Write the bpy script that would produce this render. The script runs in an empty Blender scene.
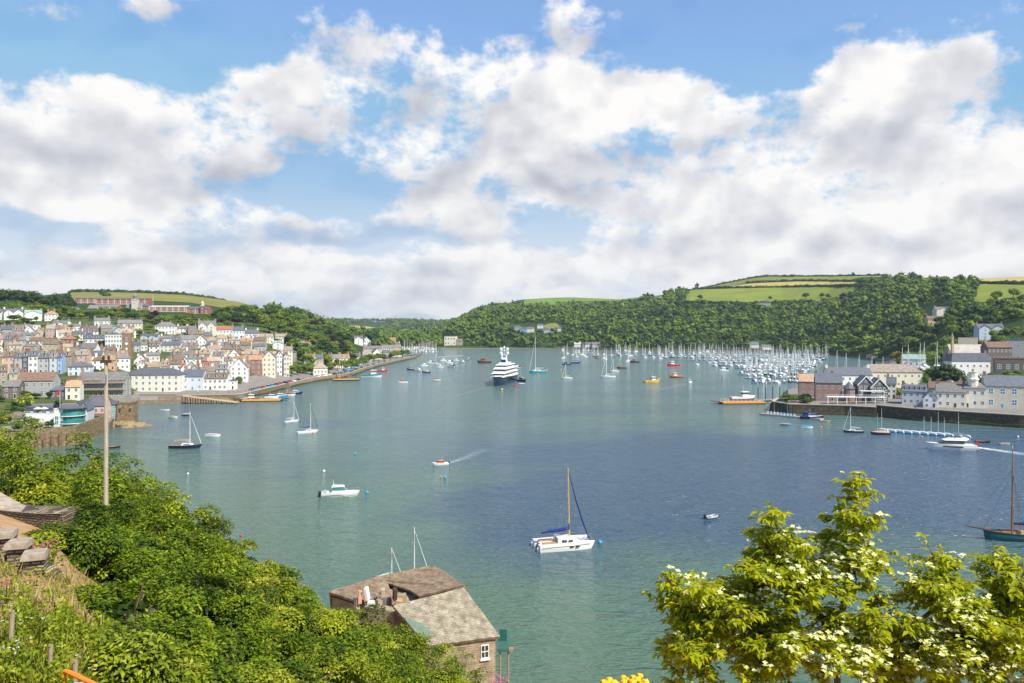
import bpy, math, random
import numpy as np
from mathutils import Vector, Matrix

RND = random.Random(11)
NP = np.random.default_rng(5)
scene = bpy.context.scene
COL = scene.collection
F, H, HY = 804.0, 40.0, 325.0          # focal length in px, eye height, horizon row
rad = math.radians

# ------------------------------------------------------------------ helpers
def link(o, parent=None):
    COL.objects.link(o)
    if parent is not None:
        o.parent = parent
    return o

def tag(o, label, cat, group=None):
    o['label'] = label
    o['category'] = cat
    if group:
        o['group'] = group
    return o

def kind(o, k):
    o['kind'] = k
    return o

def empty(name, loc=(0, 0, 0), rz=0.0, s=1.0):
    o = bpy.data.objects.new(name, None)
    o.empty_display_size = 0.5
    link(o)
    o.location = loc
    o.rotation_euler = (0, 0, rz)
    o.scale = (s, s, s)
    return o

def copy_tree(o, parent=None, name=None):
    c = o.copy()
    COL.objects.link(c)
    if parent is not None:
        c.parent = parent
        c.matrix_parent_inverse = o.matrix_parent_inverse.copy()
    for ch in o.children:
        copy_tree(ch, c)
    return c

ONES = 'first second third fourth fifth sixth seventh eighth ninth tenth eleventh twelfth thirteenth fourteenth fifteenth sixteenth seventeenth eighteenth nineteenth'.split()
TENS = {20: 'twent', 30: 'thirt', 40: 'fort', 50: 'fift', 60: 'sixt', 70: 'sevent'}
def ordn(n):
    if n < 20:
        return ONES[n - 1]
    t = n // 10 * 10
    return TENS[t] + 'ieth' if n == t else TENS[t] + 'y-' + ONES[n - t - 1]

class MB:
    """collects shapes and links them as one mesh object"""
    def __init__(s):
        s.v, s.f, s.m = [], [], []
    def add(s, vs, fs, m=0):
        b = len(s.v)
        s.v.extend([tuple(v) for v in vs])
        for f in fs:
            s.f.append(tuple(b + i for i in f)); s.m.append(m)
    def box(s, x0, y0, z0, x1, y1, z1, m=0, taper=0.0):
        t = taper
        s.add([(x0, y0, z0), (x1, y0, z0), (x1, y1, z0), (x0, y1, z0),
               (x0 + t, y0 + t, z1), (x1 - t, y0 + t, z1), (x1 - t, y1 - t, z1), (x0 + t, y1 - t, z1)],
              [(0, 3, 2, 1), (4, 5, 6, 7), (0, 1, 5, 4), (1, 2, 6, 5), (2, 3, 7, 6), (3, 0, 4, 7)], m)
    def prism(s, poly, z0, z1, m=0):
        n = len(poly)
        s.add([(p[0], p[1], z0) for p in poly] + [(p[0], p[1], z1) for p in poly],
              [tuple(range(n))[::-1], tuple(range(n, 2 * n))] + [(i, (i + 1) % n, n + (i + 1) % n, n + i) for i in range(n)], m)
    def tube(s, p, q, r0, r1=None, n=6, m=0):
        r1 = r0 if r1 is None else r1
        p, q = Vector(p), Vector(q)
        d = (q - p)
        if d.length < 1e-6:
            return
        d.normalize()
        a = d.orthogonal().normalized(); b = d.cross(a)
        vs = []
        for c, r in ((p, r0), (q, r1)):
            for i in range(n):
                t = 2 * math.pi * i / n
                vs.append(c + a * (math.cos(t) * r) + b * (math.sin(t) * r))
        s.add(vs, [(i, (i + 1) % n, n + (i + 1) % n, n + i) for i in range(n)] + [tuple(range(n))[::-1], tuple(range(n, 2 * n))], m)
    def path(s, pts, rs, n=6, m=0):
        """a continuous bent tube through pts"""
        pts = [Vector(p) for p in pts]
        vs = []
        ref = Vector((0.31, 0.77, 0.55))
        for k, p in enumerate(pts):
            d = (pts[min(k + 1, len(pts) - 1)] - pts[max(k - 1, 0)]).normalized()
            a = (ref - d * ref.dot(d)).normalized(); b = d.cross(a)
            for i in range(n):
                t = 2 * math.pi * i / n
                vs.append(p + a * (math.cos(t) * rs[k]) + b * (math.sin(t) * rs[k]))
        fs = []
        for k in range(len(pts) - 1):
            for i in range(n):
                j = (i + 1) % n
                fs.append((k * n + i, k * n + j, (k + 1) * n + j, (k + 1) * n + i))
        e = (len(pts) - 1) * n
        fs += [tuple(range(n))[::-1], tuple(range(e, e + n))]
        s.add(vs, fs, m)
    def lathe(s, prof, n=10, m=0, cx=0, cy=0):
        vs = []
        for r, z in prof:
            for i in range(n):
                t = 2 * math.pi * i / n
                vs.append((cx + r * math.cos(t), cy + r * math.sin(t), z))
        fs = []
        for k in range(len(prof) - 1):
            for i in range(n):
                j = (i + 1) % n
                fs.append((k * n + i, k * n + j, (k + 1) * n + j, (k + 1) * n + i))
        e = (len(prof) - 1) * n
        fs += [tuple(range(n))[::-1], tuple(range(e, e + n))]
        s.add(vs, fs, m)
    def ball(s, c, rx, ry=None, rz=None, m=0, n=8, k=5, jit=0.0):
        ry = rx if ry is None else ry; rz = rx if rz is None else rz
        vs = [(c[0], c[1], c[2] - rz)]
        for a in range(1, k):
            ph = -math.pi / 2 + math.pi * a / k
            for i in range(n):
                t = 2 * math.pi * i / n
                j = 1 + jit * (RND.random() - .5)
                vs.append((c[0] + rx * math.cos(ph) * math.cos(t) * j, c[1] + ry * math.cos(ph) * math.sin(t) * j, c[2] + rz * math.sin(ph) * j))
        vs.append((c[0], c[1], c[2] + rz))
        fs = [(0, 1 + (i + 1) % n, 1 + i) for i in range(n)]
        for a in range(k - 2):
            for i in range(n):
                j = (i + 1) % n
                fs.append((1 + a * n + i, 1 + a * n + j, 1 + (a + 1) * n + j, 1 + (a + 1) * n + i))
        e = 1 + (k - 2) * n; t = len(vs) - 1
        fs += [(e + i, e + (i + 1) % n, t) for i in range(n)]
        s.add(vs, fs, m)
    def mesh(s, name, mats, smooth=False):
        me = bpy.data.meshes.new(name)
        me.from_pydata(s.v, [], s.f)
        if not isinstance(mats, (list, tuple)):
            mats = [mats]
        for mt in mats:
            me.materials.append(mt)
        me.polygons.foreach_set('material_index', s.m)
        if smooth:
            me.polygons.foreach_set('use_smooth', [True] * len(s.f))
        me.update()
        return me
    def build(s, name, mats, parent=None, loc=(0, 0, 0), rz=0.0, smooth=False):
        o = bpy.data.objects.new(name, s.mesh(name, mats, smooth))
        link(o, parent)
        o.location = loc
        o.rotation_euler = (0, 0, rz)
        return o

# ---------------------------------------------------------------- materials
MAT = {}
def mat(name, col, rough=0.7, var=0.15, scale=1.0, spec=0.3, metal=0.0, col2=None, bump=0.0, detail=4, coord='Object', stretch=None, own=0.0):
    """principled surface whose base colour wanders between two shades by noise"""
    if name in MAT:
        return MAT[name]
    m = bpy.data.materials.new(name); m.use_nodes = True
    nt = m.node_tree; N = nt.nodes; L = nt.links
    b = N['Principled BSDF']
    b.inputs['Roughness'].default_value = rough
    b.inputs['Metallic'].default_value = metal
    b.inputs['Specular IOR Level'].default_value = spec
    tc = N.new('ShaderNodeTexCoord')
    src = tc.outputs[coord]
    if stretch:
        mp = N.new('ShaderNodeMapping'); mp.inputs['Scale'].default_value = stretch
        L.new(src, mp.inputs['Vector']); src = mp.outputs[0]
    nz = N.new('ShaderNodeTexNoise'); nz.inputs['Scale'].default_value = scale; nz.inputs['Detail'].default_value = detail
    nz.inputs['Roughness'].default_value = 0.65
    L.new(src, nz.inputs['Vector'])
    r = N.new('ShaderNodeValToRGB')
    r.color_ramp.elements[0].position = 0.3; r.color_ramp.elements[1].position = 0.7
    c2 = col2 if col2 else tuple(min(1, c * (1 + var)) for c in col)
    c1 = col if col2 else tuple(c * (1 - var) for c in col)
    r.color_ramp.elements[0].color = (*c1, 1); r.color_ramp.elements[1].color = (*c2, 1)
    L.new(nz.outputs['Fac'], r.inputs[0])
    if own:
        oi = N.new('ShaderNodeObjectInfo'); hv = N.new('ShaderNodeHueSaturation')
        for sock, lo, hi, k in (('Value', 1 - own, 1 + own * .6, 1.0), ('Saturation', .6, 1.15, 7.3), ('Hue', .497, .512, 13.7)):
            q = N.new('ShaderNodeMath'); q.operation = 'MULTIPLY'; q.inputs[1].default_value = k; L.new(oi.outputs['Random'], q.inputs[0])
            fr = N.new('ShaderNodeMath'); fr.operation = 'FRACT'; L.new(q.outputs[0], fr.inputs[0])
            mr = N.new('ShaderNodeMapRange'); mr.inputs[3].default_value = lo; mr.inputs[4].default_value = hi; L.new(fr.outputs[0], mr.inputs[0]); L.new(mr.outputs[0], hv.inputs[sock])
        L.new(r.outputs[0], hv.inputs['Color']); L.new(hv.outputs[0], b.inputs['Base Color'])
    else:
        L.new(r.outputs[0], b.inputs['Base Color'])
    if bump:
        bp = N.new('ShaderNodeBump'); bp.inputs['Strength'].default_value = bump; bp.inputs['Distance'].default_value = 0.05
        L.new(nz.outputs['Fac'], bp.inputs['Height']); L.new(bp.outputs[0], b.inputs['Normal'])
    MAT[name] = m
    return m

def foliage(name, stops, trans=0.3, rough=0.55, spec=0.25):
    """leaf surface: colour by each leaf's own tint, some light through the blade"""
    if name in MAT:
        return MAT[name]
    m = bpy.data.materials.new(name); m.use_nodes = True
    nt = m.node_tree; N = nt.nodes; L = nt.links
    b = N['Principled BSDF']; b.inputs['Roughness'].default_value = rough; b.inputs['Specular IOR Level'].default_value = spec
    at = N.new('ShaderNodeAttribute'); at.attribute_name = 'tint'
    r = N.new('ShaderNodeValToRGB')
    el = r.color_ramp.elements
    el[0].position = stops[0][0]; el[0].color = (*stops[0][1], 1)
    el[1].position = stops[-1][0]; el[1].color = (*stops[-1][1], 1)
    for p, c in stops[1:-1]:
        e = el.new(p); e.color = (*c, 1)
    L.new(at.outputs['Fac'], r.inputs[0]); L.new(r.outputs[0], b.inputs['Base Color'])
    if trans > 0:
        t = N.new('ShaderNodeBsdfTranslucent')
        hs = N.new('ShaderNodeHueSaturation'); hs.inputs['Hue'].default_value = 0.48; hs.inputs['Value'].default_value = 1.5
        L.new(r.outputs[0], hs.inputs['Color']); L.new(hs.outputs[0], t.inputs['Color'])
        mx = N.new('ShaderNodeMixShader'); mx.inputs[0].default_value = trans
        L.new(b.outputs[0], mx.inputs[1]); L.new(t.outputs[0], mx.inputs[2])
        L.new(mx.outputs[0], N['Material Output'].inputs['Surface'])
    MAT[name] = m
    return m

def masonry(name, c1, c2, mortar, scale=1.0, w=0.5, h=0.25, rough=0.85, coord='Object', bump=0.4, rot=(math.pi / 2, 0, 0)):
    if name in MAT:
        return MAT[name]
    m = bpy.data.materials.new(name); m.use_nodes = True
    nt = m.node_tree; N = nt.nodes; L = nt.links
    b = N['Principled BSDF']; b.inputs['Roughness'].default_value = rough; b.inputs['Specular IOR Level'].default_value = 0.2
    tc = N.new('ShaderNodeTexCoord')
    mp = N.new('ShaderNodeMapping'); mp.inputs['Rotation'].default_value = rot
    L.new(tc.outputs[coord], mp.inputs['Vector'])
    nz0 = N.new('ShaderNodeTexNoise'); nz0.inputs['Scale'].default_value = 2.5
    L.new(tc.outputs[coord], nz0.inputs['Vector'])
    ad = N.new('ShaderNodeMixRGB'); ad.blend_type = 'ADD'; ad.inputs[0].default_value = 0.09
    L.new(mp.outputs[0], ad.inputs[1]); L.new(nz0.outputs['Color'], ad.inputs[2])
    br = N.new('ShaderNodeTexBrick'); br.inputs['Scale'].default_value = scale
    br.inputs['Brick Width'].default_value = w; br.inputs['Row Height'].default_value = h
    br.inputs['Mortar Size'].default_value = 0.018; br.inputs['Bias'].default_value = 0.0
    br.inputs['Color1'].default_value = (*c1, 1); br.inputs['Color2'].default_value = (*c2, 1); br.inputs['Mortar'].default_value = (*mortar, 1)
    L.new(ad.outputs[0], br.inputs['Vector'])
    nz = N.new('ShaderNodeTexNoise'); nz.inputs['Scale'].default_value = 1.3; nz.inputs['Detail'].default_value = 6
    L.new(tc.outputs[coord], nz.inputs['Vector'])
    rp = N.new('ShaderNodeValToRGB'); rp.color_ramp.elements[0].color = (.55, .52, .48, 1); rp.color_ramp.elements[1].color = (1.25, 1.2, 1.1, 1)
    rp.color_ramp.elements[0].position = .3; rp.color_ramp.elements[1].position = .7
    L.new(nz.outputs['Fac'], rp.inputs[0])
    mu = N.new('ShaderNodeMixRGB'); mu.blend_type = 'MULTIPLY'; mu.inputs[0].default_value = 1
    L.new(br.outputs['Color'], mu.inputs[1]); L.new(rp.outputs[0], mu.inputs[2])
    L.new(mu.outputs[0], b.inputs['Base Color'])
    bp = N.new('ShaderNodeBump'); bp.inputs['Strength'].default_value = bump; bp.inputs['Distance'].default_value = 0.04
    iv = N.new('ShaderNodeMath'); iv.operation = 'SUBTRACT'; iv.inputs[0].default_value = 1
    L.new(br.outputs['Fac'], iv.inputs[1]); L.new(iv.outputs[0], bp.inputs['Height']); L.new(bp.outputs[0], b.inputs['Normal'])
    MAT[name] = m
    return m

# walls and roofs (word used in labels -> material)
WALL = {
    'white': mat('white_render', (.80, .79, .76), .8, .08, .6, own=.16),
    'cream': mat('cream_render', (.72, .66, .53), .8, .1, .6, own=.16),
    'yellow': mat('yellow_render', (.70, .56, .28), .8, .1, .6, own=.16),
    'pink': mat('pink_render', (.62, .36, .27), .8, .1, .6, own=.16),
    'pale blue': mat('pale_blue_render', (.55, .61, .67), .8, .1, .6, own=.16),
    'blue': mat('blue_render', (.16, .38, .70), .8, .1, .6, own=.16),
    'teal': mat('teal_render', (.22, .46, .46), .8, .1, .6, own=.16),
    'grey': mat('grey_render', (.46, .46, .46), .8, .1, .6, own=.16),
    'tan': mat('tan_stone', (.48, .36, .23), .85, .2, .8, own=.16),
    'stone': mat('grey_brown_stone', (.33, .28, .22), .85, .25, 1.2, own=.16),
    'brick': mat('red_brick', (.30, .135, .095), .85, .2, 1.0, own=.16),
    'dark': mat('slate_hung_wall', (.13, .13, .15), .7, .2, 1.0, own=.16),
    'brown': mat('brown_brick', (.19, .13, .11), .8, .2, 1.0, own=.16),
}
ROOF = {
    'slate': mat('slate_roof', (.115, .125, .15), .6, .25, .9, .4, own=.16),
    'grey': mat('grey_slate_roof', (.20, .185, .175), .7, .25, .8, own=.16),
    'brown': mat('brown_tile_roof', (.20, .135, .10), .8, .3, .8, own=.16),
    'tan': mat('lichen_tile_roof', (.34, .25, .165), .85, .3, .7, own=.16),
    'orange': mat('orange_tile_roof', (.42, .20, .085), .8, .25, .8, own=.16),
    'red': mat('red_tile_roof', (.30, .13, .085), .8, .25, .8, own=.16),
    'ochre': mat('ochre_roof', (.50, .33, .12), .8, .2, .5, own=.16),
    'green': mat('green_copper_roof', (.30, .40, .37), .7, .15, .5, own=.16),
    'pale': mat('pale_sheet_roof', (.44, .41, .36), .7, .15, .3, own=.16),
}
WHITE = mat('white_paint', (.82, .82, .80), .35, .03, .5, .5)
TRIM = mat('white_trim', (.78, .78, .75), .6, .05, 1)
GLASS = mat('window_glass', (.035, .045, .055), .12, .3, .3, .6)
BLUEGLASS = mat('blue_window', (.05, .16, .33), .25, .2, .5, .5)
TEALGLASS = mat('teal_glass', (.05, .24, .22), .1, .35, .4, .6)
POT = mat('clay_pot', (.34, .2, .13), .8)
CHIM = mat('chimney_stack', (.34, .27, .21), .85, .25, 2)
DARKWOOD = mat('dark_wood', (.07, .05, .035), .7, .3, 3)
WOOD = mat('weathered_wood', (.32, .25, .18), .8, .25, 3, stretch=(6, 6, 1))
PALEWOOD = mat('pale_pole_wood', (.42, .36, .28), .75, .25, 4, stretch=(5, 5, .5))
NAVY = mat('navy_gelcoat', (.012, .022, .06), .2, .1, .5, .6)
BLACK = mat('black_rubber', (.02, .02, .022), .5, .2, 2)
BLUECLOTH = mat('blue_canvas', (.014, .03, .17), .8, .2, 3)
SKYBLUE = mat('bright_blue_paint', (.04, .33, .55), .4, .12, 1)
TEALHULL = mat('teal_hull_paint', (.05, .25, .27), .35, .15, 1)
REDP = mat('red_paint', (.55, .035, .025), .4, .12, 1)
ORANGEP = mat('orange_paint', (.80, .22, .02), .45, .15, 1)
YELLOWP = mat('yellow_paint', (.80, .45, .03), .45, .12, 1)
BOATGREY = mat('grey_gelcoat', (.36, .38, .41), .4, .12, 1)
SPARALU = mat('alloy_spar', (.66, .66, .64), .4, .05, 1, .5)
VARNISH = mat('varnished_spar', (.62, .38, .10), .35, .15, 2, .5)
TEAK = mat('teak_deck', (.40, .24, .12), .7, .2, 2)
TIMBERDECK = mat('pontoon_deck', (.30, .27, .24), .85, .2, .8)
STEEL = mat('steel_rail', (.5, .5, .5), .3, .1, 1, .5, .8)
QUAYSTONE = masonry('quay_masonry', (.30, .23, .16), (.20, .155, .11), (.10, .085, .07), 1, 1.2, .55)
DARKQUAY = masonry('dark_quay_masonry', (.125, .10, .075), (.075, .062, .05), (.04, .035, .03), 1, 1.2, .55)  # darker tone of the quay masonry
GREENGLASS = TEALGLASS
# ------------------------------------------------------------------ terrain
# profile of the land along compass lines from the hill the viewer stands on:
# near slope (6), bed (1), front spit of the right bank (5), far bank (12)
NEAR = {
    -1500: [(1.5, 38.2), (6, 35.6), (12, 35.2), (25, 33.5), (50, 25), (95, -1)],
    0:   [(1.5, 38.2), (6, 35.8), (12, 35.65), (25, 34.6), (50, 22), (95, -1)],
    60:  [(1.5, 38.2), (6, 35.7), (12, 35.55), (25, 34.0), (50, 20), (92, -1)],
    120: [(1.5, 38.1), (6, 35.2), (12, 34.8), (25, 32.2), (50, 23), (90, -1)],
    200: [(1.5, 38.0), (6, 34.8), (12, 33.4), (25, 31.0), (50, 21.5), (88, -1)],
    300: [(1.5, 37.8), (6, 34.4), (12, 32.6), (25, 29.0), (50, 18.5), (88, -1)],
    400: [(1.5, 37.6), (6, 35.7), (12, 32.6), (25, 26.6), (50, 15), (87, -1)],
    500: [(1.5, 37.5), (6, 35.4), (12, 32.0), (25, 24.5), (50, 11), (85, -1)],
    2500: [(1.5, 37.5), (6, 35.4), (12, 32.0), (25, 24.5), (50, 11), (85, -1)],
}
BED = -5.0
RB = [(140, BED), (150, BED), (160, BED), (170, BED), (180, BED)]
RF = [(358, BED), (362, BED), (430, BED), (500, BED), (530, BED)]
FAR = {
    -1500: (RB, [(240, -1.5), (242, 2.5), (285, 4), (330, 9), (420, 15), (520, 19), (620, 31), (730, 45), (850, 60), (1000, 70), (1250, 80), (1900, 60)]),
    0:   (RB, [(250, -1.5), (252, 2.5), (285, 4), (330, 9), (420, 15), (520, 19), (620, 31), (730, 45), (850, 60), (1000, 70), (1250, 80), (1900, 60)]),
    75:  (RB, [(270, -1.5), (272, 2.8), (300, 4), (350, 9), (430, 15), (520, 20), (620, 31), (740, 45), (900, 56), (1100, 80), (1280, 92), (2000, 60)]),
    110: (RB, [(305, -1.5), (307, 3), (330, 5), (380, 8), (440, 12), (520, 20), (620, 31), (740, 45), (900, 56), (1100, 80), (1280, 92), (2000, 60)]),
    138: (RB, [(398, -1.5), (412, 1.5), (414, 3), (440, 4), (470, 8), (540, 20), (640, 32), (750, 44), (900, 55), (1100, 79), (1280, 91), (2000, 60)]),
    180: (RB, [(404, -1.5), (416, 1.2), (418, 3), (455, 4), (500, 11), (560, 19), (650, 30), (760, 42), (900, 54), (1100, 77), (1250, 87), (2000, 55)]),
    240: (RB, [(425, -1.5), (427, 2.8), (455, 3), (480, 5), (530, 12), (600, 20), (680, 28), (780, 40), (900, 50), (1050, 64), (1200, 74), (2000, 50)]),
    275: (RB, [(480, -1.5), (482, 2.8), (505, 3), (540, 5), (600, 12), (660, 18), (740, 26), (820, 36), (920, 44), (1050, 53), (1250, 59), (2000, 40)]),
    310: (RB, [(555, -1.5), (557, 2.5), (580, 2.8), (620, 4), (680, 8), (740, 16), (800, 24), (880, 31), (960, 36), (1080, 42), (1250, 46), (2000, 40)]),
    350: (RB, [(619, -1.5), (621, 2.5), (650, 2.8), (720, 3), (800, 6), (880, 11), (960, 16), (1040, 20), (1150, 22), (1300, 24), (1700, 14), (4200, 56)]),
    385: (RB, [(800, -1.5), (802, 2.3), (830, 2.6), (870, 3), (930, 3), (1000, 4), (1080, 8), (1200, 10), (1400, 12), (1700, 12), (2600, 10), (4200, 57)]),
    400: (RB, [(870, -1.5), (872, 2.2), (890, 2.5), (930, 2.5), (960, 2.4), (975, -3), (1300, -3), (1420, -1.5), (1440, 4), (1700, 9), (2600, 9), (4200, 58)]),
    420: (RB, [(1000, -1.5), (1001, 2), (1010, 2.2), (1040, 2.2), (1060, 2), (1070, -3), (1300, -3), (1420, -1.5), (1440, 4), (1700, 9), (2600, 9), (4200, 54)]),
    427: (RF, [(1330, -3), (1335, -3), (1340, -3), (1350, -3), (1360, -3), (1370, -3), (1380, -3), (1420, -1.5), (1440, 4), (1700, 9), (2600, 9), (4200, 52)]),
    443: (RF, [(1340, -1.5), (1342, 2), (1360, 3), (1380, 4), (1400, 5), (1420, 6), (1440, 7), (1470, 8), (1500, 10), (1700, 15), (2600, 22), (4200, 50)]),
    480: (RF, [(1368, -1.5), (1370, 1), (1390, 5), (1430, 12), (1480, 20), (1560, 32), (1700, 48), (1850, 60), (2000, 69), (2200, 76), (2500, 80), (3300, 60)]),
    520: (RF, [(1368, -1.5), (1370, 1), (1390, 6), (1430, 14), (1500, 26), (1600, 42), (1750, 58), (1900, 71), (2050, 82), (2250, 92), (2650, 124), (3400, 90)]),
    570: (RF, [(1340, -1.5), (1342, 1.2), (1365, 6), (1400, 13), (1470, 25), (1580, 42), (1720, 57), (1880, 70), (2050, 80), (2250, 91), (2650, 129), (3400, 90)]),
    620: (RF, [(1286, -1.5), (1288, 1.5), (1310, 5), (1350, 14), (1420, 28), (1500, 40), (1600, 54), (1720, 66), (1850, 78), (2000, 88), (2500, 118), (3300, 90)]),
    690: (RF, [(1237, -1.5), (1239, 1.5), (1260, 6), (1300, 16), (1360, 30), (1430, 46), (1500, 62), (1580, 77), (1700, 98), (1850, 119), (2050, 127), (3200, 90)]),
    760: (RF, [(1191, -1.5), (1193, 1.5), (1215, 6), (1250, 14), (1310, 28), (1380, 44), (1450, 58), (1540, 79), (1700, 110), (1900, 147), (2050, 163), (3200, 120)]),
    779: (RF, [(1180, -1.5), (1182, 1.5), (1205, 6), (1240, 14), (1300, 28), (1370, 44), (1440, 58), (1530, 78), (1690, 109), (1890, 146), (2040, 163), (3200, 120)]),
    784: ([(366, BED), (368, 3), (430, 3), (455, 3), (462, BED)], [(1170, -1.5), (1172, 1.5), (1195, 6), (1230, 14), (1290, 28), (1360, 44), (1430, 58), (1520, 78), (1680, 108), (1880, 146), (2030, 162), (3200, 120)]),
    830: ([(362, -1.5), (364, 3.2), (440, 3.5), (510, 4), (520, BED)], [(1072, -1.5), (1074, 1.5), (1095, 6), (1130, 14), (1190, 28), (1260, 44), (1340, 62), (1440, 84), (1600, 118), (1800, 148), (1950, 157), (3200, 120)]),
    876: ([(352, -1.5), (354, 3.5), (430, 4.5), (560, 5), (570, BED)], [(900, -1.5), (902, 2), (920, 6), (960, 16), (1010, 30), (1070, 46), (1140, 64), (1220, 82), (1320, 104), (1500, 128), (1800, 150), (3000, 120)]),
    912: ([(338, -1.5), (340, 3.5), (400, 4.2), (480, 5), (600, 6)], [(780, 8), (800, 10), (840, 16), (890, 26), (940, 38), (1000, 52), (1070, 68), (1150, 84), (1250, 99), (1400, 116), (1800, 147), (3000, 120)]),
    950: ([(328, -1.5), (330, 3.5), (365, 4), (430, 5), (520, 7)], [(600, 11), (650, 15), (700, 20), (760, 30), (830, 44), (900, 60), (970, 75), (1050, 87), (1200, 103), (1500, 124), (1800, 144), (3000, 120)]),
    1024: ([(312, -1.5), (314, 3.5), (350, 4), (400, 8), (450, 12)], [(520, 19), (560, 25), (600, 30), (680, 42), (760, 54), (840, 67), (920, 79), (1020, 91), (1150, 106), (1500, 130), (1800, 140), (3000, 110)]),
    1200: ([(285, -1.5), (287, 3.5), (330, 4), (400, 10), (450, 15)], [(520, 23), (560, 29), (600, 35), (680, 46), (760, 58), (840, 70), (920, 82), (1020, 94), (1150, 108), (1500, 130), (1800, 140), (3000, 110)]),
    2500: ([(285, -1.5), (287, 3.5), (330, 4), (400, 10), (450, 15)], [(520, 23), (560, 29), (600, 35), (680, 46), (760, 58), (840, 70), (920, 82), (1020, 94), (1150, 108), (1500, 130), (1800, 140), (3000, 110)]),
}
nk = np.array(sorted(NEAR), float); NA = np.array([NEAR[int(k)] for k in nk], float)
fk = np.array(sorted(FAR), float); FA = np.array([FAR[int(k)][0] + FAR[int(k)][1] for k in fk], float)

def profile(px):
    """(Y, z) control points of the land along one line of sight"""
    n = np.array([[np.interp(px, nk, NA[:, i, j]) for j in (0, 1)] for i in range(NA.shape[1])])
    f = np.array([[np.interp(px, fk, FA[:, i, j]) for j in (0, 1)] for i in range(FA.shape[1])])
    return np.vstack([n, [[n[-1, 0] + 12, BED]], f, [[7600, 20]]])
_pc = {}
def prof(px):
    k = round(px * 2) / 2
    if k not in _pc:
        _pc[k] = profile(k)
    return _pc[k]
def zat(px, Y):
    p = prof(px); return float(np.interp(Y, p[:, 0], p[:, 1]))
def zxy(x, y):
    return zat(512 + F * x / y, y)
def ghit(px, py, Y0=200.0, Y1=3000.0):
    """depth at which the land along px crosses row py"""
    ys = np.geomspace(Y0, Y1, 1200)
    p = prof(px)
    z = np.interp(ys, p[:, 0], p[:, 1])
    row = HY + F * (H - z) / ys
    ok = np.where((row <= py) & (z > 0.5))[0]
    if len(ok):
        return float(ys[ok[0]])
    return float(ys[int(np.argmin(row))])
def X(px, Y):
    return (px - 512) * Y / F
def P3(px, py, Y):
    return Vector((X(px, Y), Y, H - (py - HY) * Y / F))
def sea(px, py):
    Y = F * H / (py - HY)
    return Vector((X(px, Y), Y, 0.0))
def shoreY(px):
    return float(np.interp(px, fk, FA[:, 5, 0]))
def frontY(px):
    return float(np.interp(px, fk, FA[:, 0, 0]))

G_NEAR = mat('dry_grass_bank', (.33, .175, .065), .95, .3, 1.6, .1, col2=(.48, .33, .19), coord='Object', bump=.5)
G_MUD = mat('estuary_mud', (.13, .11, .075), .7, .3, .15, .3)
G_SHORE = mat('shingle_foreshore', (.17, .13, .085), .8, .35, .5, .2)
G_QUAY = mat('quay_paving', (.23, .205, .18), .85, .15, .3, .2)
G_TOWN = mat('garden_ground', (.04, .075, .02), .95, .3, .09, .1, col2=(.115, .13, .05))
G_WOOD = mat('woodland_floor', (.022, .045, .012), .95, .3, .03, .1, col2=(.05, .09, .022))

cols = list(range(-1400, -100, 100)) + list(range(-100, 1130, 6)) + list(range(1140, 2450, 100))
SUB = [3, 3, 6, 6, 5, 2, 1] + [1, 1, 2, 2, 2, 2] + [1, 2, 3, 3, 4, 4, 4, 4, 4, 4, 3, 3]
rows_v = []
for c in cols:
    p = prof(c)
    seg = []
    for k in range(len(p) - 1):
        n = SUB[k] if k < len(SUB) else 2
        for s in range(n):
            t = s / n
            y = p[k, 0] * (1 - t) + p[k + 1, 0] * t
            seg.append((X(c, y), y, p[k, 1] * (1 - t) + p[k + 1, 1] * t))
    seg.append((X(c, p[-1, 0]), p[-1, 0], p[-1, 1]))
    rows_v.append(seg)
nr = len(rows_v[0])
segid = []
for k in range(len(prof(0)) - 1):
    segid += [k] * (SUB[k] if k < len(SUB) else 2)
V = [v for s in rows_v for v in s]
Fc, Mi = [], []
for i in range(len(cols) - 1):
    for j in range(nr - 1):
        a, b = i * nr + j, (i + 1) * nr + j
        Fc.append((a, b, b + 1, a + 1))
        k = segid[j]; zc = (V[a][2] + V[b + 1][2]) / 2; c = cols[i]
        if zc < -.6: m = 1
        elif k < 7: m = 0
        elif zc < 2.2: m = 2
        elif zc < 4.5 or (236 < c < 300 and zc < 8 and V[a][1] < 640): m = 3 if V[a][1] < 950 else 5
        elif c < 300 and V[a][1] < 800: m = 4
        elif c > 780 and V[a][1] < 560: m = 4
        else: m = 5
        Mi.append(m)
# the ground the viewer stands on, behind the first row
b0 = len(V)
V += [(-900, -200, 38.5), (900, -200, 38.5)]
Fc.append((0, b0, b0 + 1, (len(cols) - 1) * nr) + tuple(i * nr for i in range(len(cols) - 2, 0, -1))); Mi.append(0)
me = bpy.data.meshes.new('terrain'); me.from_pydata(V, [], Fc)
for m in (G_NEAR, G_MUD, G_SHORE, G_QUAY, G_TOWN, G_WOOD): me.materials.append(m)
me.polygons.foreach_set('material_index', Mi); me.update()
kind(link(bpy.data.objects.new('terrain', me)), 'structure')

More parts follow.
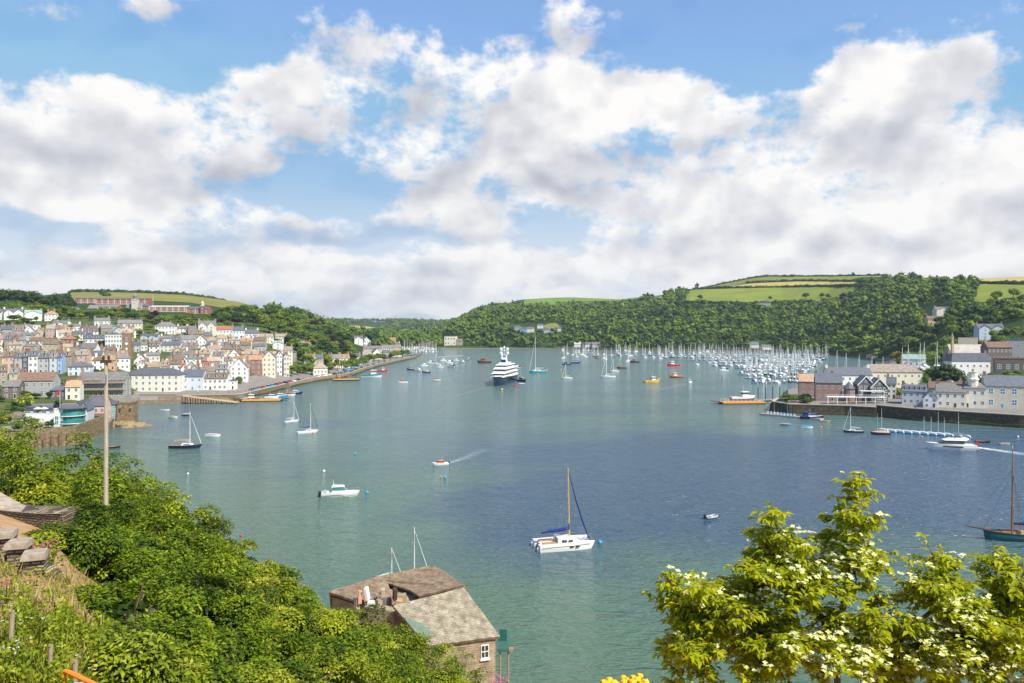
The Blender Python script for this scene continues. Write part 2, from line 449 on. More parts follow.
# -------------------------------------------------------------------- water
def water_mat():
    m = bpy.data.materials.new('estuary_water'); m.use_nodes = True
    nt = m.node_tree; N = nt.nodes; L = nt.links
    b = N['Principled BSDF']; b.inputs['IOR'].default_value = 1.33; b.inputs['Specular IOR Level'].default_value = .5
    ge = N.new('ShaderNodeNewGeometry')
    def mapped(sc, rot=0.0):
        mp = N.new('ShaderNodeMapping'); mp.inputs['Scale'].default_value = sc; mp.inputs['Rotation'].default_value = (0, 0, rot)
        L.new(ge.outputs['Position'], mp.inputs['Vector']); return mp.outputs[0]
    def nz(vec, scale, det=3, rough=.55, dist=0.0):
        n = N.new('ShaderNodeTexNoise'); n.inputs['Scale'].default_value = scale; n.inputs['Detail'].default_value = det
        n.inputs['Roughness'].default_value = rough; n.inputs['Distortion'].default_value = dist
        L.new(vec, n.inputs['Vector']); return n.outputs['Fac']
    def ramp(src, p0, p1, c0=(0, 0, 0, 1), c1=(1, 1, 1, 1)):
        r = N.new('ShaderNodeValToRGB'); r.color_ramp.elements[0].position = p0; r.color_ramp.elements[1].position = p1
        r.color_ramp.elements[0].color = c0; r.color_ramp.elements[1].color = c1
        L.new(src, r.inputs[0]); return r.outputs[0]
    # breeze patches: where the ripples stand up, their darker blue look put into the base colour, the widest in the open reach to the right of the catamaran
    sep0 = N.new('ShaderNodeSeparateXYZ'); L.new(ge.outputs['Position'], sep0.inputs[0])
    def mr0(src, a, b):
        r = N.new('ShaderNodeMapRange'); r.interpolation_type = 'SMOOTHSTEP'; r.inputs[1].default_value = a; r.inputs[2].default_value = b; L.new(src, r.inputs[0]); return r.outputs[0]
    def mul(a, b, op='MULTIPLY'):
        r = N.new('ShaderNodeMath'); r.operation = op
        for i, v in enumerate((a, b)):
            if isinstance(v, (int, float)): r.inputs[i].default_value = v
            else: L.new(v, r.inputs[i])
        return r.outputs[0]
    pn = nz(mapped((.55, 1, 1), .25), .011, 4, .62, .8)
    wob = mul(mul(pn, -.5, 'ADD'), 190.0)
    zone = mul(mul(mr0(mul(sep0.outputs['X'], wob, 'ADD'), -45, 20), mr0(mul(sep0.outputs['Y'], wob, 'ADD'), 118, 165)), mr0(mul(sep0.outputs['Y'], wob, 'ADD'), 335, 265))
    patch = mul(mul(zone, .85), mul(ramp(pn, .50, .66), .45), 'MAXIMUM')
    # turbid green inshore and nearer, bluer in the channel
    sep = N.new('ShaderNodeSeparateXYZ'); L.new(ge.outputs['Position'], sep.inputs[0])
    mr = N.new('ShaderNodeMapRange'); mr.inputs[1].default_value = 110; mr.inputs[2].default_value = 260; mr.clamp = True
    ax = N.new('ShaderNodeMath'); ax.operation = 'MULTIPLY_ADD'; ax.inputs[1].default_value = .55
    L.new(sep.outputs['X'], ax.inputs[0]); L.new(sep.outputs['Y'], ax.inputs[2])
    L.new(ax.outputs[0], mr.inputs[0])
    base = N.new('ShaderNodeMixRGB'); base.inputs[1].default_value = (.078, .142, .094, 1); base.inputs[2].default_value = (.098, .165, .154, 1)
    L.new(mr.outputs[0], base.inputs[0])
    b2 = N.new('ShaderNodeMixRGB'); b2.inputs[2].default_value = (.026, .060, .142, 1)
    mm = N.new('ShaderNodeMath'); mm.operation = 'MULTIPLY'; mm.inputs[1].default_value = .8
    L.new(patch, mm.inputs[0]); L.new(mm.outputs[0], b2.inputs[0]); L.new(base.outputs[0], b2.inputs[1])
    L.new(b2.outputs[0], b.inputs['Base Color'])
    w1 = nz(mapped((.5, 1.15, 1), .18), 1.1, 1.8, .45, .6)
    w2 = nz(mapped((.5, 1.1, 1), -.22), .24, 1.2, .4, .4)
    w3 = nz(mapped((.7, 1.2, 1), .1), 2.6, 1, .5)
    s = N.new('ShaderNodeMath'); s.operation = 'MULTIPLY_ADD'; s.inputs[1].default_value = 1.7; L.new(w2, s.inputs[0]); L.new(w1, s.inputs[2])
    s2 = N.new('ShaderNodeMath'); s2.operation = 'MULTIPLY_ADD'; s2.inputs[1].default_value = .10; L.new(w3, s2.inputs[0]); L.new(s.outputs[0], s2.inputs[2])
    bp = N.new('ShaderNodeBump'); bp.inputs['Distance'].default_value = .85
    st = N.new('ShaderNodeMapRange'); st.inputs[3].default_value = .75; st.inputs[4].default_value = 1.0
    L.new(patch, st.inputs[0]); L.new(st.outputs[0], bp.inputs['Strength'])
    L.new(s2.outputs[0], bp.inputs['Height']); L.new(bp.outputs[0], b.inputs['Normal'])
    ro = N.new('ShaderNodeMapRange'); ro.inputs[3].default_value = .12; ro.inputs[4].default_value = .2
    L.new(patch, ro.inputs[0]); L.new(ro.outputs[0], b.inputs['Roughness'])
    return m
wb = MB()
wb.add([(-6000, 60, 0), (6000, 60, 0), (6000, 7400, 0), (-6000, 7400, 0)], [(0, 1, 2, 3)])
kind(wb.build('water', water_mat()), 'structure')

# ------------------------------------------------------------------- fields
def inpoly(x, y, poly):
    c = False; n = len(poly); j = n - 1
    for i in range(n):
        xi, yi = poly[i]; xj, yj = poly[j]
        if (yi > y) != (yj > y) and x < (xj - xi) * (y - yi) / (yj - yi) + xi:
            c = not c
        j = i
    return c
def scan(poly, px):
    ys = []
    n = len(poly)
    for i in range(n):
        (x0, y0), (x1, y1) = poly[i], poly[(i + 1) % n]
        if (x0 <= px < x1) or (x1 <= px < x0):
            ys.append(y0 + (y1 - y0) * (px - x0) / (x1 - x0))
    return (min(ys), max(ys)) if len(ys) >= 2 else None
FIELDS = []     # polygons of the open fields in view angles, for keeping the woods off them
def field(poly, m, Y0, name='field', lift=.5):
    FIELDS.append((poly, Y0))
    xs = np.arange(min(p[0] for p in poly) + .3, max(p[0] for p in poly), 3.0)
    vs, fs, ids = [], [], []
    for x in xs:
        r = scan(poly, x)
        if not r: ids.append(None); continue
        a, b = ghit(x, r[1], Y0), ghit(x, r[0], Y0)
        ids.append(len(vs))
        for k in range(9):
            y = a + (b - a) * k / 8
            vs.append((X(x, y), y, zat(x, y) + max(lift, (y - 1900) * .0035)))
    for i in range(len(ids) - 1):
        if ids[i] is None or ids[i + 1] is None: continue
        for k in range(8):
            a, b = ids[i] + k, ids[i + 1] + k
            fs.append((a, b, b + 1, a + 1))
    mb = MB(); mb.add(vs, fs)
    return kind(mb.build(name, m), 'structure')
F_GREEN = mat('pasture_green', (.15, .20, .03), .95, .2, .02, .1, col2=(.23, .25, .045))
F_BRIGHT = mat('pasture_bright', (.15, .23, .04), .95, .15, .02, .1)
F_STRAW = mat('ripening_crop', (.42, .33, .10), .95, .15, .015, .1)
F_OLIVE = mat('rough_pasture', (.17, .18, .05), .95, .2, .02, .1)
F_SOIL = mat('bare_soil', (.40, .24, .12), .95, .15, .02, .1)
field([(684, 302), (687, 290), (740, 288.5), (845, 286.5), (866, 287), (838, 297), (815, 302), (750, 304)], F_GREEN, 1400)
field([(722, 288), (752, 283.5), (800, 281.5), (868, 282), (862, 286), (845, 286), (740, 288)], F_STRAW, 1500)
field([(748, 283), (775, 278), (800, 276.5), (885, 276), (880, 281), (868, 281.5), (800, 281), (752, 283)], F_GREEN, 1600)
field([(705, 289), (735, 280), (772, 276.5), (800, 275), (775, 277.8), (748, 283), (722, 288)], F_OLIVE, 1600)
field([(975, 283), (976, 273), (1110, 269), (1110, 285)], F_STRAW, 900)
field([(974, 303), (975, 284), (1110, 286), (1110, 300)], F_GREEN, 850)
field([(70, 300), (70, 288), (150, 288), (225, 296), (262, 309), (284, 318), (284, 322), (262, 321), (228, 309), (190, 303), (150, 301)], mat('hill_pasture', (.15, .17, .035), .95, .2, .012, .1, col2=(.27, .22, .07)), 930)
field([(518, 306), (526, 300), (560, 298), (640, 295), (640, 302), (585, 304)], F_BRIGHT, 2150)
field([(515, 307), (518, 304.5), (560, 303.5), (556, 306)], F_SOIL, 2150)
field([(348, 327), (350, 323.5), (378, 322), (394, 323), (388, 327), (366, 330)], F_STRAW, 1900)
field([(392, 333), (402, 329), (424, 326), (424, 329), (404, 332)], F_GREEN, 1650)
field([(541, 327), (548, 324), (556, 323), (560, 327), (550, 329)], F_GREEN, 1400)
# --------------------------------------------------------------- vegetation
def np_mesh(name, verts, faces, mats, tint=None, mi=None, smooth=False):
    """fast mesh from numpy triangles/quads (faces: n x k) with a tint per face"""
    me = bpy.data.meshes.new(name)
    n, k = faces.shape
    me.vertices.add(len(verts)); me.vertices.foreach_set('co', verts.astype(np.float32).ravel())
    me.loops.add(n * k); me.loops.foreach_set('vertex_index', faces.astype(np.int32).ravel())
    me.polygons.add(n); me.polygons.foreach_set('loop_start', np.arange(0, n * k, k, dtype=np.int32))
    me.polygons.foreach_set('loop_total', np.full(n, k, dtype=np.int32))
    for m in (mats if isinstance(mats, (list, tuple)) else [mats]): me.materials.append(m)
    if mi is not None: me.polygons.foreach_set('material_index', mi.astype(np.int32))
    if smooth: me.polygons.foreach_set('use_smooth', np.ones(n, dtype=bool))
    if tint is not None:
        a = me.attributes.new('tint', 'FLOAT', 'FACE'); a.data.foreach_set('value', tint.astype(np.float32))
    me.update(calc_edges=True)
    return me

def unit(v):
    return v / np.maximum(np.linalg.norm(v, axis=1, keepdims=True), 1e-9)

def leaves(P, fwd, nrm, size, width=.36, droop=.08):
    """folded pointed leaf blades: 2 triangles each"""
    f = unit(fwd); s = unit(np.cross(f, nrm)); n = np.cross(s, f)
    z = size[:, None]
    b = P; t = P + f * z - n * z * droop
    l = P + f * z * .45 + s * z * width + n * z * .06
    r = P + f * z * .45 - s * z * width + n * z * .06
    N = len(P)
    v = np.stack([b, l, t, r], 1).reshape(-1, 3)
    i = np.arange(N) * 4
    fa = np.concatenate([np.stack([i, i + 1, i + 2], 1), np.stack([i, i + 2, i + 3], 1)])
    return v, fa

ICO_V, ICO_F = None, None
def _ico():
    t = (1 + 5 ** .5) / 2
    v = np.array([(-1, t, 0), (1, t, 0), (-1, -t, 0), (1, -t, 0), (0, -1, t), (0, 1, t), (0, -1, -t), (0, 1, -t), (t, 0, -1), (t, 0, 1), (-t, 0, -1), (-t, 0, 1)], float)
    f = np.array([(0, 11, 5), (0, 5, 1), (0, 1, 7), (0, 7, 10), (0, 10, 11), (1, 5, 9), (5, 11, 4), (11, 10, 2), (10, 7, 6), (7, 1, 8), (3, 9, 4), (3, 4, 2), (3, 2, 6), (3, 6, 8), (3, 8, 9), (4, 9, 5), (2, 4, 11), (6, 2, 10), (8, 6, 7), (9, 8, 1)])
    return unit(v), f
ICO_V, ICO_F = _ico()

def crown_arrays(rng, kindc='broad', cards=500, lumps=12, card=.09):
    """unit crown (radius 1, from z 0 to about 2): lumps of foliage with leaf clumps standing off them"""
    vs, fs, ti, nv = [], [], [], 0
    L = []
    for i in range(lumps):
        if kindc == 'conifer':
            z = rng.uniform(.05, 2.3); r = (1 - z / 2.6) * .55
            a = rng.uniform(0, 6.28); L.append((math.cos(a) * r * .6, math.sin(a) * r * .6, z, .2 + .28 * (1 - z / 2.5)))
        else:
            d = unit(rng.normal(size=(1, 3)))[0]; d[2] = abs(d[2]) * 1.1 - .25
            rr = rng.uniform(.35, .68)
            L.append((d[0] * rr, d[1] * rr, .85 + d[2] * .75, rng.uniform(.30, .46)))
    for (x, y, z, r) in L:
        j = ICO_V * (r * .8) * rng.uniform(.75, 1.2, (12, 1)) * np.array([1, 1, .85]) + np.array([x, y, z])
        vs.append(j); fs.append(ICO_F + nv); nv += 12
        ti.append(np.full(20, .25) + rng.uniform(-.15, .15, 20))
    per = cards // lumps
    for (x, y, z, r) in L:
        d = unit(rng.normal(size=(per, 3))); d[:, 2] = np.abs(d[:, 2]) * .9 - .25
        d = unit(d)
        P = d * r * rng.uniform(.78, 1.16, (per, 1)) * np.array([1, 1, .9]) + np.array([x, y, z])
        up = d * .8 + rng.normal(size=(per, 3)) * .45
        up = unit(up)
        fw = np.cross(up, rng.normal(size=(per, 3)))
        v, f = leaves(P, fw, up, np.full(per, card) * rng.uniform(1.2, 2.4, per), .5, .25)
        vs.append(v); fs.append(f + nv); nv += len(v)
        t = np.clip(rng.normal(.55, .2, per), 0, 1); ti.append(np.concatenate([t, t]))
    return np.concatenate(vs), np.concatenate(fs), np.concatenate(ti)

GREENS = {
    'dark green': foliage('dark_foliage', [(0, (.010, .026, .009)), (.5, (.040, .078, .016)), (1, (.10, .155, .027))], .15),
    'mid green': foliage('mid_foliage', [(0, (.026, .052, .009)), (.5, (.118, .190, .019)), (1, (.23, .31, .036))], .2),
    'yellow-green': foliage('light_foliage', [(0, (.055, .085, .010)), (.5, (.17, .245, .022)), (1, (.29, .36, .045))], .25),
    'purple-leaved': foliage('purple_foliage', [(0, (.018, .008, .014)), (.5, (.04, .018, .028)), (1, (.07, .035, .04))], .15),
    'golden': foliage('golden_foliage', [(0, (.15, .13, .01)), (.5, (.32, .27, .02)), (1, (.5, .40, .05))], .25),
}
BARK = mat('bark', (.10, .075, .055), .9, .3, 4)

CROWN = {}
def crown_mesh(shade, kindc, k):
    key = (shade, kindc, k)
    if key not in CROWN:
        rng = np.random.default_rng(hash((kindc, k)) % 9999 if False else (17 * k + (5 if kindc == 'conifer' else 0)))
        v, f, t = crown_arrays(rng, kindc, 520, 13 if kindc == 'broad' else 16, .085)
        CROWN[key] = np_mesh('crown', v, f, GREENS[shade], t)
    return CROWN[key]
_tr = MB(); _tr.path([(0, 0, -.3), (.02, .01, .35), (-.03, .03, .8), (.02, 0, 1.2)], [.09, .065, .045, .02], 6)
_tr.tube((-.01, .02, .55), (.35, .1, 1.0), .035, .012, 5); _tr.tube((-.01, .02, .6), (-.3, -.15, 1.05), .035, .012, 5)
TRUNK = _tr.mesh('trunk', BARK)
PENDING = {}       # label phrase -> [(px, object, shade)]
def tree(px, Y, r, h, shade='mid green', kindc='broad', phrase='', name=None, z=None, cat='tree', group=None):
    x = X(px, Y); z0 = zat(px, Y) if z is None else z
    name = name or ('conifer_tree' if kindc == 'conifer' else 'broadleaf_tree')
    o = empty(name, (x, Y, z0), RND.uniform(0, 6.28))
    c = link(bpy.data.objects.new('crown', crown_mesh(shade, kindc, RND.randrange(5))), o)
    c.scale = (r, r, h / 2.05 if kindc == 'broad' else h / 2.35)
    c.location = (0, 0, h * .03)
    t = link(bpy.data.objects.new('trunk', TRUNK), o)
    t.scale = (r * .8, r * .8, h * .5)
    word = {'conifer': 'pointed ', 'broad': ''}[kindc]
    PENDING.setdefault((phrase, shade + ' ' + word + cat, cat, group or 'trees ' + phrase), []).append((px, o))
    return o

def settle_labels():
    for (phrase, what, cat, group), items in PENDING.items():
        items.sort(key=lambda t: t[0])
        n = len(items)
        for i, (px, o) in enumerate(items):
            if n == 1: lab = f'only {what} {phrase}'
            else: lab = f'{what} {phrase}, {ordn(i + 1)} from the left'
            tag(o, lab, cat, group if n > 1 else None)

# --- the woods on the far hills: nobody could count these crowns
def woods(name, boxes, spacing, rmin, rmax, ok, seed, cards=44, tall=1.0, calm=0.0):
    rng = np.random.default_rng(seed)
    protos = []
    for k in range(10):
        v, f, t = crown_arrays(rng, 'broad' if k < 8 else 'conifer', cards, 7, .12)
        t = np.where(np.arange(len(t)) < 140, t + .22, t)
        protos.append((v, f, t))
    VS, FS, TS, MS, nv, cnt = [], [], [], [], 0, 0
    for (x0, x1, y0, y1) in boxes:
        for yy in np.arange(y0, y1, spacing):
            for xx in np.arange(x0, x1, spacing):
                x = xx + rng.uniform(-.45, .45) * spacing; y = yy + rng.uniform(-.45, .45) * spacing
                px = 512 + F * x / y
                if px < -30 or px > 1055: continue
                z = zat(px, y)
                if z < 1.6: continue
                row = HY + F * (H - z) / y
                if not ok(px, y, row): continue
                if any(y > y00 - 260 and (inpoly(px, row, pl) or inpoly(px, row - 5500 / y, pl)) for pl, y00 in FIELDS): continue
                if any(x0 < px < x1 and y0_ < row < y1_ for x0, x1, y0_, y1_ in CLEAR): continue
                k = rng.integers(0, 10) if rng.random() < .5 else rng.integers(0, 8)
                v, f, t = protos[k]
                r = (rmin + (rmax - rmin) * rng.random() ** 2.0) * (.75 if k >= 8 else 1); a = rng.uniform(0, 6.28); c, s = math.cos(a), math.sin(a)
                hz = r * rng.uniform(.8, 1.15) * tall * (1.25 if k >= 8 else 1)
                w = np.empty_like(v)
                w[:, 0] = (v[:, 0] * c - v[:, 1] * s) * r + x; w[:, 1] = (v[:, 0] * s + v[:, 1] * c) * r + y; w[:, 2] = v[:, 2] * hz + z - .15 * r
                # neighbouring trees of one kind grow in drifts
                drift = math.sin(x * .009 + 1.3) * math.sin(y * .017) + .6 * math.sin(x * .041 + y * .03)
                own = (rng.normal(0, 1) * .75 + drift * .7) * (1 - calm)
                mi = 0 if own < -.45 else (1 if own < .7 else 2)
                if k >= 8: mi = 0
                VS.append(w); FS.append(f + nv); nv += len(v)
                TS.append(np.clip(t + rng.normal(0, .13), 0, 1)); MS.append(np.full(len(f), mi)); cnt += 1
    me = np_mesh(name, np.concatenate(VS), np.concatenate(FS), [GREENS['dark green'], GREENS['mid green'], GREENS['yellow-green']], np.concatenate(TS), np.concatenate(MS))
    print('woods', name, cnt, len(me.polygons))
    return kind(link(bpy.data.objects.new(name, me)), 'stuff')

CLEAR = [(512, 564, 324, 336), (441, 466, 336, 347.5), (749, 775, 341, 351), (757, 773, 303, 310), (925, 955, 305, 328), (975, 1008, 322, 345), (652, 664, 294, 303)]
def ok_far(px, y, row):
    if px < 400: return y > np.interp(px, [330, 400], [1040, 1060])
    return True
def ok_right(px, y, row):
    if 1285 < y and px < 600: return False
    return True
EDGE = {}
woods('woodland', [(-380, 190, 1330, 2750)], 12, 4.5, 12.5, lambda px, y, row: px < 585 and y < np.interp(px, [330, 445, 460, 480, 520, 585], [2700, 2700, 2600, 2480, 2230, 2230]), 3, 30, 1.0, .45)
woods('woodland', [(-1100, -150, 2700, 4400)], 21, 8, 14, lambda px, y, row: 300 < px < 470, 13, 28, 1.0, .4)
woods('woodland', [(-420, -140, 1030, 1340)], 12, 5, 10.5, lambda px, y, row: 335 < px < 445, 4, 35)
woods('woodland', [(90, 800, 680, 2120)], 9.2, 3.2, 10.5,
      lambda px, y, row: px >= 585 and y < np.interp(px, [585, 620, 690, 760, 830, 876, 912, 950, 1060], [2230, 2040, 1900, 1560, 1480, 1430, 1420, 1120, 1090]) and y > np.interp(px, [585, 880, 905, 945, 965, 1060], [800, 850, 870, 800, 720, 690]), 6, 35)
woods('woodland', [(-460, -170, 1040, 1560)], 11, 5, 9.5, lambda px, y, row: 225 < px < 345 and row < np.interp(px, [225, 262, 284, 345], [297, 309, 318, 330]) and y > np.interp(px, [225, 284, 345], [1180, 1080, 1000]), 8, 35, 1.1)

# --- trees one can tell apart
def scatter(n, x0, x1, Yf, rr, hh, shades, phrase, conif=0.0, seed=1, mind=3.0, name=None, cat='tree', group=None):
    R = random.Random(seed); got = []
    tries = 0
    while len(got) < n and tries < n * 60:
        tries += 1
        px = R.uniform(x0, x1); a, b = Yf(px)
        Y = R.uniform(a, b); row = HY + F * (H - zat(px, Y)) / Y
        if zat(px, Y) < 1.5: continue
        if any(abs(px - q) < mind and abs(row - w) < mind * .6 for q, w in got): continue
        got.append((px, row))
        tree(px, Y, R.uniform(*rr), R.uniform(*hh), R.choice(shades), 'conifer' if R.random() < conif else 'broad', phrase, name, cat=cat, group=group)
D, Mg, Yg, Pu = 'dark green', 'mid green', 'yellow-green', 'purple-leaved'
for i, (px, h, r) in enumerate([(-3, 19, 10), (5, 21, 9), (14, 20, 9), (22, 22, 10), (29, 21, 10), (36, 19, 9), (44, 17, 8), (51, 18, 6.5), (56, 21, 7), (62, 18, 8), (67, 22, 7.5), (71, 17, 6)]):
    tree(px, 850 + (i % 3) * 18, r, h, D, 'broad', 'on the skyline west of the brick college')
scatter(15, 0, 75, lambda px: (745, 815), (6, 8), (9, 13), [Mg, Yg, Mg, D], 'behind the top villas', seed=2, mind=4.5)
scatter(26, 58, 152, lambda px: (745, 840), (5, 7.5), (6, 8.5), [Mg, D, Yg], 'below the brick college', seed=3, mind=4)
scatter(34, 152, 236, lambda px: (np.interp(px, [152, 200, 236], [720, 710, 700]), np.interp(px, [152, 205, 212, 236], [800, 800, 860, 900])), (5, 8), (6, 9.5), [Mg, D, Yg, Mg, Yg, Pu], 'right of the brick college', seed=4, mind=4)
scatter(34, 222, 300, lambda px: (np.interp(px, [222, 300], [740, 800]), np.interp(px, [222, 262, 300], [900, 1000, 1080])), (6.5, 9.5), (10, 15), [Mg, D, Mg, Yg, Mg, D, Pu], 'on the wooded slope right of the pasture', seed=5, mind=5)
scatter(44, 284, 352, lambda px: (np.interp(px, [284, 352], [690, 800]), np.interp(px, [284, 352], [1050, 1080])), (6, 9), (9, 14), [Mg, Mg, D, Yg, Yg, D, Pu], 'on the slope above the promenade', seed=6, mind=5)
scatter(22, 291, 408, lambda px: (shoreY(px) + 32, shoreY(px) + 72), (4.5, 6.5), (7, 10.5), [Mg, Yg, Mg, Yg], 'along the promenade gardens', seed=7, mind=4.2)
scatter(12, 300, 352, lambda px: (shoreY(px) + 90, shoreY(px) + 150), (6, 8.5), (11, 15), [Yg, Mg, D], 'behind the promenade gardens', seed=8, mind=5)
tree(351, 735, 9, 12, D, 'broad', 'wide and low behind the promenade kiosk')
# hillside over the right bank
scatter(34, 884, 1030, lambda px: (np.interp(px, [884, 912, 950, 1030], [905, 800, 720, 690]), np.interp(px, [884, 912, 1030], [930, 890, 880])), (6.5, 9.5), (11, 17), [Mg, D, D, Yg, Mg], 'on the hillside over the right bank', .14, seed=9, mind=6)
scatter(16, 900, 955, lambda px: (np.interp(px, [900, 955], [640, 625]), 740), (5, 7.5), (9, 13), [Mg, Yg, Yg], 'behind the long warehouse roof', seed=10, mind=5)
tree(962, 690, 9, 21, D, 'conifer', 'standing tall by the hillside villa')
tree(897, 830, 7, 10, 'golden', 'broad', 'at the foot of the right wood')
tree(906, 850, 6, 9, 'golden', 'broad', 'at the foot of the right wood')
tree(981, 640, 3.5, 7, 'golden', 'broad', 'beside the hillside villa')
tree(936, 458, 7.5, 12.5, D, 'broad', 'in the big clump before the white mansard house')
tree(945, 450, 8.5, 14.5, D, 'broad', 'in the big clump before the white mansard house')
tree(956, 446, 7.0, 11, D, 'broad', 'in the big clump before the white mansard house')
tree(928, 452, 5.0, 9, Mg, 'broad', 'in the big clump before the white mansard house')
scatter(8, 892, 925, lambda px: (392, 420), (2.5, 3.6), (3.5, 5.5), [Mg, Yg, D], 'in the gardens by the mock-timbered house', seed=12, mind=3, name='garden_shrub', cat='shrub', group='shrubs in the right bank gardens')
scatter(12, 978, 1030, lambda px: (430, 470), (2.5, 4), (3, 5), [Mg, Yg, D], 'on the terraces over the grey quay house', seed=13, mind=3, name='garden_shrub', cat='shrub', group='shrubs in the right bank gardens')
scatter(22, 925, 1034, lambda px: (np.interp(px, [925, 1034], [378, 372]), np.interp(px, [925, 1034], [440, 430])), (1.8, 3.4), (2.6, 5), [Mg, Yg, D, Mg], 'between the quay cottages and the terraces', seed=33, mind=3, name='garden_shrub', cat='shrub', group='shrubs in the right bank gardens')
scatter(10, 990, 1030, lambda px: (560, 680), (4, 6), (7, 11), [Mg, Yg, D], 'around the hillside villa', seed=14, mind=4)
scatter(14, 785, 808, lambda px: (378, 402), (2.4, 3.4), (2.4, 3.6), [D, Mg, Mg], 'in the clipped hedge line on the quay end', seed=15, mind=1.6, name='garden_shrub', cat='shrub', group='shrubs in the right bank gardens')
# gardens in the town
scatter(38, 0, 150, lambda px: (640, 760), (2.5, 5), (4, 7), [Mg, Yg, Yg, D], 'in the gardens under the top villas', seed=16, mind=3.2, name='garden_tree', cat='tree')
scatter(52, 60, 288, lambda px: (np.interp(px, [60, 288], [545, 640]), np.interp(px, [60, 288], [650, 740])), (2.5, 4.5), (4, 7), [Mg, Yg, D, Yg], 'in the gardens of the upper town', seed=17, mind=2.8, name='garden_tree', cat='tree')
scatter(16, -6, 44, lambda px: (285, 326), (1.3, 2.4), (2, 3.6), [Mg, Yg, D], 'on the slope behind the riverside terrace', seed=28, mind=2.2, name='garden_shrub', cat='shrub')
scatter(18, -8, 72, lambda px: (322, 372), (1.5, 3.0), (2.2, 4.5), [Mg, Yg, D, D], 'on the lawn slope above the riverside range', seed=29, mind=2.6, name='garden_shrub', cat='shrub')
scatter(16, -8, 62, lambda px: (shoreY(px) + 4, shoreY(px) + 30), (1.2, 2.4), (1.8, 3.4), [Mg, Yg, D], 'on the terrace behind the old river wall', seed=30, mind=2.2, name='garden_shrub', cat='shrub')
scatter(30, 0, 240, lambda px: (np.interp(px, [0, 138, 240], [360, 450, 480]), np.interp(px, [0, 240], [520, 560])), (1.8, 3), (3, 5), [Mg, Yg, D], 'between the lower town houses', seed=18, mind=5, name='garden_tree', cat='tree')
# lone trees and hedge lines on the far fields
for px, py, r in ((792, 278, 6), (806, 299, 8), (822, 298, 6), (828, 299, 6), (700, 300, 7), (853, 276, 6), (770, 300, 5)):
    Y = ghit(px, py, 1400); tree(px, Y, r, r * 1.7, D, 'broad', 'out on the high fields')
def hedge(pts, Y0, lab, w=4.0, hh=4.5):
    rng = np.random.default_rng(int(pts[0][0])); VS, FS, nv = [], [], 0; MI = []
    for (a, b), (c, d) in zip(pts[:-1], pts[1:]):
        n = max(3, int(abs(c - a) / 1.6) + int(abs(d - b) / 1.2))
        for i in range(n):
            px = a + (c - a) * i / n; py = b + (d - b) * i / n
            Y = ghit(px, py, Y0); s = w * rng.uniform(.7, 1.5)
            j = ICO_V * np.array([s * 1.3, s * 1.3, hh * rng.uniform(.5, 1.2)]) * rng.uniform(.8, 1.2, (12, 1)) + np.array([X(px, Y), Y, zat(px, Y) + 1])
            VS.append(j); FS.append(ICO_F + nv); nv += 12
    f = np.concatenate(FS)
    o = link(bpy.data.objects.new('hedge', np_mesh('hedge', np.concatenate(VS), f, GREENS[D], rng.uniform(.1, .6, len(f)))))
    tag(o, lab, 'hedge', 'hedges on the far fields')
hedge([(687, 289.5), (722, 288), (752, 288), (845, 286.3), (866, 286.5)], 1400, 'dark hedge along the foot of the straw-coloured field')
hedge([(748, 283), (770, 282), (800, 281.3), (868, 281.7)], 1500, 'dark hedge along the head of the straw-coloured field')
hedge([(684, 302.5), (750, 304), (815, 302)], 1400, 'scrubby hedge between the big pasture and the wood')
hedge([(704, 289), (735, 280), (775, 275.5), (885, 274.8)], 1700, 'hedge on the skyline of the right hill')
hedge([(974, 284), (1040, 285)], 850, 'hedge between straw and green fields at the right')
hedge([(102, 292), (107, 297)], 1000, 'short hedge crossing the pasture behind the college')
hedge([(72, 290.5), (150, 290.5), (225, 297)], 1250, 'thin hedge on the skyline behind the college')
hedge([(560, 303.4), (640, 301.5)], 2150, 'hedge under the bright green far field')
# ---------------------------------------------------------------- buildings
def _winmesh(glass):
    m = MB()
    m.box(-.5, -.05, -.5, -.42, .02, .5, 0); m.box(.42, -.05, -.5, .5, .02, .5, 0)
    m.box(-.42, -.05, -.5, .42, .02, -.42, 0); m.box(-.42, -.05, .42, .42, .02, .5, 0)
    m.box(-.035, -.04, -.42, .035, .01, .42, 0); m.box(-.42, -.04, -.03, -.035, .01, .03, 0); m.box(.035, -.04, -.03, .42, .01, .03, 0)
    m.add([(-.42, -.012, -.42), (.42, -.012, -.42), (.42, -.012, .42), (-.42, -.012, .42)], [(0, 1, 2, 3)], 1)
    return m.mesh('window', [TRIM, glass])
WINM = {'': _winmesh(GLASS), 'blue': _winmesh(BLUEGLASS), 'teal': _winmesh(TEALGLASS)}
_d = MB(); _d.box(-.5, -.06, 0, .5, .02, 1, 0); _d.box(-.4, -.09, .08, .4, -.06, .92, 1)
DOORM = {k: _d.mesh('door', [TRIM, v]) for k, v in {'dark': DARKWOOD, 'blue': SKYBLUE, 'red': REDP}.items()}
_c = MB(); _c.box(-.5, -.5, -.6, .5, .5, .92, 0); _c.box(-.56, -.56, .92, .56, .56, 1.0, 0)
for q in (-.24, .24): _c.lathe([(.13, 1.0), (.16, 1.08), (.11, 1.32)], 6, 1, q, 0)
CHIMM = _c.mesh('chimney', [CHIM, POT])
_c2 = MB(); _c2.box(-.5, -.5, -.6, .5, .5, .92, 0); _c2.box(-.56, -.56, .92, .56, .56, 1.0, 0)
for q in (-.24, .24): _c2.lathe([(.13, 1.0), (.16, 1.08), (.11, 1.32)], 6, 1, q, 0)
CHIMB = _c2.mesh('chimney', [WALL['brick'], POT]); CHIMW = _c2.mesh('chimney', [TRIM, POT])

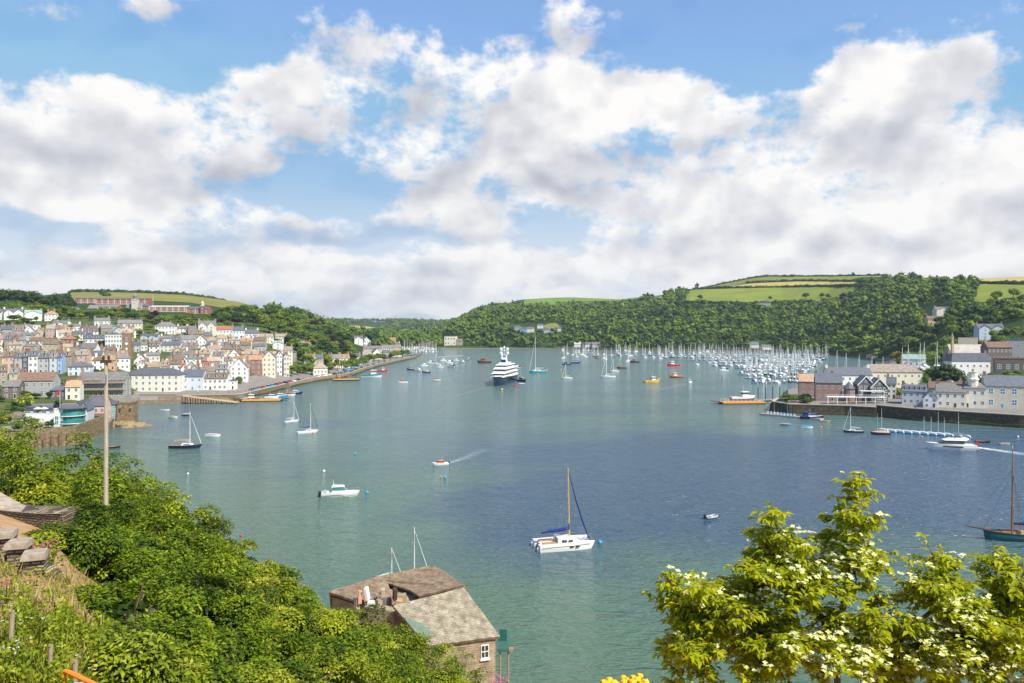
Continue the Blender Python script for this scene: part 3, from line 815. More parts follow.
def window(par, x, y, z, w, h, rz=0.0, kindw=''):
    o = link(bpy.data.objects.new('window', WINM[kindw]), par)
    o.location = (x, y, z); o.scale = (w, 1, h); o.rotation_euler = (0, 0, rz)
    return o
def slab(m, a, b, c, d, t=.22, mi=0):
    """a roof slope a-b-c-d (counter-clockwise from outside) with thickness"""
    a, b, c, d = map(Vector, (a, b, c, d))
    n = (b - a).cross(d - a).normalized() * t
    m.add([a, b, c, d, a - n, b - n, c - n, d - n], [(0, 1, 2, 3), (7, 6, 5, 4), (0, 4, 5, 1), (1, 5, 6, 2), (2, 6, 7, 3), (3, 7, 4, 0)], mi)

def house(x, y, z, rz, w, d, eave, rh, wall='white', roof='slate', style='gable', cols=None, floors=None, chim=2, door='dark', side=True,
          dormers=0, name='house', wk='', chm=None, wallmat=None, base=3.0, winscale=1.0, gables=0, nowin=False, barge=False):
    """one house: front at local y=0 facing -y, ridge along x (gable), along y (front), hipped or flat"""
    o = empty(name, (x, y, z), rz)
    wm = wallmat or WALL[wall]; rm = ROOF[roof]
    hw = w / 2; e = .35
    m = MB()
    m.box(-hw, 0, -base, hw, d, eave)
    if style == 'gable' and rh > .2:
        for s in (-1, 1):
            xx = s * hw; xi = s * (hw - .3)
            m.add([(xx, 0, eave), (xx, d, eave), (xx, d / 2, eave + rh), (xi, 0, eave), (xi, d, eave), (xi, d / 2, eave + rh)],
                  [(0, 1, 2), (5, 4, 3), (0, 2, 5, 3), (1, 4, 5, 2)])
    if style == 'front':
        for yy, yi in ((0, .3), (d, d - .3)):
            m.add([(-hw, yy, eave), (hw, yy, eave), (0, yy, eave + rh), (-hw, yi, eave), (hw, yi, eave), (0, yi, eave + rh)],
                  [(0, 1, 2), (5, 4, 3), (0, 2, 5, 3), (1, 4, 5, 2)])
    m.build('wall', wm, o)
    r = MB()
    t = .2
    if style == 'gable':
        k = rh / (d / 2) * e; zr = eave + rh + t; z0 = eave - k + t
        slab(r, (-hw - .15, -e, z0), (hw + .15, -e, z0), (hw + .15, d / 2, zr), (-hw - .15, d / 2, zr), t)
        slab(r, (hw + .15, d + e, z0), (-hw - .15, d + e, z0), (-hw - .15, d / 2, zr), (hw + .15, d / 2, zr), t)
    elif style == 'front':
        k = rh / hw * e; zr = eave + rh + t; z0 = eave - k + t
        slab(r, (hw + e, -.35, z0), (hw + e, d + .2, z0), (0, d + .2, zr), (0, -.35, zr), t)
        slab(r, (-hw - e, d + .2, z0), (-hw - e, -.35, z0), (0, -.35, zr), (0, d + .2, zr), t)
    elif style == 'hip':
        ins = min(hw * .9, d / 2 * .95); zr = eave + rh; z0 = eave
        A, B, Cc, Dd = (-hw - e, -e, z0), (hw + e, -e, z0), (hw + e, d + e, z0), (-hw - e, d + e, z0)
        p, q = (-hw + ins, d / 2, zr), (hw - ins, d / 2, zr)
        r.add([A, B, Cc, Dd, p, q] + [(a[0], a[1], z0 - .18) for a in (A, B, Cc, Dd)],
              [(0, 1, 5, 4), (1, 2, 5), (2, 3, 4, 5), (3, 0, 4), (6, 9, 8, 7), (0, 6, 7, 1), (1, 7, 8, 2), (2, 8, 9, 3), (3, 9, 6, 0)])
    elif style == 'mansard':
        i = .9; z1 = eave + rh
        A, B, Cc, Dd = (-hw - .2, -.2, eave), (hw + .2, -.2, eave), (hw + .2, d + .2, eave), (-hw - .2, d + .2, eave)
        a, b, c, dd = (-hw + i, i, z1), (hw - i, i, z1), (hw - i, d - i, z1), (-hw + i, d - i, z1)
        r.add([A, B, Cc, Dd, a, b, c, dd], [(3, 2, 1, 0), (0, 1, 5, 4), (1, 2, 6, 5), (2, 3, 7, 6), (3, 0, 4, 7), (4, 5, 6, 7)])
    else:
        r.box(-hw - .15, -.15, eave, hw + .15, d + .15, eave + .3)
        r.box(-hw - .15, -.15, eave + .3, hw + .15, .1, eave + .55); r.box(-hw - .15, d - .1, eave + .3, hw + .15, d + .15, eave + .55)
    ro = r.build('roof', rm, o)
    if barge:
        for s in (-1, 1):
            bg_ = MB(); k = rh / hw; p, q = Vector((s * (hw + .45), -.42, eave - .45 * k)), Vector((0, -.42, eave + rh + .1))
            bg_.add([p, q, q + Vector((0, 0, -.55)), p + Vector((0, 0, -.55)), p + Vector((0, .06, 0)), q + Vector((0, .06, 0)), q + Vector((0, .06, -.55)), p + Vector((0, .06, -.55))], [(0, 1, 2, 3), (7, 6, 5, 4), (0, 4, 5, 1), (1, 5, 6, 2), (2, 6, 7, 3), (3, 7, 4, 0)])
            bg_.build('bargeboard', TRIM, ro)
    top = eave + (rh if style != 'flat' else .3)
    cm = chm or (CHIMW if (wall == 'white' and RND.random() < .5) else (CHIMB if wall == 'brick' or RND.random() < .35 else CHIMM))
    for i in range(chim):
        c = link(bpy.data.objects.new('chimney', cm), ro)
        if style in ('gable', 'flat', 'mansard'):
            xs = [-hw + .65, hw - .65, 0][i % 3]; ys = d / 2
        elif style == 'front': xs, ys = [(hw * .5, d * .75), (-hw * .5, d * .75)][i % 2]
        else: xs, ys = [(-hw * .45, d * .55), (hw * .45, d * .55)][i % 2]
        c.location = (xs, ys, top + (.1 if style != 'front' else -rh * .4)); c.scale = (1.15, .85, 1.5)
    floors = floors or max(1, int(round(eave / 2.9)))
    cols = cols or max(1, int(round(w / 2.7)))
    fh = eave / floors
    dc = RND.randrange(cols)
    if not nowin:
        for f in range(floors):
            for c in range(cols):
                xx = -hw + w * (c + .5) / cols
                if f == 0 and c == dc and floors > 1:
                    dd = link(bpy.data.objects.new('door', DOORM[door]), o); dd.location = (xx, 0, .05); dd.scale = (1.1, 1, 2.2)
                    continue
                window(o, xx, 0, fh * (f + .52), 1.15 * winscale, min(1.55, fh * .55) * winscale, 0, wk)
        if side:
            ns = max(1, int(d / 4))
            for f in range(floors):
                for c in range(ns):
                    window(o, hw, d * (c + .5) / ns, fh * (f + .52), 1.0 * winscale, min(1.45, fh * .52) * winscale, math.pi / 2, wk)
        if style == 'front' and rh > 2.2:
            window(o, 0, 0, eave + rh * .32, 1.0, 1.1, 0, wk)
    for i in range(dormers):
        xx = -hw + w * (i + .5) / dormers
        dm = MB(); y0 = .35 if style == 'mansard' else d * .12
        zb = eave + (.35 if style == 'mansard' else rh * .24)
        dm.box(xx - .65, y0, zb - .4, xx + .65, d * .45, zb + 1.15, 0)
        dm.add([(xx - .8, y0 - .12, zb + 1.15), (xx + .8, y0 - .12, zb + 1.15), (xx, y0 - .12, zb + 1.8), (xx - .8, d * .45, zb + 1.15), (xx + .8, d * .45, zb + 1.15), (xx, d * .45, zb + 1.8)],
               [(0, 1, 2), (1, 4, 5, 2), (0, 2, 5, 3), (3, 5, 4)], 1)
        dm.add([(xx - .42, y0 - .01, zb), (xx + .42, y0 - .01, zb), (xx + .42, y0 - .01, zb + 1), (xx - .42, y0 - .01, zb + 1)], [(0, 1, 2, 3)], 2)
        dm.build('dormer', [TRIM, rm, GLASS], ro)
    for i in range(gables):
        # cross gables standing forward of the front wall
        gw = w / gables * .46; xx = -hw + w * (i + .5) / gables
        gm = MB(); zt = eave + rh * .75
        gm.prism([(xx - gw, -.5), (xx + gw, -.5), (xx + gw, 0), (xx - gw, 0)], -base, eave, 0)
        gm.add([(xx - gw, -.5, eave), (xx + gw, -.5, eave), (xx, -.5, zt), (xx - gw, d / 2, eave), (xx + gw, d / 2, eave), (xx, d / 2, zt)], [(0, 1, 2), (3, 5, 4)], 0)
        gp = gm.build('gable', [wm], o)
        rr = MB()
        kk = (zt - eave) / gw * .3
        slab(rr, (xx + gw + .3, -.85, eave - kk + .2), (xx + gw + .3, d / 2, eave - kk + .2), (xx, d / 2, zt + .2), (xx, -.85, zt + .2), .18)
        slab(rr, (xx - gw - .3, d / 2, eave - kk + .2), (xx - gw - .3, -.85, eave - kk + .2), (xx, -.85, zt + .2), (xx, d / 2, zt + .2), .18)
        rr.build('gable_roof', rm, gp)
        for f in range(floors):
            window(gp, xx, -.5, fh * (f + .52), 1.2, min(1.5, fh * .55), 0, wk)
        window(gp, xx, -.5, eave + (zt - eave) * .28, .8, .9, 0, wk)
    return o

ROWS = {}          # phrase -> [(px, object, wall word, roof word)]
RECTS = []
def place(px0, px1, ytop, ybase, wall, roof, style='gable', phrase='', yaw=None, label=None, Ymin=200, Y=None, d=None, rhk=.32, cat='house', **kw):
    pc = (px0 + px1) / 2
    Y = Y or ghit(pc, ybase, Ymin)
    s = F / Y
    yaw = yaw if yaw is not None else (RND.uniform(.0, .6) if pc < 500 else RND.uniform(-.25, -.05))
    w = (px1 - px0) / s
    d = d or max(6.5, min(9.5, w * .8))
    tot = (ybase - ytop) / s
    rh = tot * rhk if style != 'flat' else .3
    if style == 'front': rh = min(tot * .42, w * .5)
    if style == 'gable' or style == 'hip': rh = min(rh, d * .45)
    eave = max(2.3, tot - rh)
    wv = w / (math.cos(yaw) + .0) - (d * abs(math.sin(yaw)) * .6)
    wv = max(w * .75, wv)
    z = zat(pc, Y)
    o = house(X(pc, Y), Y, z, yaw, wv, d, eave, rh, wall, roof, style, **kw)
    RECTS.append((px0, px1, ybase, Y))
    if label:
        tag(o, label, cat)
    else:
        ROWS.setdefault(phrase, []).append((pc, o, wall, roof))
    return o

# ---- the west bank town, row by row (edges, ridge row and foot row as they stand in view)
T = 'among the villas under the trees'
for a in [(5, 22, 309, 320, 'white', 'slate', dict(gables=2)), (25, 41, 310, 321, 'white', 'green', dict(wk='teal', gables=1)), (45, 58, 311, 321, 'white', 'orange', dict(style='hip')),
          (95, 110, 318, 327, 'white', 'grey', {}), (118, 141, 320, 331, 'cream', 'grey', dict(chim=3)), (155, 175, 322, 334, 'white', 'grey', dict(style='hip')),
          (176, 187, 326, 334, 'white', 'grey', {}), (188, 197, 326, 337, 'white', 'slate', {}), (198, 216, 321, 337, 'cream', 'grey', dict(gables=2)),
          (216, 233, 326, 338, 'white', 'red', {}), (233, 245, 327, 339, 'pale blue', 'slate', {}), (245, 259, 330, 341, 'white', 'slate', {}),
          (259, 274, 334, 343, 'cream', 'tan', {}), (275, 288, 334, 342, 'cream', 'tan', {}), (-14, 1, 309, 320, 'white', 'slate', {})]:
    k = dict(a[6]); st = k.pop('style', 'gable'); place(*a[:6], st, T, **k)
T = 'in the second row down'
for a in [(10, 24, 325, 333, 'tan', 'brown', {}), (26, 40, 325, 333, 'white', 'pale', dict(style='flat', chim=0)), (51, 67, 321, 331, 'white', 'grey', dict(gables=1)), (67, 80, 324, 331, 'white', 'grey', {}),
          (84, 96, 326, 333, 'white', 'slate', {}), (97, 107, 327, 335, 'white', 'grey', {}), (109, 121, 325, 334, 'teal', 'grey', dict(gables=1)), (122, 135, 325, 335, 'white', 'green', dict(style='front')),
          (140, 157, 334, 343, 'pale blue', 'slate', dict(gables=2)), (0, 9, 327, 334, 'cream', 'brown', {}), (159, 172, 336, 344, 'white', 'grey', {}), (178, 190, 337, 345, 'grey', 'slate', {})]:
    k = dict(a[6]); st = k.pop('style', 'gable'); place(*a[:6], st, T, **k)
T = 'in the third row down'
for a in [(0, 9, 335, 345, 'tan', 'brown', {}), (11, 23, 333, 342, 'blue', 'grey', {}), (24, 35, 333, 341, 'cream', 'grey', {}), (58, 71, 330, 341, 'cream', 'tan', {}), (72, 83, 331, 341, 'white', 'slate', {}),
          (85, 105, 335, 347, 'white', 'slate', dict(dormers=4)), (132, 140, 342, 352, 'grey', 'slate', {}), (140, 148, 342, 351, 'white', 'grey', {}), (149, 160, 342, 351, 'cream', 'grey', {}),
          (160, 180, 342, 352, 'cream', 'slate', {}), (181, 199, 343, 352, 'grey', 'grey', {}), (205, 215, 343, 353, 'blue', 'slate', dict(gables=1)), (216, 225, 342, 352, 'white', 'grey', {}), (226, 237, 344, 353, 'white', 'slate', {}),
          (240, 250, 343, 351, 'tan', 'brown', {}), (272, 284, 341, 350, 'white', 'green', dict(gables=1)), (254, 266, 344, 352, 'grey', 'slate', {})]:
    k = dict(a[6]); st = k.pop('style', 'gable'); place(*a[:6], st, T, **k)
place(105, 122, 334, 348, 'white', 'slate', 'flat', label='tall plain white block with a grid of windows, beside the church tower', cols=6, floors=3, chim=2, yaw=.15, cat='building')
T = 'in the tall coloured street fronts'
for a in [(-8, 4, 353, 374, 'yellow', 'brown'), (4, 14, 352, 374, 'pink', 'brown'), (14, 22, 353, 374, 'grey', 'slate'), (22, 28, 352, 374, 'dark', 'slate'), (28, 38, 351, 374, 'white', 'slate'),
          (38, 49, 354, 374, 'grey', 'slate'), (49, 57, 353, 374, 'pale blue', 'grey'), (57, 62, 353, 374, 'blue', 'slate'), (62, 72, 352, 372, 'stone', 'brown')]:
    place(*a, 'gable', T, yaw=.22, dormers=1, side=False, rhk=.22)
place(43, 58, 340, 350, 'tan', 'slate', 'hip', 'in the fourth row down'); place(63, 73, 344, 354, 'yellow', 'tan', 'gable', 'in the fourth row down'); place(76, 95, 345, 355, 'white', 'slate', 'gable', 'in the fourth row down')
place(98, 112, 347, 356, 'stone', 'brown', 'gable', 'in the fourth row down'); place(24, 36, 344, 352, 'grey', 'brown', 'gable', 'in the fourth row down'); place(146, 160, 353, 362, 'cream', 'grey', 'gable', 'in the fourth row down')
place(68, 90, 362, 376, 'pale blue', 'slate', 'hip', label='pale blue house with a wide slate hipped roof above the balcony block', yaw=.3)
place(222, 285, 352, 359, 'tan', 'ochre', 'gable', label='very long ochre-roofed market building across the lower town', yaw=.1, d=12, chim=0, side=False, cols=14, floors=1, cat='building')
# front buildings above and along the quay
place(2, 19, 381, 399, 'brown', 'grey', 'gable', label='brown lean shed beside the long grey-roofed building', yaw=.2, chim=0, cols=2, cat='shed')
place(17, 52, 373, 397, 'grey', 'brown', 'gable', label='long grey-walled building under a mossy brown roof', yaw=.18, chim=1, cols=5, floors=2, cat='building')
place(50, 67, 386, 399, 'dark', 'slate', 'hip', label='low dark building with slate hipped roof behind the red flag', yaw=.2, chim=0, cols=3)
place(65, 80, 381, 400, 'cream', 'orange', 'gable', label='cream cottage with orange ridge tiles right of the low dark building', yaw=.25, floors=2, cols=2)
bb = place(78, 124, 373, 397, 'stone', 'grey', 'gable', label='long balconied block with rows of dark glazing under a grey roof', yaw=.15, chim=1, cols=9, floors=3, winscale=1.3, cat='building')
_w = 44 * ghit(101, 397) / F
for f in (1, 2):
    bm = MB(); zz = 11.4 / 3 * f * .8
    bm.box(-_w / 2, -1.4, zz, _w / 2, -.01, zz + .15); bm.box(-_w / 2, -1.4, zz + .15, _w / 2, -1.34, zz + .95)
    bm.build('balcony', WOOD, bb)
place(127, 179, 370, 393.2, 'cream', 'slate', 'hip', label='long cream three-storey quayside hotel under a slate hipped roof', yaw=.06, d=11, cols=8, floors=3, chim=3, rhk=.27, Y=437, cat='hotel', chm=CHIMM)
place(182, 203, 371, 391, 'pale blue', 'slate', 'gable', label='pale blue quayside house with rows of blue windows', yaw=.1, cols=3, floors=2, wk='blue', Y=447, door='blue')
place(203, 227, 374, 391, 'white', 'brown', 'gable', label='low white quayside inn with three dormers in a brown roof', yaw=.1, cols=5, floors=2, dormers=3, Y=450)
place(226, 235, 382, 391, 'white', 'slate', 'flat', label='small white flat-roofed kiosk beside the dormered quayside inn', yaw=.1, chim=0, Y=455)
place(230, 248, 364, 386, 'white', 'grey', 'front', label='tall white gable-fronted house over the quay slip', yaw=.25, cols=3, floors=3, Y=490)
place(250, 262, 360, 380, 'brick', 'orange', 'gable', label='brick house with a bright orange roof near the ferry berth', yaw=.3, cols=2, floors=3, Y=525)
place(262, 276, 353, 379, 'cream', 'grey', 'front', label='tall cream gabled house between orange roof and white bay fronts', yaw=.3, cols=3, floors=4, Y=535)
for i, (a, b, w, rf) in enumerate([(276, 283, 'white', 'slate'), (283, 290, 'cream', 'slate')]):
    place(a, b, 355, 379, w, rf, 'front', 'of the two bay-fronted hotels by the promenade', yaw=.4, cols=2, floors=4, Y=556)
place(284, 293, 347, 369, 'cream', 'tan', 'gable', label='tall cream house with tan roof behind the promenade hotels', yaw=.3, Y=600)
place(300, 306, 341, 348, 'white', 'grey', 'gable', 'half hidden in the slope trees'); place(306, 312, 342, 349, 'white', 'brown', 'gable', 'half hidden in the slope trees')
place(354, 363, 336, 345, 'white', 'slate', 'gable', 'above the promenade trees', Ymin=700, gables=1); place(362, 371, 337, 346, 'white', 'slate', 'front', 'above the promenade trees', Ymin=700)
place(363, 382, 346, 355, 'white', 'grey', 'gable', 'above the promenade trees', Ymin=700); place(382, 401, 345, 355, 'cream', 'grey', 'gable', 'above the promenade trees', Ymin=700)
place(373, 386, 340, 347, 'brown', 'slate', 'gable', 'above the promenade trees', Ymin=800, chim=0); place(384, 396, 338, 346, 'tan', 'orange', 'gable', 'above the promenade trees', Ymin=800); place(390, 401, 343, 351, 'white', 'brown', 'gable', 'above the promenade trees', Ymin=800)
kq = place(313, 328, 360, 373, 'cream', 'tan', 'hip', label='cream waiting room with hipped tan roof on the promenade', yaw=.25, Y=592, chim=0, floors=1, rhk=.5)
R9 = random.Random(12)
for px in (309, 318, 327, 336, 345, 356, 367, 377, 387, 397):
    Yh = shoreY(px) + R9.uniform(82, 105); hgt = R9.uniform(8.5, 11.5); wd = R9.uniform(8, 11); b_ = HY + F * (H - zat(px, Yh)) / Yh
    place(px - wd / 2, px + wd / 2, b_ - hgt * F / Yh, b_, R9.choice(['white', 'cream', 'white', 'pale blue', 'tan']), R9.choice(['grey', 'slate', 'brown', 'tan']), R9.choice(['gable', 'gable', 'hip', 'front']), 'behind the promenade trees', Y=Yh, dormers=R9.choice([0, 2]))
# bandstand
Yb = 600; b = empty('bandstand', (X(302, Yb), Yb, zat(302, Yb)))
m = MB(); m.lathe([(3.4, -.5), (3.4, .5)], 8); m.build('plinth', WALL['stone'], b)
for i in range(8):
    m = MB(); a = math.pi / 4 * i; m.tube((3 * math.cos(a), 3 * math.sin(a), .5), (3 * math.cos(a), 3 * math.sin(a), 3.5), .12); m.build('post', WHITE, b)
m = MB(); m.lathe([(3.8, 3.5), (3.7, 3.7), (1.2, 5.1), (.1, 6.2)], 8); m.build('roof', ROOF['grey'], b)
tag(b, 'small octagonal bandstand with a pointed grey roof on the promenade', 'bandstand')

# the packed roofs between, filling terrace lines down the hill
PAL_W = ['white'] * 5 + ['cream', 'cream', 'grey', 'tan', 'tan', 'pale blue', 'stone', 'stone', 'pink', 'yellow', 'brick']
PAL_R = ['slate', 'grey', 'grey', 'brown', 'brown', 'brown', 'tan', 'tan', 'tan', 'slate', 'grey', 'brown', 'red', 'orange']
FILL = [(338, -10, 135, 'on the line below the second row'), (343, 18, 205, 'on the line behind the church tower'), (348.5, -12, 268, 'on the terrace level with the church'),
        (354, -12, 220, 'on the terrace just below the church'), (359, 70, 282, 'on the terrace of mid-town roofs'), (364.5, 74, 270, 'among the crowded lower roofs'),
        (370, 92, 262, 'on the roofline two streets behind the quay'), (376, 126, 248, 'on the roofline one street behind the quay'), (385, -14, 14, 'by the brown lean shed'), (382, 180, 232, 'directly behind the quay houses')]
for py, a, b, ph in FILL:
    x = a
    while x < b:
        w = RND.uniform(8.5, 15)
        Y = ghit(x + w / 2, py, 230)
        clash = any(x < r1 - 1 and x + w > r0 + 1 and abs(Y - ry) < 13 for r0, r1, rb, ry in RECTS) or (121 < x + w and x < 132 and 500 < Y < 545)
        if not clash and RND.random() < .93:
            h = RND.uniform(7.5, 10.5)
            place(x, x + w, py - h * F / Y, py, RND.choice(PAL_W), RND.choice(PAL_R), RND.choice(['gable', 'gable', 'gable', 'front', 'hip']), ph, Y=Y, dormers=RND.choice([0, 0, 1, 2]), chim=RND.choice([1, 2, 2]))
        x += w * RND.choice([1.0, 1.02, 1.08, 1.3])
for phrase, items in ROWS.items():
    items.sort(key=lambda t: t[0])
    for i, (px, o, wl, rf) in enumerate(items):
        tag(o, f'{wl} house, {rf} roof, {phrase}' + (f', {ordn(i + 1)} from left' if len(items) > 1 else ''), 'house', ('houses ' + phrase) if len(items) > 1 else None)
ROWS.clear()

# church tower
Yt = 520; t = empty('church_tower', (X(126.5, Yt), Yt, zat(126.5, Yt)), .2)
m = MB(); m.box(-2.9, 0, -4, 2.9, 5.8, 15.6); m.build('wall', masonry('tower_stone', (.36, .25, .17), (.28, .20, .14), (.2, .16, .12), 1, .9, .45), t)
m = MB()
for q in range(4):
    for k in range(4):
        u = -2.9 + .2 + k * 1.53
        if q % 2 == 0: m.box(u, -.1 if q == 0 else 5.4, 15.6, u + .8, .4 if q == 0 else 5.9, 16.7)
        else: m.box(-3.0 if q == 1 else 2.5, .5 + k * 1.25, 15.6, -2.5 if q == 1 else 3.0, 1.2 + k * 1.25, 16.7)
m.build('battlement', MAT['tower_stone'], t)
for xx, zz in ((0, 12.5), (0, 6)): window(t, xx, 0, zz, 1.1, 2.2)
window(t, 2.9, 2.9, 12.5, 1.1, 2.2, math.pi / 2)
m = MB(); m.lathe([(.9, 0), (.9, .12)], 14); ck = m.build('clock_face', TRIM, t); ck.location = (0, -.06, 9.6); ck.rotation_euler = (math.pi / 2, 0, 0)
tag(t, 'square brown stone church tower with battlements rising among the roofs', 'church tower')

# brick college on the hill
CBRICK = mat('college_brick', (.38, .125, .08), .85, .15, .3)
def wing(name, px0, px1, ytop, ybase, wall, roof, label, bays, Y, d=16, bands=True, rhk=.2, style='gable', floors=2):
    pc = (px0 + px1) / 2; w = (px1 - px0) * Y / F; tot = (ybase - ytop) * Y / F
    rh = tot * rhk; z = H - (ybase - HY) * Y / F
    o = house(X(pc, Y), Y, z, .08, w, d, tot - rh, rh, wall, roof, style, wallmat=CBRICK if wall == 'brick' else None, cols=bays, floors=floors, chim=0, side=False, name=name, base=14, winscale=1.25)
    if bands:
        for i in range(0, bays + 1, 2):
            m = MB(); xx = -w / 2 + w * i / bays
            m.box(xx - .45, -.28, -2, xx + .45, -.03, tot - rh + .2); m.build('pilaster', PSTONE, o)
        m = MB(); m.box(-w / 2, -.34, (tot - rh) * .48, w / 2, -.29, (tot - rh) * .54); m.build('string_course', PSTONE, o)
    return tag(o, label, 'college building')
PSTONE = mat('portland_stone', (.62, .56, .48), .8, .1, .5)
wing('college_block', 75, 97, 297.5, 307, 'brick', 'slate', 'short upper brick range of the hilltop college, west of the long range', 7, 985, 14, floors=2, rhk=.12)
wing('college_block', 97, 147, 298, 309, 'brick', 'slate', 'long upper brick range of the hilltop college with pale vertical bands', 17, 975, 14, floors=2, rhk=.12)
wing('college_block', 87, 100, 305, 312, 'stone', 'grey', 'low grey-roofed hall of the college below the brick ranges', 4, 925, bands=False, rhk=.6)
wing('college_block', 98, 118, 305, 314, 'brick', 'grey', 'lower brick wing of the college with banded end pavilions', 7, 915, 12)
wing('college_block', 126, 142, 303, 314, 'stone', 'grey', 'grey stone chapel wing under the college clock tower', 4, 915, 14, False, .45, floors=1)
wing('college_block', 142, 149, 304, 315, 'brick', 'slate', 'small brick pavilion at the east end of the chapel wing', 2, 908, 10)
wing('college_block', 150, 187, 305.5, 316, 'brick', 'pale', 'wide main front of the college with a pale stone roofline', 13, 905, 16, rhk=.16)
wing('college_block', 187, 208, 306.5, 318, 'brick', 'slate', 'eastern brick block of the college around the red turret', 5, 900, 14)
# terrace walls below the main front
Yq = 893; tw = empty('terrace_wall', (X(170, Yq), Yq, H - (321 - HY) * Yq / F)); m = MB(); wq = 40 * Yq / F
m.box(-wq / 2, 0, -8, wq / 2, 6, 5.2); m.build('wall', PSTONE, tw); m = MB(); m.box(-wq / 2 - .3, -.3, 5.2, wq / 2 + .3, 6.2, 5.9); m.build('coping', TRIM, tw)
tag(tw, 'long pale terrace wall below the main college front', 'terrace wall')
def turret(px, ytop, ybase, Y, w, m1, m2, label, name='college_tower', dome=True):
    z = H - (ybase - HY) * Y / F; h = (ybase - ytop) * Y / F
    o = empty(name, (X(px, Y), Y, z), .1); m = MB(); m.box(-w / 2, 0, -10, w / 2, w, h * .66); m.build('shaft', m1, o)
    m = MB(); m.box(-w / 2 - .3, -.3, h * .66, w / 2 + .3, w + .3, h * .7); m.build('cornice', PSTONE, o)
    m = MB(); m.lathe([(w * .42, h * .7), (w * .42, h * .84), (w * .48, h * .85), (w * .3, h * .93), (.15, h), (.05, h * 1.08)], 8, 0, 0, w / 2); m.build('cupola', m2, o)
    for k in (.25, .5): window(o, 0, 0, h * k, 1.2, 2.2)
    tag(o, label, 'tower')
turret(134, 293, 314, 912, 5.5, PSTONE, ROOF['grey'], 'grey stone clock tower with a cupola on the college chapel')
turret(202, 301, 316, 898, 4, WALL['brick'], PSTONE, 'slim red turret with a white cupola at the east end of the college')
turret(64, 299.5, 315, 890, 4.5, WALL['brick'], ROOF['grey'], 'square brick chimney tower beside the dark sheds', name='chimney_tower')
wing('college_shed', 52, 63, 307, 315, 'grey', 'slate', 'dark-roofed shed left of the brick chimney tower', 4, 895, 12, False, .45, floors=1)
wing('college_shed', 66, 76, 307, 315, 'grey', 'slate', 'dark-roofed shed right of the brick chimney tower', 4, 895, 12, False, .45, floors=1)
m = MB(); p = P3(153, 316, 885); m.tube((0, 0, 0), (0, 0, 24), .22, .1); fp = m.build('flagpole', WHITE, loc=(p.x, p.y, p.z)); tag(fp, 'tall white flagpole in front of the main college front', 'flagpole')

# far bank and right-hand hillside houses
def far(px0, px1, ytop, ybase, wall, roof, label, Y0, **kw):
    st = kw.pop('style', 'gable'); kw.setdefault('chim', 0); kw.setdefault('side', False)
    return place(px0, px1, ytop, ybase, wall, roof, st, label=label, Ymin=Y0, yaw=kw.pop('yaw', -.1), **kw)
rf = far(444, 456, 336.5, 345.5, 'cream', 'pale', 'square cream riverside hall with tall dark windows on the far point', 1340, style='flat', d=18, cols=4, floors=2, winscale=2, cat='hall')
far(455, 462, 339, 345.5, 'tan', 'brown', 'low tan range attached right of the cream riverside hall', 1340)
for a in [(514, 520, 326, 333, 'white', 'slate', 'white end house of the far hillside group'), (520, 527, 327.5, 333, 'blue', 'slate', 'bright blue house in the far hillside group'), (527, 534, 327, 332.5, 'cream', 'brown', 'cream house right of the bright blue one, far hillside'),
          (537, 543, 324, 328.5, 'white', 'slate', 'single white house above the far hillside group'), (543, 549, 328, 333, 'grey', 'slate', 'grey house at the lower right of the far hillside group'), (549, 555, 327.5, 332.5, 'teal', 'grey', 'pale green house near the right end of the far group'), (556, 561, 327, 331.5, 'white', 'slate', 'white rightmost house of the far hillside group')]:
    far(*a, 1400)
far(574, 581, 342.6, 349, 'white', 'pale', 'white boatshed on the far shore under the woods', 1286)
far(585, 592, 342.3, 349, 'white', 'slate', 'white gabled boathouse on the far shore, next to a grey one', 1280)
far(592, 600, 342.5, 349, 'grey', 'grey', 'grey boathouse on the far shore, right of a white one', 1275)
far(751, 759, 342, 350, 'white', 'slate', 'white cottage behind the marina masts, by the wood edge', 1195)
far(763, 771, 345, 351, 'white', 'grey', 'white boat store behind the marina masts', 1185)
far(655, 662, 296, 301, 'white', 'grey', 'lone white house at the top of the middle wood', 1600)
hf = far(760, 771, 303, 308.5, 'pale blue', 'slate', 'long pale farmhouse with three gables below the big pasture', 1500, gables=3, chim=2)
far(936, 952, 307, 316, 'cream', 'grey', 'cream gabled villa high in the right-hand trees', 800, chim=2, gables=1, style='gable')
far(928, 945, 316, 325, 'pink', 'brown', 'pink terrace house below the cream villa in the trees', 770, chim=1)
far(923, 929, 319, 325, 'blue', 'slate', 'small bright blue house at the end of the pink terrace', 770)
far(979, 1004, 324, 339, 'pale blue', 'slate', 'pale blue hillside villa with two gables and slate roof', 560, gables=2, chim=2, yaw=-.15)

# ------------------------------------------------ right bank quay buildings
rb = lambda *a, **k: place(*a[:6], k.pop('style', 'gable'), label=a[6], Y=a[7], yaw=k.pop('yaw', -.42), **k)
rb(799, 834, 371, 393, 'brick', 'orange', 'brick house with orange roof and tall brick chimneys by the marina', 412, chim=3, chm=CHIMB, floors=2, cols=4, yaw=-.3)
b1 = rb(815, 843, 373, 400, 'brick', 'slate', 'brick boat club house under a big grey slate roof', 388, floors=2, cols=4, yaw=-.3, chim=0, d=11)
rb(858, 874, 375, 400, 'dark', 'slate', 'left half of the twin dark gables with white bargeboards', 384, style='front', cols=3, floors=2, chim=0, winscale=1.3, yaw=-.05, barge=True)
rb(871, 888, 377, 400, 'dark', 'slate', 'right half of the twin dark gables, fronted by white windows', 381, style='front', cols=3, floors=2, chim=0, winscale=1.5, yaw=-.05, barge=True)
rb(886, 897, 379, 400, 'cream', 'slate', 'narrow cream house beside the twin dark gables', 392, cols=2, floors=3, chim=1)
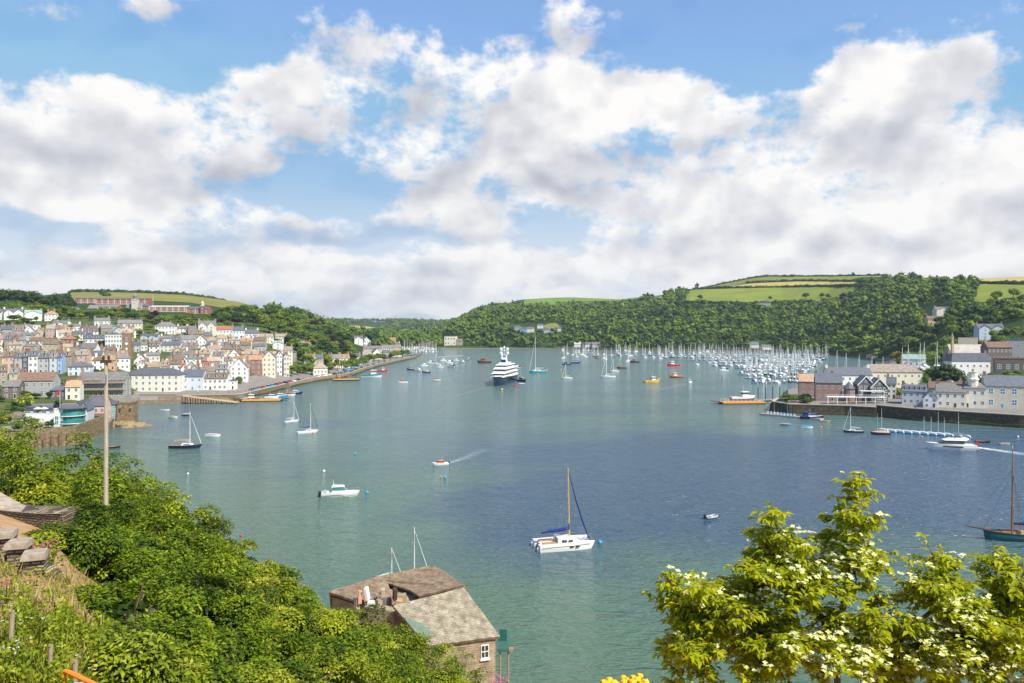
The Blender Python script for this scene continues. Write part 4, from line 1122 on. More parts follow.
rb(828, 872, 361, 383, 'white', 'slate', 'long white house with blue-grey roof behind the boat club', 445, cols=7, floors=2, chim=2, yaw=-.08, chm=CHIMW)
rb(862, 922, 363.5, 387, 'cream', 'tan', 'long cream terrace with a lichen-tan hipped roof', 452, style='hip', cols=9, floors=2, chim=3, yaw=-.05, d=11)
rb(902, 927, 386, 405, 'pale blue', 'slate', 'pale blue quay house with a row of dormers in dark slate', 366, cols=4, floors=2, dormers=5, chim=1)
rb(923, 938, 393, 410, 'pale blue', 'slate', 'little pale blue gable-fronted cottage on the quay', 352, style='front', cols=2, floors=2, chim=0)
rb(937, 966, 387, 410, 'cream', 'grey', 'cream quay cottage under a grey roof with two attached gables', 352, cols=4, floors=2, chim=2, gables=0)
rb(930, 962, 381, 398, 'tan', 'brown', 'brown-roofed terrace behind the cream quay cottage', 385, cols=5, floors=2, chim=2)
rb(964, 986, 383, 411, 'cream', 'grey', 'grey hip-roofed house beside the pale octagonal stack', 350, style='hip', cols=3, floors=2, chim=0)
rb(987, 1030, 380, 412, 'grey', 'slate', 'big grey stone quay house with rows of bright blue windows', 348, cols=4, floors=2, wk='blue', winscale=1.75, wallmat=mat('pale_grey_stone', (.50, .47, .40), .85, .2, 1.2), chim=1, yaw=-.34, door='blue')
rb(953, 1002, 340.5, 366, 'stone', 'pale', 'long warehouse with a broad pale sheet roof above the trees', 520, cols=8, floors=1, chim=0, yaw=-.12, rhk=.5, d=15)
rb(952, 990, 352, 378, 'white', 'slate', 'white terrace with a blue-grey mansard roof and dormers', 478, style='mansard', cols=6, floors=2, dormers=5, chim=2, yaw=-.06)
rb(988, 1012, 343, 370, 'brown', 'brown', 'tall brown brick warehouse block above the quay terraces', 500, cols=6, floors=3, chim=1, yaw=-.1, rhk=.2)
rb(1008, 1028, 346, 369, 'grey', 'slate', 'plain grey rendered block at the end of the brown warehouse', 505, style='flat', cols=3, floors=2, chim=0)
rb(997, 1028, 361, 378, 'brown', 'brown', 'low brown retaining-wall building with teal glazing', 460, style='flat', cols=4, floors=1, wk='teal', winscale=1.8, chim=0)
rb(903, 925, 352, 366, 'white', 'green', 'boatyard shed with a pale green roof behind the cream terrace', 620, chim=0, cols=4, floors=1)
rb(984, 996, 335, 342, 'white', 'slate', 'small white garage below the pale blue hillside villa', 585, style='flat', chim=0, cols=2, floors=1)
Yk = 575; o = empty('retaining_wall', (X(968, Yk), Yk, H - (340 - HY) * Yk / F)); m = MB(); m.box(-7, 0, -6, 7, .8, 1.6); m.build('wall', WALL['stone'], o); m = MB(); m.box(-7.2, -.1, 1.6, 7.2, .9, 1.8); m.build('coping', WALL['tan'], o)
tag(o, 'brown stone retaining wall on the slope above the long warehouse', 'retaining wall')
Yk = 512; o = empty('pinnacle', (X(953, Yk), Yk, zat(953, Yk))); m = MB(); m.box(-.9, 0, -2, .9, 1.8, 25, 0, .3); m.lathe([(.9, 25), (.1, 28.5)], 4, 0, 0, .9); m.build('shaft', WALL['tan'], o)
tag(o, 'slender tan pinnacle at the end of the long warehouse', 'pinnacle')
# turret and pale chimney tower on the quay
Yk = 386; t = empty('turret', (X(849, Yk), Yk, 3.3)); m = MB(); m.lathe([(2.6, -2), (2.6, 6.2)], 10); m.build('wall', WALL['brick'], t)
m = MB(); m.lathe([(3.0, 6.1), (2.9, 6.4), (.1, 9.6)], 10); m.build('roof', ROOF['slate'], t)
for a in (-2.2, -1.57, -.9): window(t, 2.6 * math.cos(a), 2.6 * math.sin(a), 4.2, .9, 2.2, a + math.pi / 2)
tag(t, 'round brick turret with a conical slate roof beside the boat club', 'turret')
Yk = 352; t = empty('chimney_stack', (X(973, Yk), Yk, 3.6)); m = MB(); m.lathe([(2.1, -2), (2.1, 12.2), (2.5, 12.4), (2.5, 13), (1.9, 13.2), (1.9, 15.8), (2.2, 16)], 8); m.build('shaft', WALL['cream'], t)
m = MB(); m.lathe([(.5, 16), (.45, 17.1)], 8); m.build('pot', POT, t)
tag(t, 'pale octagonal stack rising over the grey hip-roofed quay house', 'chimney stack')
# boat club veranda
v = empty('veranda', (X(857, 372), 372, 3.4), -.12); wv = 26
m = MB(); m.box(-wv / 2, 0, 3.0, wv / 2, 4.5, 3.25); m.build('deck', TRIM, v)
m = MB(); m.box(-wv / 2, 0, 3.25, wv / 2, .06, 3.3)
for k in range(27): m.box(-wv / 2 + k, 0, 3.25, -wv / 2 + k + .1, .06, 4.2)
m.box(-wv / 2, -.02, 4.2, wv / 2, .08, 4.3); m.build('railing', WHITE, v)
for k in range(7):
    m = MB(); m.box(-wv / 2 + k * 4.2, .1, -.5, -wv / 2 + k * 4.2 + .25, .35, 3.0); m.build('post', WHITE, v)
m = MB(); m.box(2, .2, 5.9, wv / 2 - .4, 4.3, 6.05); m.tube((2.3, .4, 3.25), (2.3, .4, 5.9), .1); m.tube((wv / 2 - .8, .4, 3.25), (wv / 2 - .8, .4, 5.9), .1); m.build('awning', WHITE, v)
tag(v, 'white first-floor veranda on posts along the boat club front', 'veranda')

# ------------------------------------- houses built over the near west shore
def nb(px, py, Y): return X(px, Y), Y, H - (py - HY) * Y / F
x, y, z = nb(50, 411, 320); sx = 320 / F
o = house(x, y, z - 4, .12, 52 * sx, 9, 4.2, 2.0, 'grey', 'slate', 'gable', chim=0, cols=8, floors=1, name='shore_house'); tag(o, 'long low slate-roofed range behind the riverside terrace', 'house')
rr = MB(); rr.box(-10, -.1, 6.25, 10, .1, 6.45); 
rr = MB(); rr.box(-26 * sx, 4.3, 6.2, 26 * sx, 4.7, 6.5); rr.build('ridge', ROOF['orange'], o)
x, y, z = nb(48, 409, 312); m = MB(); o = empty('flat_roof_house', (x, y, z - 3.5), .1); m.box(-9, 0, -3, 9, 5, 3.2); m.build('wall', WALL['white'], o)
m = MB(); m.box(-9.3, -.4, 3.2, 9.3, 5.2, 3.55); rfo = m.build('roof', ROOF['slate'], o)
for k in range(6): m = MB(); m.box(-8.6 + k * 2.9, .3, 3.56, -6 + k * 2.9, 3.8, 3.64); m.build('solar_panel', NAVY, rfo)
for k in range(6): window(o, -7.5 + k * 3, 0, 1.7, 2.2, 2.0)
tag(o, 'white flat-roofed house carrying a row of dark solar panels', 'house')
x, y, z = nb(40, 429, 292); o = empty('terrace_wall', (x, y, z), .12); m = MB(); w = 27 * 292 / F
m.box(-w / 2, 0, -5, w / 2, .5, 5.6); m.build('wall', WALL['white'], o); m = MB(); m.box(-w / 2 - .1, -.1, 5.6, w / 2 + .1, .6, 5.8); m.build('coping', TRIM, o)
tag(o, 'blank white garden wall of the riverside terrace', 'wall')
for px, py in ((38, 412), (44, 412)):
    x, y, z = nb(px, py, 297); u = empty('parasol', (x, y, z - .3)); m = MB(); m.tube((0, 0, -2), (0, 0, 2.0), .05); m.build('pole', WOOD, u); m = MB(); m.lathe([(1.6, 1.5), (.1, 2.2)], 8); m.build('canopy', WHITE if px < 40 else WALL['pale blue'], u)
    tag(u, ('white' if px < 40 else 'pale blue') + ' parasol on the riverside terrace above the white wall', 'parasol')
x, y, z = nb(58.5, 430, 288); m = MB(); o = empty('stair_tower', (x, y, z), .15); w = 9 * 288 / F
m.box(-w / 2, 0, -4, w / 2, 4, 7.4); m.build('wall', WALL['white'], o); m = MB(); m.box(-w / 2 - .15, -.15, 7.4, w / 2 + .15, 4.15, 7.6); m.build('roof', TRIM, o); window(o, -.6, 0, 3.4, 1.3, 3.6, 0, 'teal')
tag(o, 'tall white stair tower beside the curved glass balconies', 'stair tower')
x, y, z = nb(67, 432, 288); o = empty('glass_house', (x, y, z), .1); R0 = 4.4
m = MB(); m.lathe([(R0 - .5, -4), (R0 - .5, 8.0)], 16, 0, 0, 4); m.build('wall', WALL['grey'], o)
for k in range(3):
    m = MB(); m.lathe([(R0, .1 + 2.7 * k), (R0 + .25, .12 + 2.7 * k), (R0 + .25, .3 + 2.7 * k), (R0, .34 + 2.7 * k)], 16, 0, 0, 4); m.build('balcony', TRIM, o)
for k in range(3):
    m = MB(); m.lathe([(R0 + .1, .3 + 2.7 * k), (R0 + .1, 1.35 + 2.7 * k), (R0 - .45, 1.4 + 2.7 * k), (R0 - .45, 2.7 + 2.7 * k)], 16, 0, 0, 4); m.build('glazing', TEALGLASS, o)
m = MB(); m.lathe([(R0 + .5, 8.2), (R0 + .5, 8.5), (1, 9.2)], 16, 0, 0, 4); m.build('roof', ROOF['slate'], o)
tag(o, 'round-fronted house with three tiers of teal glass balconies', 'house')
for px in (78.2, 84):
    x, y, z = nb(px, 424, 294); o = house(x, y, z - 1, .2, 2.3, 8, 6.6, 2.6, 'pale blue', 'slate', 'front', chim=0, cols=1, floors=2, wk='teal', name='gabled_house', winscale=1.3, side=False)
    tag(o, ('first' if px < 80 else 'second') + ' of the twin narrow blue gables by the glass house', 'house')
x, y, z = nb(96, 424.5, 309); w = 17 * 309 / F
o = house(x, y, z, .2, w, 8, 7.2, 3.2, 'pink', 'slate', 'gable', chim=0, cols=3, floors=2, name='shore_house')
m = MB(); m.box(-w / 2 - .3, 3.75, 10.5, w / 2 + .3, 4.25, 10.8); m.build('ridge', ROOF['orange'], o)
m = MB(); m.box(-w / 2, -1.6, 3.4, w / 2, -.02, 3.55); m.box(-w / 2, -1.6, 3.55, w / 2, -1.5, 4.4); m.build('balcony', WALL['brick'], o)
tag(o, 'pink shore house with an orange ridge and a red-brown balcony', 'house')
x, y, z = nb(112, 419.5, 322); o = house(x, y, z, .25, 3.4, 5, 6.0, 1.2, 'teal', 'slate', 'gable', chim=0, cols=2, floors=2, wk='teal', name='shore_house'); tag(o, 'narrow teal and white house at the river end of the shore row', 'house')
x, y, z = nb(15, 428, 296); o = house(x, y, z, .3, 8, 7, 3.6, 2.2, 'pale blue', 'brown', 'hip', chim=0, cols=3, floors=1, wk='teal', name='shore_house', winscale=1.4); tag(o, 'low house with a brown hipped roof and teal windows above the bushes', 'house')
x, y, z = nb(60, 410, 300); fo = empty('flagstaff', (x, y, z)); m = MB(); m.tube((0, 0, -2), (0, 0, 7.2), .09, .05); m.build('pole', WHITE, fo)
m = MB(); m.add([(0, 0, 5.6), (-.6, .1, 5.5), (-1.3, -.1, 5.4), (-1.3, -.1, 6.9), (-.6, .1, 7.0), (0, 0, 7.1), (0, .05, 5.6), (-.6, .15, 5.5), (-1.3, -.05, 5.4), (-1.3, -.05, 6.9), (-.6, .15, 7.0), (0, .05, 7.1)],
     [(0, 1, 4, 5), (1, 2, 3, 4), (11, 10, 7, 6), (10, 9, 8, 7), (2, 8, 9, 3), (0, 6, 7, 1), (1, 7, 8, 2), (5, 4, 10, 11), (4, 3, 9, 10), (0, 5, 11, 6)]); m.build('flag', REDP, fo)
tag(fo, 'white flagstaff flying a red flag above the riverside terrace', 'flagstaff')
# stone fort on its rock
Yf = 322; o = empty('stone_bastion', (X(125, Yf), Yf, .4), .2)
m = MB(); m.box(-3.4, 0, -3, 3.4, 7, 8.2, 0, .3); m.build('wall', masonry('bastion_stone', (.30, .22, .14), (.23, .17, .11), (.15, .11, .08), 1, 1.0, .45), o)
for xx in (-2, 1.8): m = MB(); m.box(xx - .35, -.03, 5, xx + .35, .5, 6.2); m.build('embrasure', DARKWOOD, o)
m = MB(); m.box(-3.2, .1, 8.1, 3.2, .7, 8.7); m.box(2.6, .7, 8.1, 3.2, 6.9, 8.7); m.build('parapet', MAT['bastion_stone'], o)
tag(o, 'square stone bastion standing on a yellow rock by the water', 'bastion')
ROCK = mat('yellow_rock', (.27, .20, .105), .9, .35, .5, .2, bump=.8)
m = MB()
for a, b, c, r, h in ((0, 0, 0, 5, 2.6), (4, 1, 0, 4, 1.8), (-3.5, 1, 0, 4, 2.2), (7, 2, -.3, 3, 1.1), (1, -2, -.5, 4, 1.3)): m.ball((a, b, c), r, r * .8, h, 0, 11, 6, .35)
o = m.build('shore_rock', ROCK, loc=(X(127, 317), 317, -.3)); tag(o, 'yellow weedy rock at the foot of the stone bastion', 'rock')

# ----------------------------------------------------------- quays and walls
def wall_line(name, pts, z0, z1, th, m, lab, cap=None, cat='quay wall'):
    """a continuous masonry wall through plan points, front towards the viewer"""
    n = len(pts); vs = []
    for i, p in enumerate(pts):
        a = Vector(pts[max(i - 1, 0)][:2]); b = Vector(pts[min(i + 1, n - 1)][:2]); d = (b - a).normalized(); nn = Vector((-d.y, d.x))
        zz = p[2] if len(p) > 2 else z1
        vs += [(p[0], p[1], z0), (p[0], p[1], zz), (p[0] + nn.x * th, p[1] + nn.y * th, zz), (p[0] + nn.x * th, p[1] + nn.y * th, z0)]
    fs = []
    for i in range(n - 1):
        for k in range(4): fs.append((i * 4 + k, (i + 1) * 4 + k, (i + 1) * 4 + (k + 1) % 4, i * 4 + (k + 1) % 4))
    fs += [(0, 1, 2, 3), tuple((n - 1) * 4 + k for k in (3, 2, 1, 0))]
    mb = MB(); mb.add(vs, fs); o = mb.build(name, m)
    if cap:
        c = MB(); vs2 = []
        for i, p in enumerate(pts):
            zz = (p[2] if len(p) > 2 else z1)
            a = Vector(pts[max(i - 1, 0)][:2]); b = Vector(pts[min(i + 1, n - 1)][:2]); d = (b - a).normalized(); nn = Vector((-d.y, d.x))
            q0 = Vector(p[:2]) - nn * .15; q1 = Vector(p[:2]) + nn * (th + .15)
            vs2 += [(q0.x, q0.y, zz + .003), (q0.x, q0.y, zz + .3), (q1.x, q1.y, zz + .3), (q1.x, q1.y, zz + .003)]
        c.add(vs2, fs); c.build('coping', cap, o)
    if m in (DARKQUAY, QUAYSTONE) or name == 'quay_wall':
        w2 = MB(); v3 = []
        for i, p in enumerate(pts):
            a = Vector(pts[max(i - 1, 0)][:2]); b = Vector(pts[min(i + 1, n - 1)][:2]); d = (b - a).normalized(); nn = Vector((-d.y, d.x))
            q0 = Vector(p[:2]) - nn * .12; zt = 1.15 + .25 * math.sin(i * 1.7)
            v3 += [(q0.x, q0.y, z0), (q0.x, q0.y, zt), (p[0] + nn.x * .05, p[1] + nn.y * .05, zt + .1), (p[0] + nn.x * .05, p[1] + nn.y * .05, z0)]
        w2.add(v3, fs); w2.build('weed_band', WEED, o)
    return tag(o, lab, cat)
WEED = mat('tidal_weed', (.045, .045, .02), .7, .4, .6, .3, col2=(.11, .10, .04))
CAPST = mat('coping_stone', (.42, .37, .30), .85, .2, 1)
def shore_pts(a, b, step, off=-.7):
    return [(X(p, shoreY(p) + off), shoreY(p) + off) for p in np.arange(a, b + .1, step)]
pier = WALL['stone']
wall_line('river_wall', [(a, b, 6.1 if a < -140 else 5.4) for a, b in shore_pts(-60, 113, 8)], -2.5, 5.4, 1.2, masonry('old_river_wall', (.30, .22, .14), (.21, .16, .10), (.12, .10, .07), 1, .8, .4), 'rough brown river wall under the houses on the near west shore', None)
for i, px in enumerate((36, 44, 52, 60, 68, 77, 85, 93, 101)):
    yy = shoreY(px) - 1.5; m = MB(); m.box(-.45, -.35, -2.5, .45, .6, 4.6 + RND.uniform(-1.2, .6), 0, .2); o = m.build('buttress', MAT['old_river_wall'], loc=(X(px, yy), yy, 0)); tag(o, f'stone buttress on the near river wall, {ordn(i + 1)} from the left', 'buttress', 'buttresses of the near river wall')
wall_line('quay_wall', [(X(p, 421), 421) for p in np.arange(136, 181, 8)], -2, 3.6, 1.2, MAT['old_river_wall'], 'stone quay wall in front of the long cream hotel', CAPST)
wall_line('quay_wall', [(X(p, np.interp(p, [181, 240], [419, 425])), np.interp(p, [181, 240], [419, 425])) for p in range(181, 241, 6)] + shore_pts(244, 290, 6), -2, 3.2, 1.2, QUAYSTONE, 'stone quay wall behind the timber pier and ferry berth', CAPST)
wall_line('quay_wall', shore_pts(290, 419, 7), -2, 2.9, 1.2, masonry('promenade_masonry', (.40, .31, .21), (.32, .25, .17), (.2, .16, .12), 1, 1.2, .5), 'long pale promenade wall curving away along the west bank', CAPST)
wall_line('quay_wall', [(X(784, 365) - 3, 374), (X(789, 362), 362), (X(815, 359), 359), (X(845, 355), 355), (X(876, 348), 348)], -2, 4.3, 1.0, DARKQUAY, 'dark stone quay around the boat club point', CAPST)
wall_line('quay_wall', [(X(p, frontY(p) - 1), frontY(p) - 1) for p in np.arange(876, 1100, 12)], -2, 4.9, 1.0, DARKQUAY, 'high dark quay wall under the right bank cottages', CAPST)
wall_line('quay_wall', [(X(784, 400) - 3, 402), (X(784, 365) - 3.2, 375)], -2, 3.4, 1.0, DARKQUAY, 'short return of the quay at the boat club point', CAPST)
wall_line('embankment', [(X(p, shoreY(p) - 1.2), shoreY(p) - 1.2) for p in np.arange(556, 830, 9)], -1, 3.3, 1.5, masonry('rail_embankment', (.36, .27, .17), (.28, .21, .13), (.18, .14, .1), .5, 1.2, .5), 'long brown railway embankment wall under the far wood', None, 'embankment')
m = MB(); m.box(0, 0, -1, 85, 6, 4.4); o = m.build('station_shed', WALL['brown'], loc=(X(709, 1200), 1200, .5)); m = MB(); m.box(-1, -1, 4.4, 86, 7, 5); m.build('roof', ROOF['grey'], o); tag(o, 'long low dark shed on the embankment behind the marina', 'shed')
m = MB(); k = 0
for px in np.arange(878, 1096, 4.2):
    yy = frontY(px) + .2; m.tube((X(px, yy), yy, 5.2), (X(px, yy), yy, 6.2), .05, .05, 4)
for zz in (5.7, 6.2):
    pts = [(X(p, frontY(p) + .2), frontY(p) + .2, zz) for p in np.arange(878, 1096, 12)]
    m.path(pts, [.04] * len(pts), 4)
o = m.build('railing', STEEL); tag(o, 'thin steel railing along the top of the right bank quay', 'railing')
# timber pier with piles (west quay)
p0, p1 = sea(182, 404.3), sea(237, 404); o = empty('timber_pier', (0, 0, 0))
m = MB(); d = (p1 - p0).normalized(); nn = Vector((-d.y, d.x, 0))
a0, a1 = p0 + Vector((0, 0, 4.2)), p1 + Vector((0, 0, .7))
vs = [a0, a1, a1 + nn * 5, a0 + nn * 5]; m.add([v for v in vs] + [v - Vector((0, 0, .35)) for v in vs], [(0, 1, 2, 3), (7, 6, 5, 4), (0, 4, 5, 1), (1, 5, 6, 2), (2, 6, 7, 3), (3, 7, 4, 0)]); m.build('deck', mat('pier_deck', (.46, .33, .18), .85, .2, .5), o)
for k in range(11):
    t = k / 10.5; q = p0.lerp(p1, t); hz = 3.85 * (1 - t) + .45 * t
    for off in (.3, 4.6):
        m = MB(); r = q + nn * off; m.tube((r.x, r.y, -2), (r.x, r.y, hz), .22); m.build('pile', DARKWOOD, o)
tag(o, 'sloping timber pier on dark piles beside the hotel quay', 'pier')
# -------------------------------------------------------------------- boats
ANTIFOUL = mat('antifoul', (.10, .02, .02), .7, .2, 2)
DECKW = mat('boat_deck', (.70, .70, .67), .6, .06, 1)
SOFTGREY = mat('grey_cover', (.38, .40, .43), .8, .1, 1)
TANCOVER = mat('tan_cover', (.45, .32, .2), .8, .1, 1)
def hull(m, L, B, fb, dr=.4, sw=.75, rise=.35, n=12, rake=.10, deck=True, mh=0, md=1, band=None, flare=.9, y0=0.0, inset=.06, aft=.45):
    """a lofted hull, bow to +x, waterline at z=0; deck a little under the gunwale"""
    S = []
    for i in range(n + 1):
        t = i / n
        w = sw + (1 - sw) * math.sin(min(t / aft, 1) * math.pi / 2) if t < aft else max(0.0, math.cos((t - aft) / (1 - aft) * math.pi / 2)) ** .72
        w = max(w, .012)
        x = -L / 2 + L * t; zt = fb * (1 + rise * t ** 2); zb = -dr * (1 - t ** 5)
        rk = rake * L * t ** 4
        S.append([(x, y0 + w * B / 2, zt), (x - rk * .35, y0 + w * B / 2 * (flare + .04), zt * .45), (x - rk * .75, y0 + w * B / 2 * (flare - .1), -.02), (x - rk, y0, zb),
                  (x - rk * .75, y0 - w * B / 2 * (flare - .1), -.02), (x - rk * .35, y0 - w * B / 2 * (flare + .04), zt * .45), (x, y0 - w * B / 2, zt)])
    vs = [p for s in S for p in s]
    for i in range(n):
        for k in range(6):
            a = i * 7 + k; b = a + 7
            mi = mh
            if band is not None and k in (0, 5): mi = band
            m.add([vs[a], vs[b], vs[b + 1], vs[a + 1]], [(0, 1, 2, 3)], mi)
    m.add(S[0], [tuple(range(6, -1, -1))], mh)
    if deck:
        for i in range(n):
            a, b = S[i], S[i + 1]
            q = lambda p: (p[0], y0 + (p[1] - y0) * .97, p[2] - inset)
            m.add([q(a[6]), q(b[6]), q(b[0]), q(a[0])], [(0, 1, 2, 3)], md)
    return S

def cabin(m, x0, x1, w0, w1, z0, z1, slope0=.3, slope1=.8, mi=0, y0=0.0):
    m.add([(x0, y0 - w0, z0), (x1, y0 - w1, z0), (x1, y0 + w1, z0), (x0, y0 + w0, z0),
           (x0 + slope0, y0 - w0 * .85, z1), (x1 - slope1, y0 - w1 * .8, z1), (x1 - slope1, y0 + w1 * .8, z1), (x0 + slope0, y0 + w0 * .85, z1)],
          [(4, 5, 6, 7), (0, 1, 5, 4), (1, 2, 6, 5), (2, 3, 7, 6), (3, 0, 4, 7), (0, 3, 2, 1)], mi)

def yacht(name, L=10, hm=WHITE, cover=BLUECLOTH, spar=SPARALU, mh=13, detail=False, fat=1.0, stripe=None, dm=None, keelboat=True):
    o = empty(name)
    B = L * .32; fb = L * .095
    m = MB(); hull(m, L, B, fb, .5, .7, .35, 12, .12, True, 0, 1, 2 if stripe else None)
    m.build('hull', [hm, dm or DECKW, stripe or hm], o, smooth=False)
    m = MB(); cabin(m, -L * .12, L * .24, B * .30, B * .2, fb * .98, fb + L * .055, .2, .8)
    c = m.build('cabin', WHITE, o)
    for s in (-1, 1):
        m = MB(); y = s * B * .27
        m.add([(-L * .07, y * 1.0, fb + L * .018), (L * .14, y * .82, fb + L * .018), (L * .13, y * .77, fb + L * .042), (-L * .06, y * .93, fb + L * .042)], [(0, 1, 2, 3), (3, 2, 1, 0)])
        w = m.build('cabin_window', GLASS, c); w.location.y = s * .04
    xm = L * .12
    m = MB(); m.tube((xm, 0, fb), (xm, 0, mh), .13 * fat, .085 * fat, 6)
    ms = m.build('mast', spar, o)
    m = MB()
    for k in (.42, .68): m.tube((xm, -L * .09, mh * k), (xm, L * .09, mh * k), .035 * fat, n=4)
    m.build('spreader', spar, ms)
    m = MB(); bz = fb + L * .12
    m.tube((xm, 0, bz), (-L * .36, 0, bz + .05), .09, .07, 6); bo = m.build('boom', spar, o)
    m = MB(); m.path([(xm - .1, 0, bz + .55), (xm - L * .12, 0, bz + .32), (-L * .18, 0, bz + .26), (-L * .35, 0, bz + .16)], [.17, .22, .19, .08], 6); m.build('sail_cover', cover, bo)
    m = MB(); m.tube((L * .47, 0, fb * 1.3), (xm + .1, 0, mh * .94), .075 * fat, .035 * fat, 5); m.build('furled_jib', WHITE if cover is not BLUECLOTH or not detail else BLUECLOTH, o)
    if detail:
        m = MB(); m.tube((-L * .49, 0, fb), (xm, 0, mh), .022, n=4)
        for s in (-1, 1): m.tube((xm - .1, s * B * .46, fb), (xm, s * L * .09, mh * .42), .02, n=4); m.tube((xm, s * L * .09, mh * .42), (xm, 0, mh * .95), .02, n=4)
        m.build('rigging', STEEL, o)
        m = MB()
        for s in (-1, 1):
            pts = []
            for k in range(7):
                t = k / 6; xx = -L * .46 + L * .92 * t; ww = B / 2 * (.78 + .2 * math.sin(min(t / .45, 1) * 1.57) if t < .45 else max(.04, math.cos((t - .45) / .55 * 1.57) ** .72)) * .94
                zz = fb * (1 + .35 * t * t); pts.append((xx, s * ww, zz + .6)); m.tube((xx, s * ww, zz - .05), (xx, s * ww, zz + .6), .02, n=4)
            m.path(pts, [.018] * 7, 4)
        m.build('guard_rail', STEEL, o)
    return o

def cruiser(name, L=9, hm=WHITE, cab=WHITE, fly=False, canopy=None):
    o = empty(name); B = L * .33; fb = L * .12
    m = MB(); hull(m, L, B, fb, .4, .88, .45, 11, .13); m.build('hull', [hm, DECKW], o)
    m = MB(); cabin(m, -L * .22, L * .22, B * .36, B * .26, fb, fb + L * .15, .1, L * .1); c = m.build('cabin', cab, o)
    m = MB(); cabin(m, -L * .21, L * .20, B * .365, B * .275, fb + L * .055, fb + L * .12, .05, L * .055); m.build('windscreen', GLASS, c)
    if fly:
        m = MB(); cabin(m, -L * .2, L * .08, B * .3, B * .25, fb + L * .15, fb + L * .21, .1, .5); m.build('flybridge', cab, c)
    m = MB(); m.tube((-L * .1, 0, fb + L * .15), (-L * .14, 0, fb + L * .36), .04, .02, 4); m.build('aerial', WHITE, o)
    if canopy:
        m = MB(); cabin(m, -L * .44, -L * .2, B * .36, B * .36, fb, fb + L * .14, .3, .1); m.build('canopy', canopy, o)
    m = MB(); m.box(-L * .56, -.25, -.3, -L * .5, .25, fb + .3); m.build('outboard', BLACK, o)
    return o

def dinghy(name, L=4, hm=WHITE, inner=TEAK, cover=None, mast=0):
    o = empty(name); B = L * .38; fb = L * .10
    m = MB(); hull(m, L, B, fb, .12, .7, .5, 9, .08, False); S = m
    mo = m.build('hull', [hm, inner], o)
    m = MB(); hull(m, L * .94, B * .88, fb * .97, .06, .7, .5, 9, .08, False); ins = m.build('lining', inner, o)
    ins.data.flip_normals()
    if cover:
        m = MB(); m.path([(-L * .46, 0, fb * .9), (-L * .15, 0, fb * 1.35), (L * .2, 0, fb * 1.4), (L * .45, 0, fb * 1.3)], [B * .3, B * .42, B * .34, B * .06], 8)
        c = m.build('boat_cover', cover, o); c.scale = (1, 1, .55); c.location.z = fb * .55
    else:
        for xx in (-L * .25, L * .08):
            m = MB(); m.box(xx - .12, -B * .43, fb * .6, xx + .12, B * .43, fb * .68); m.build('thwart', WOOD, o)
    if mast:
        m = MB(); m.tube((L * .12, 0, .1), (L * .12, 0, mast), .06, .04, 5); m.build('mast', SPARALU, o)
    return o

def put(o, px, py, head, s=1.0):
    p = sea(px, py); o.location = (p.x, p.y, 0.0); o.rotation_euler = (0, 0, rad(head)); o.scale = (s, s, s)
    return o
# headings: 0 points right across the view, 90 away from the viewer, 180 left, -90 towards the viewer

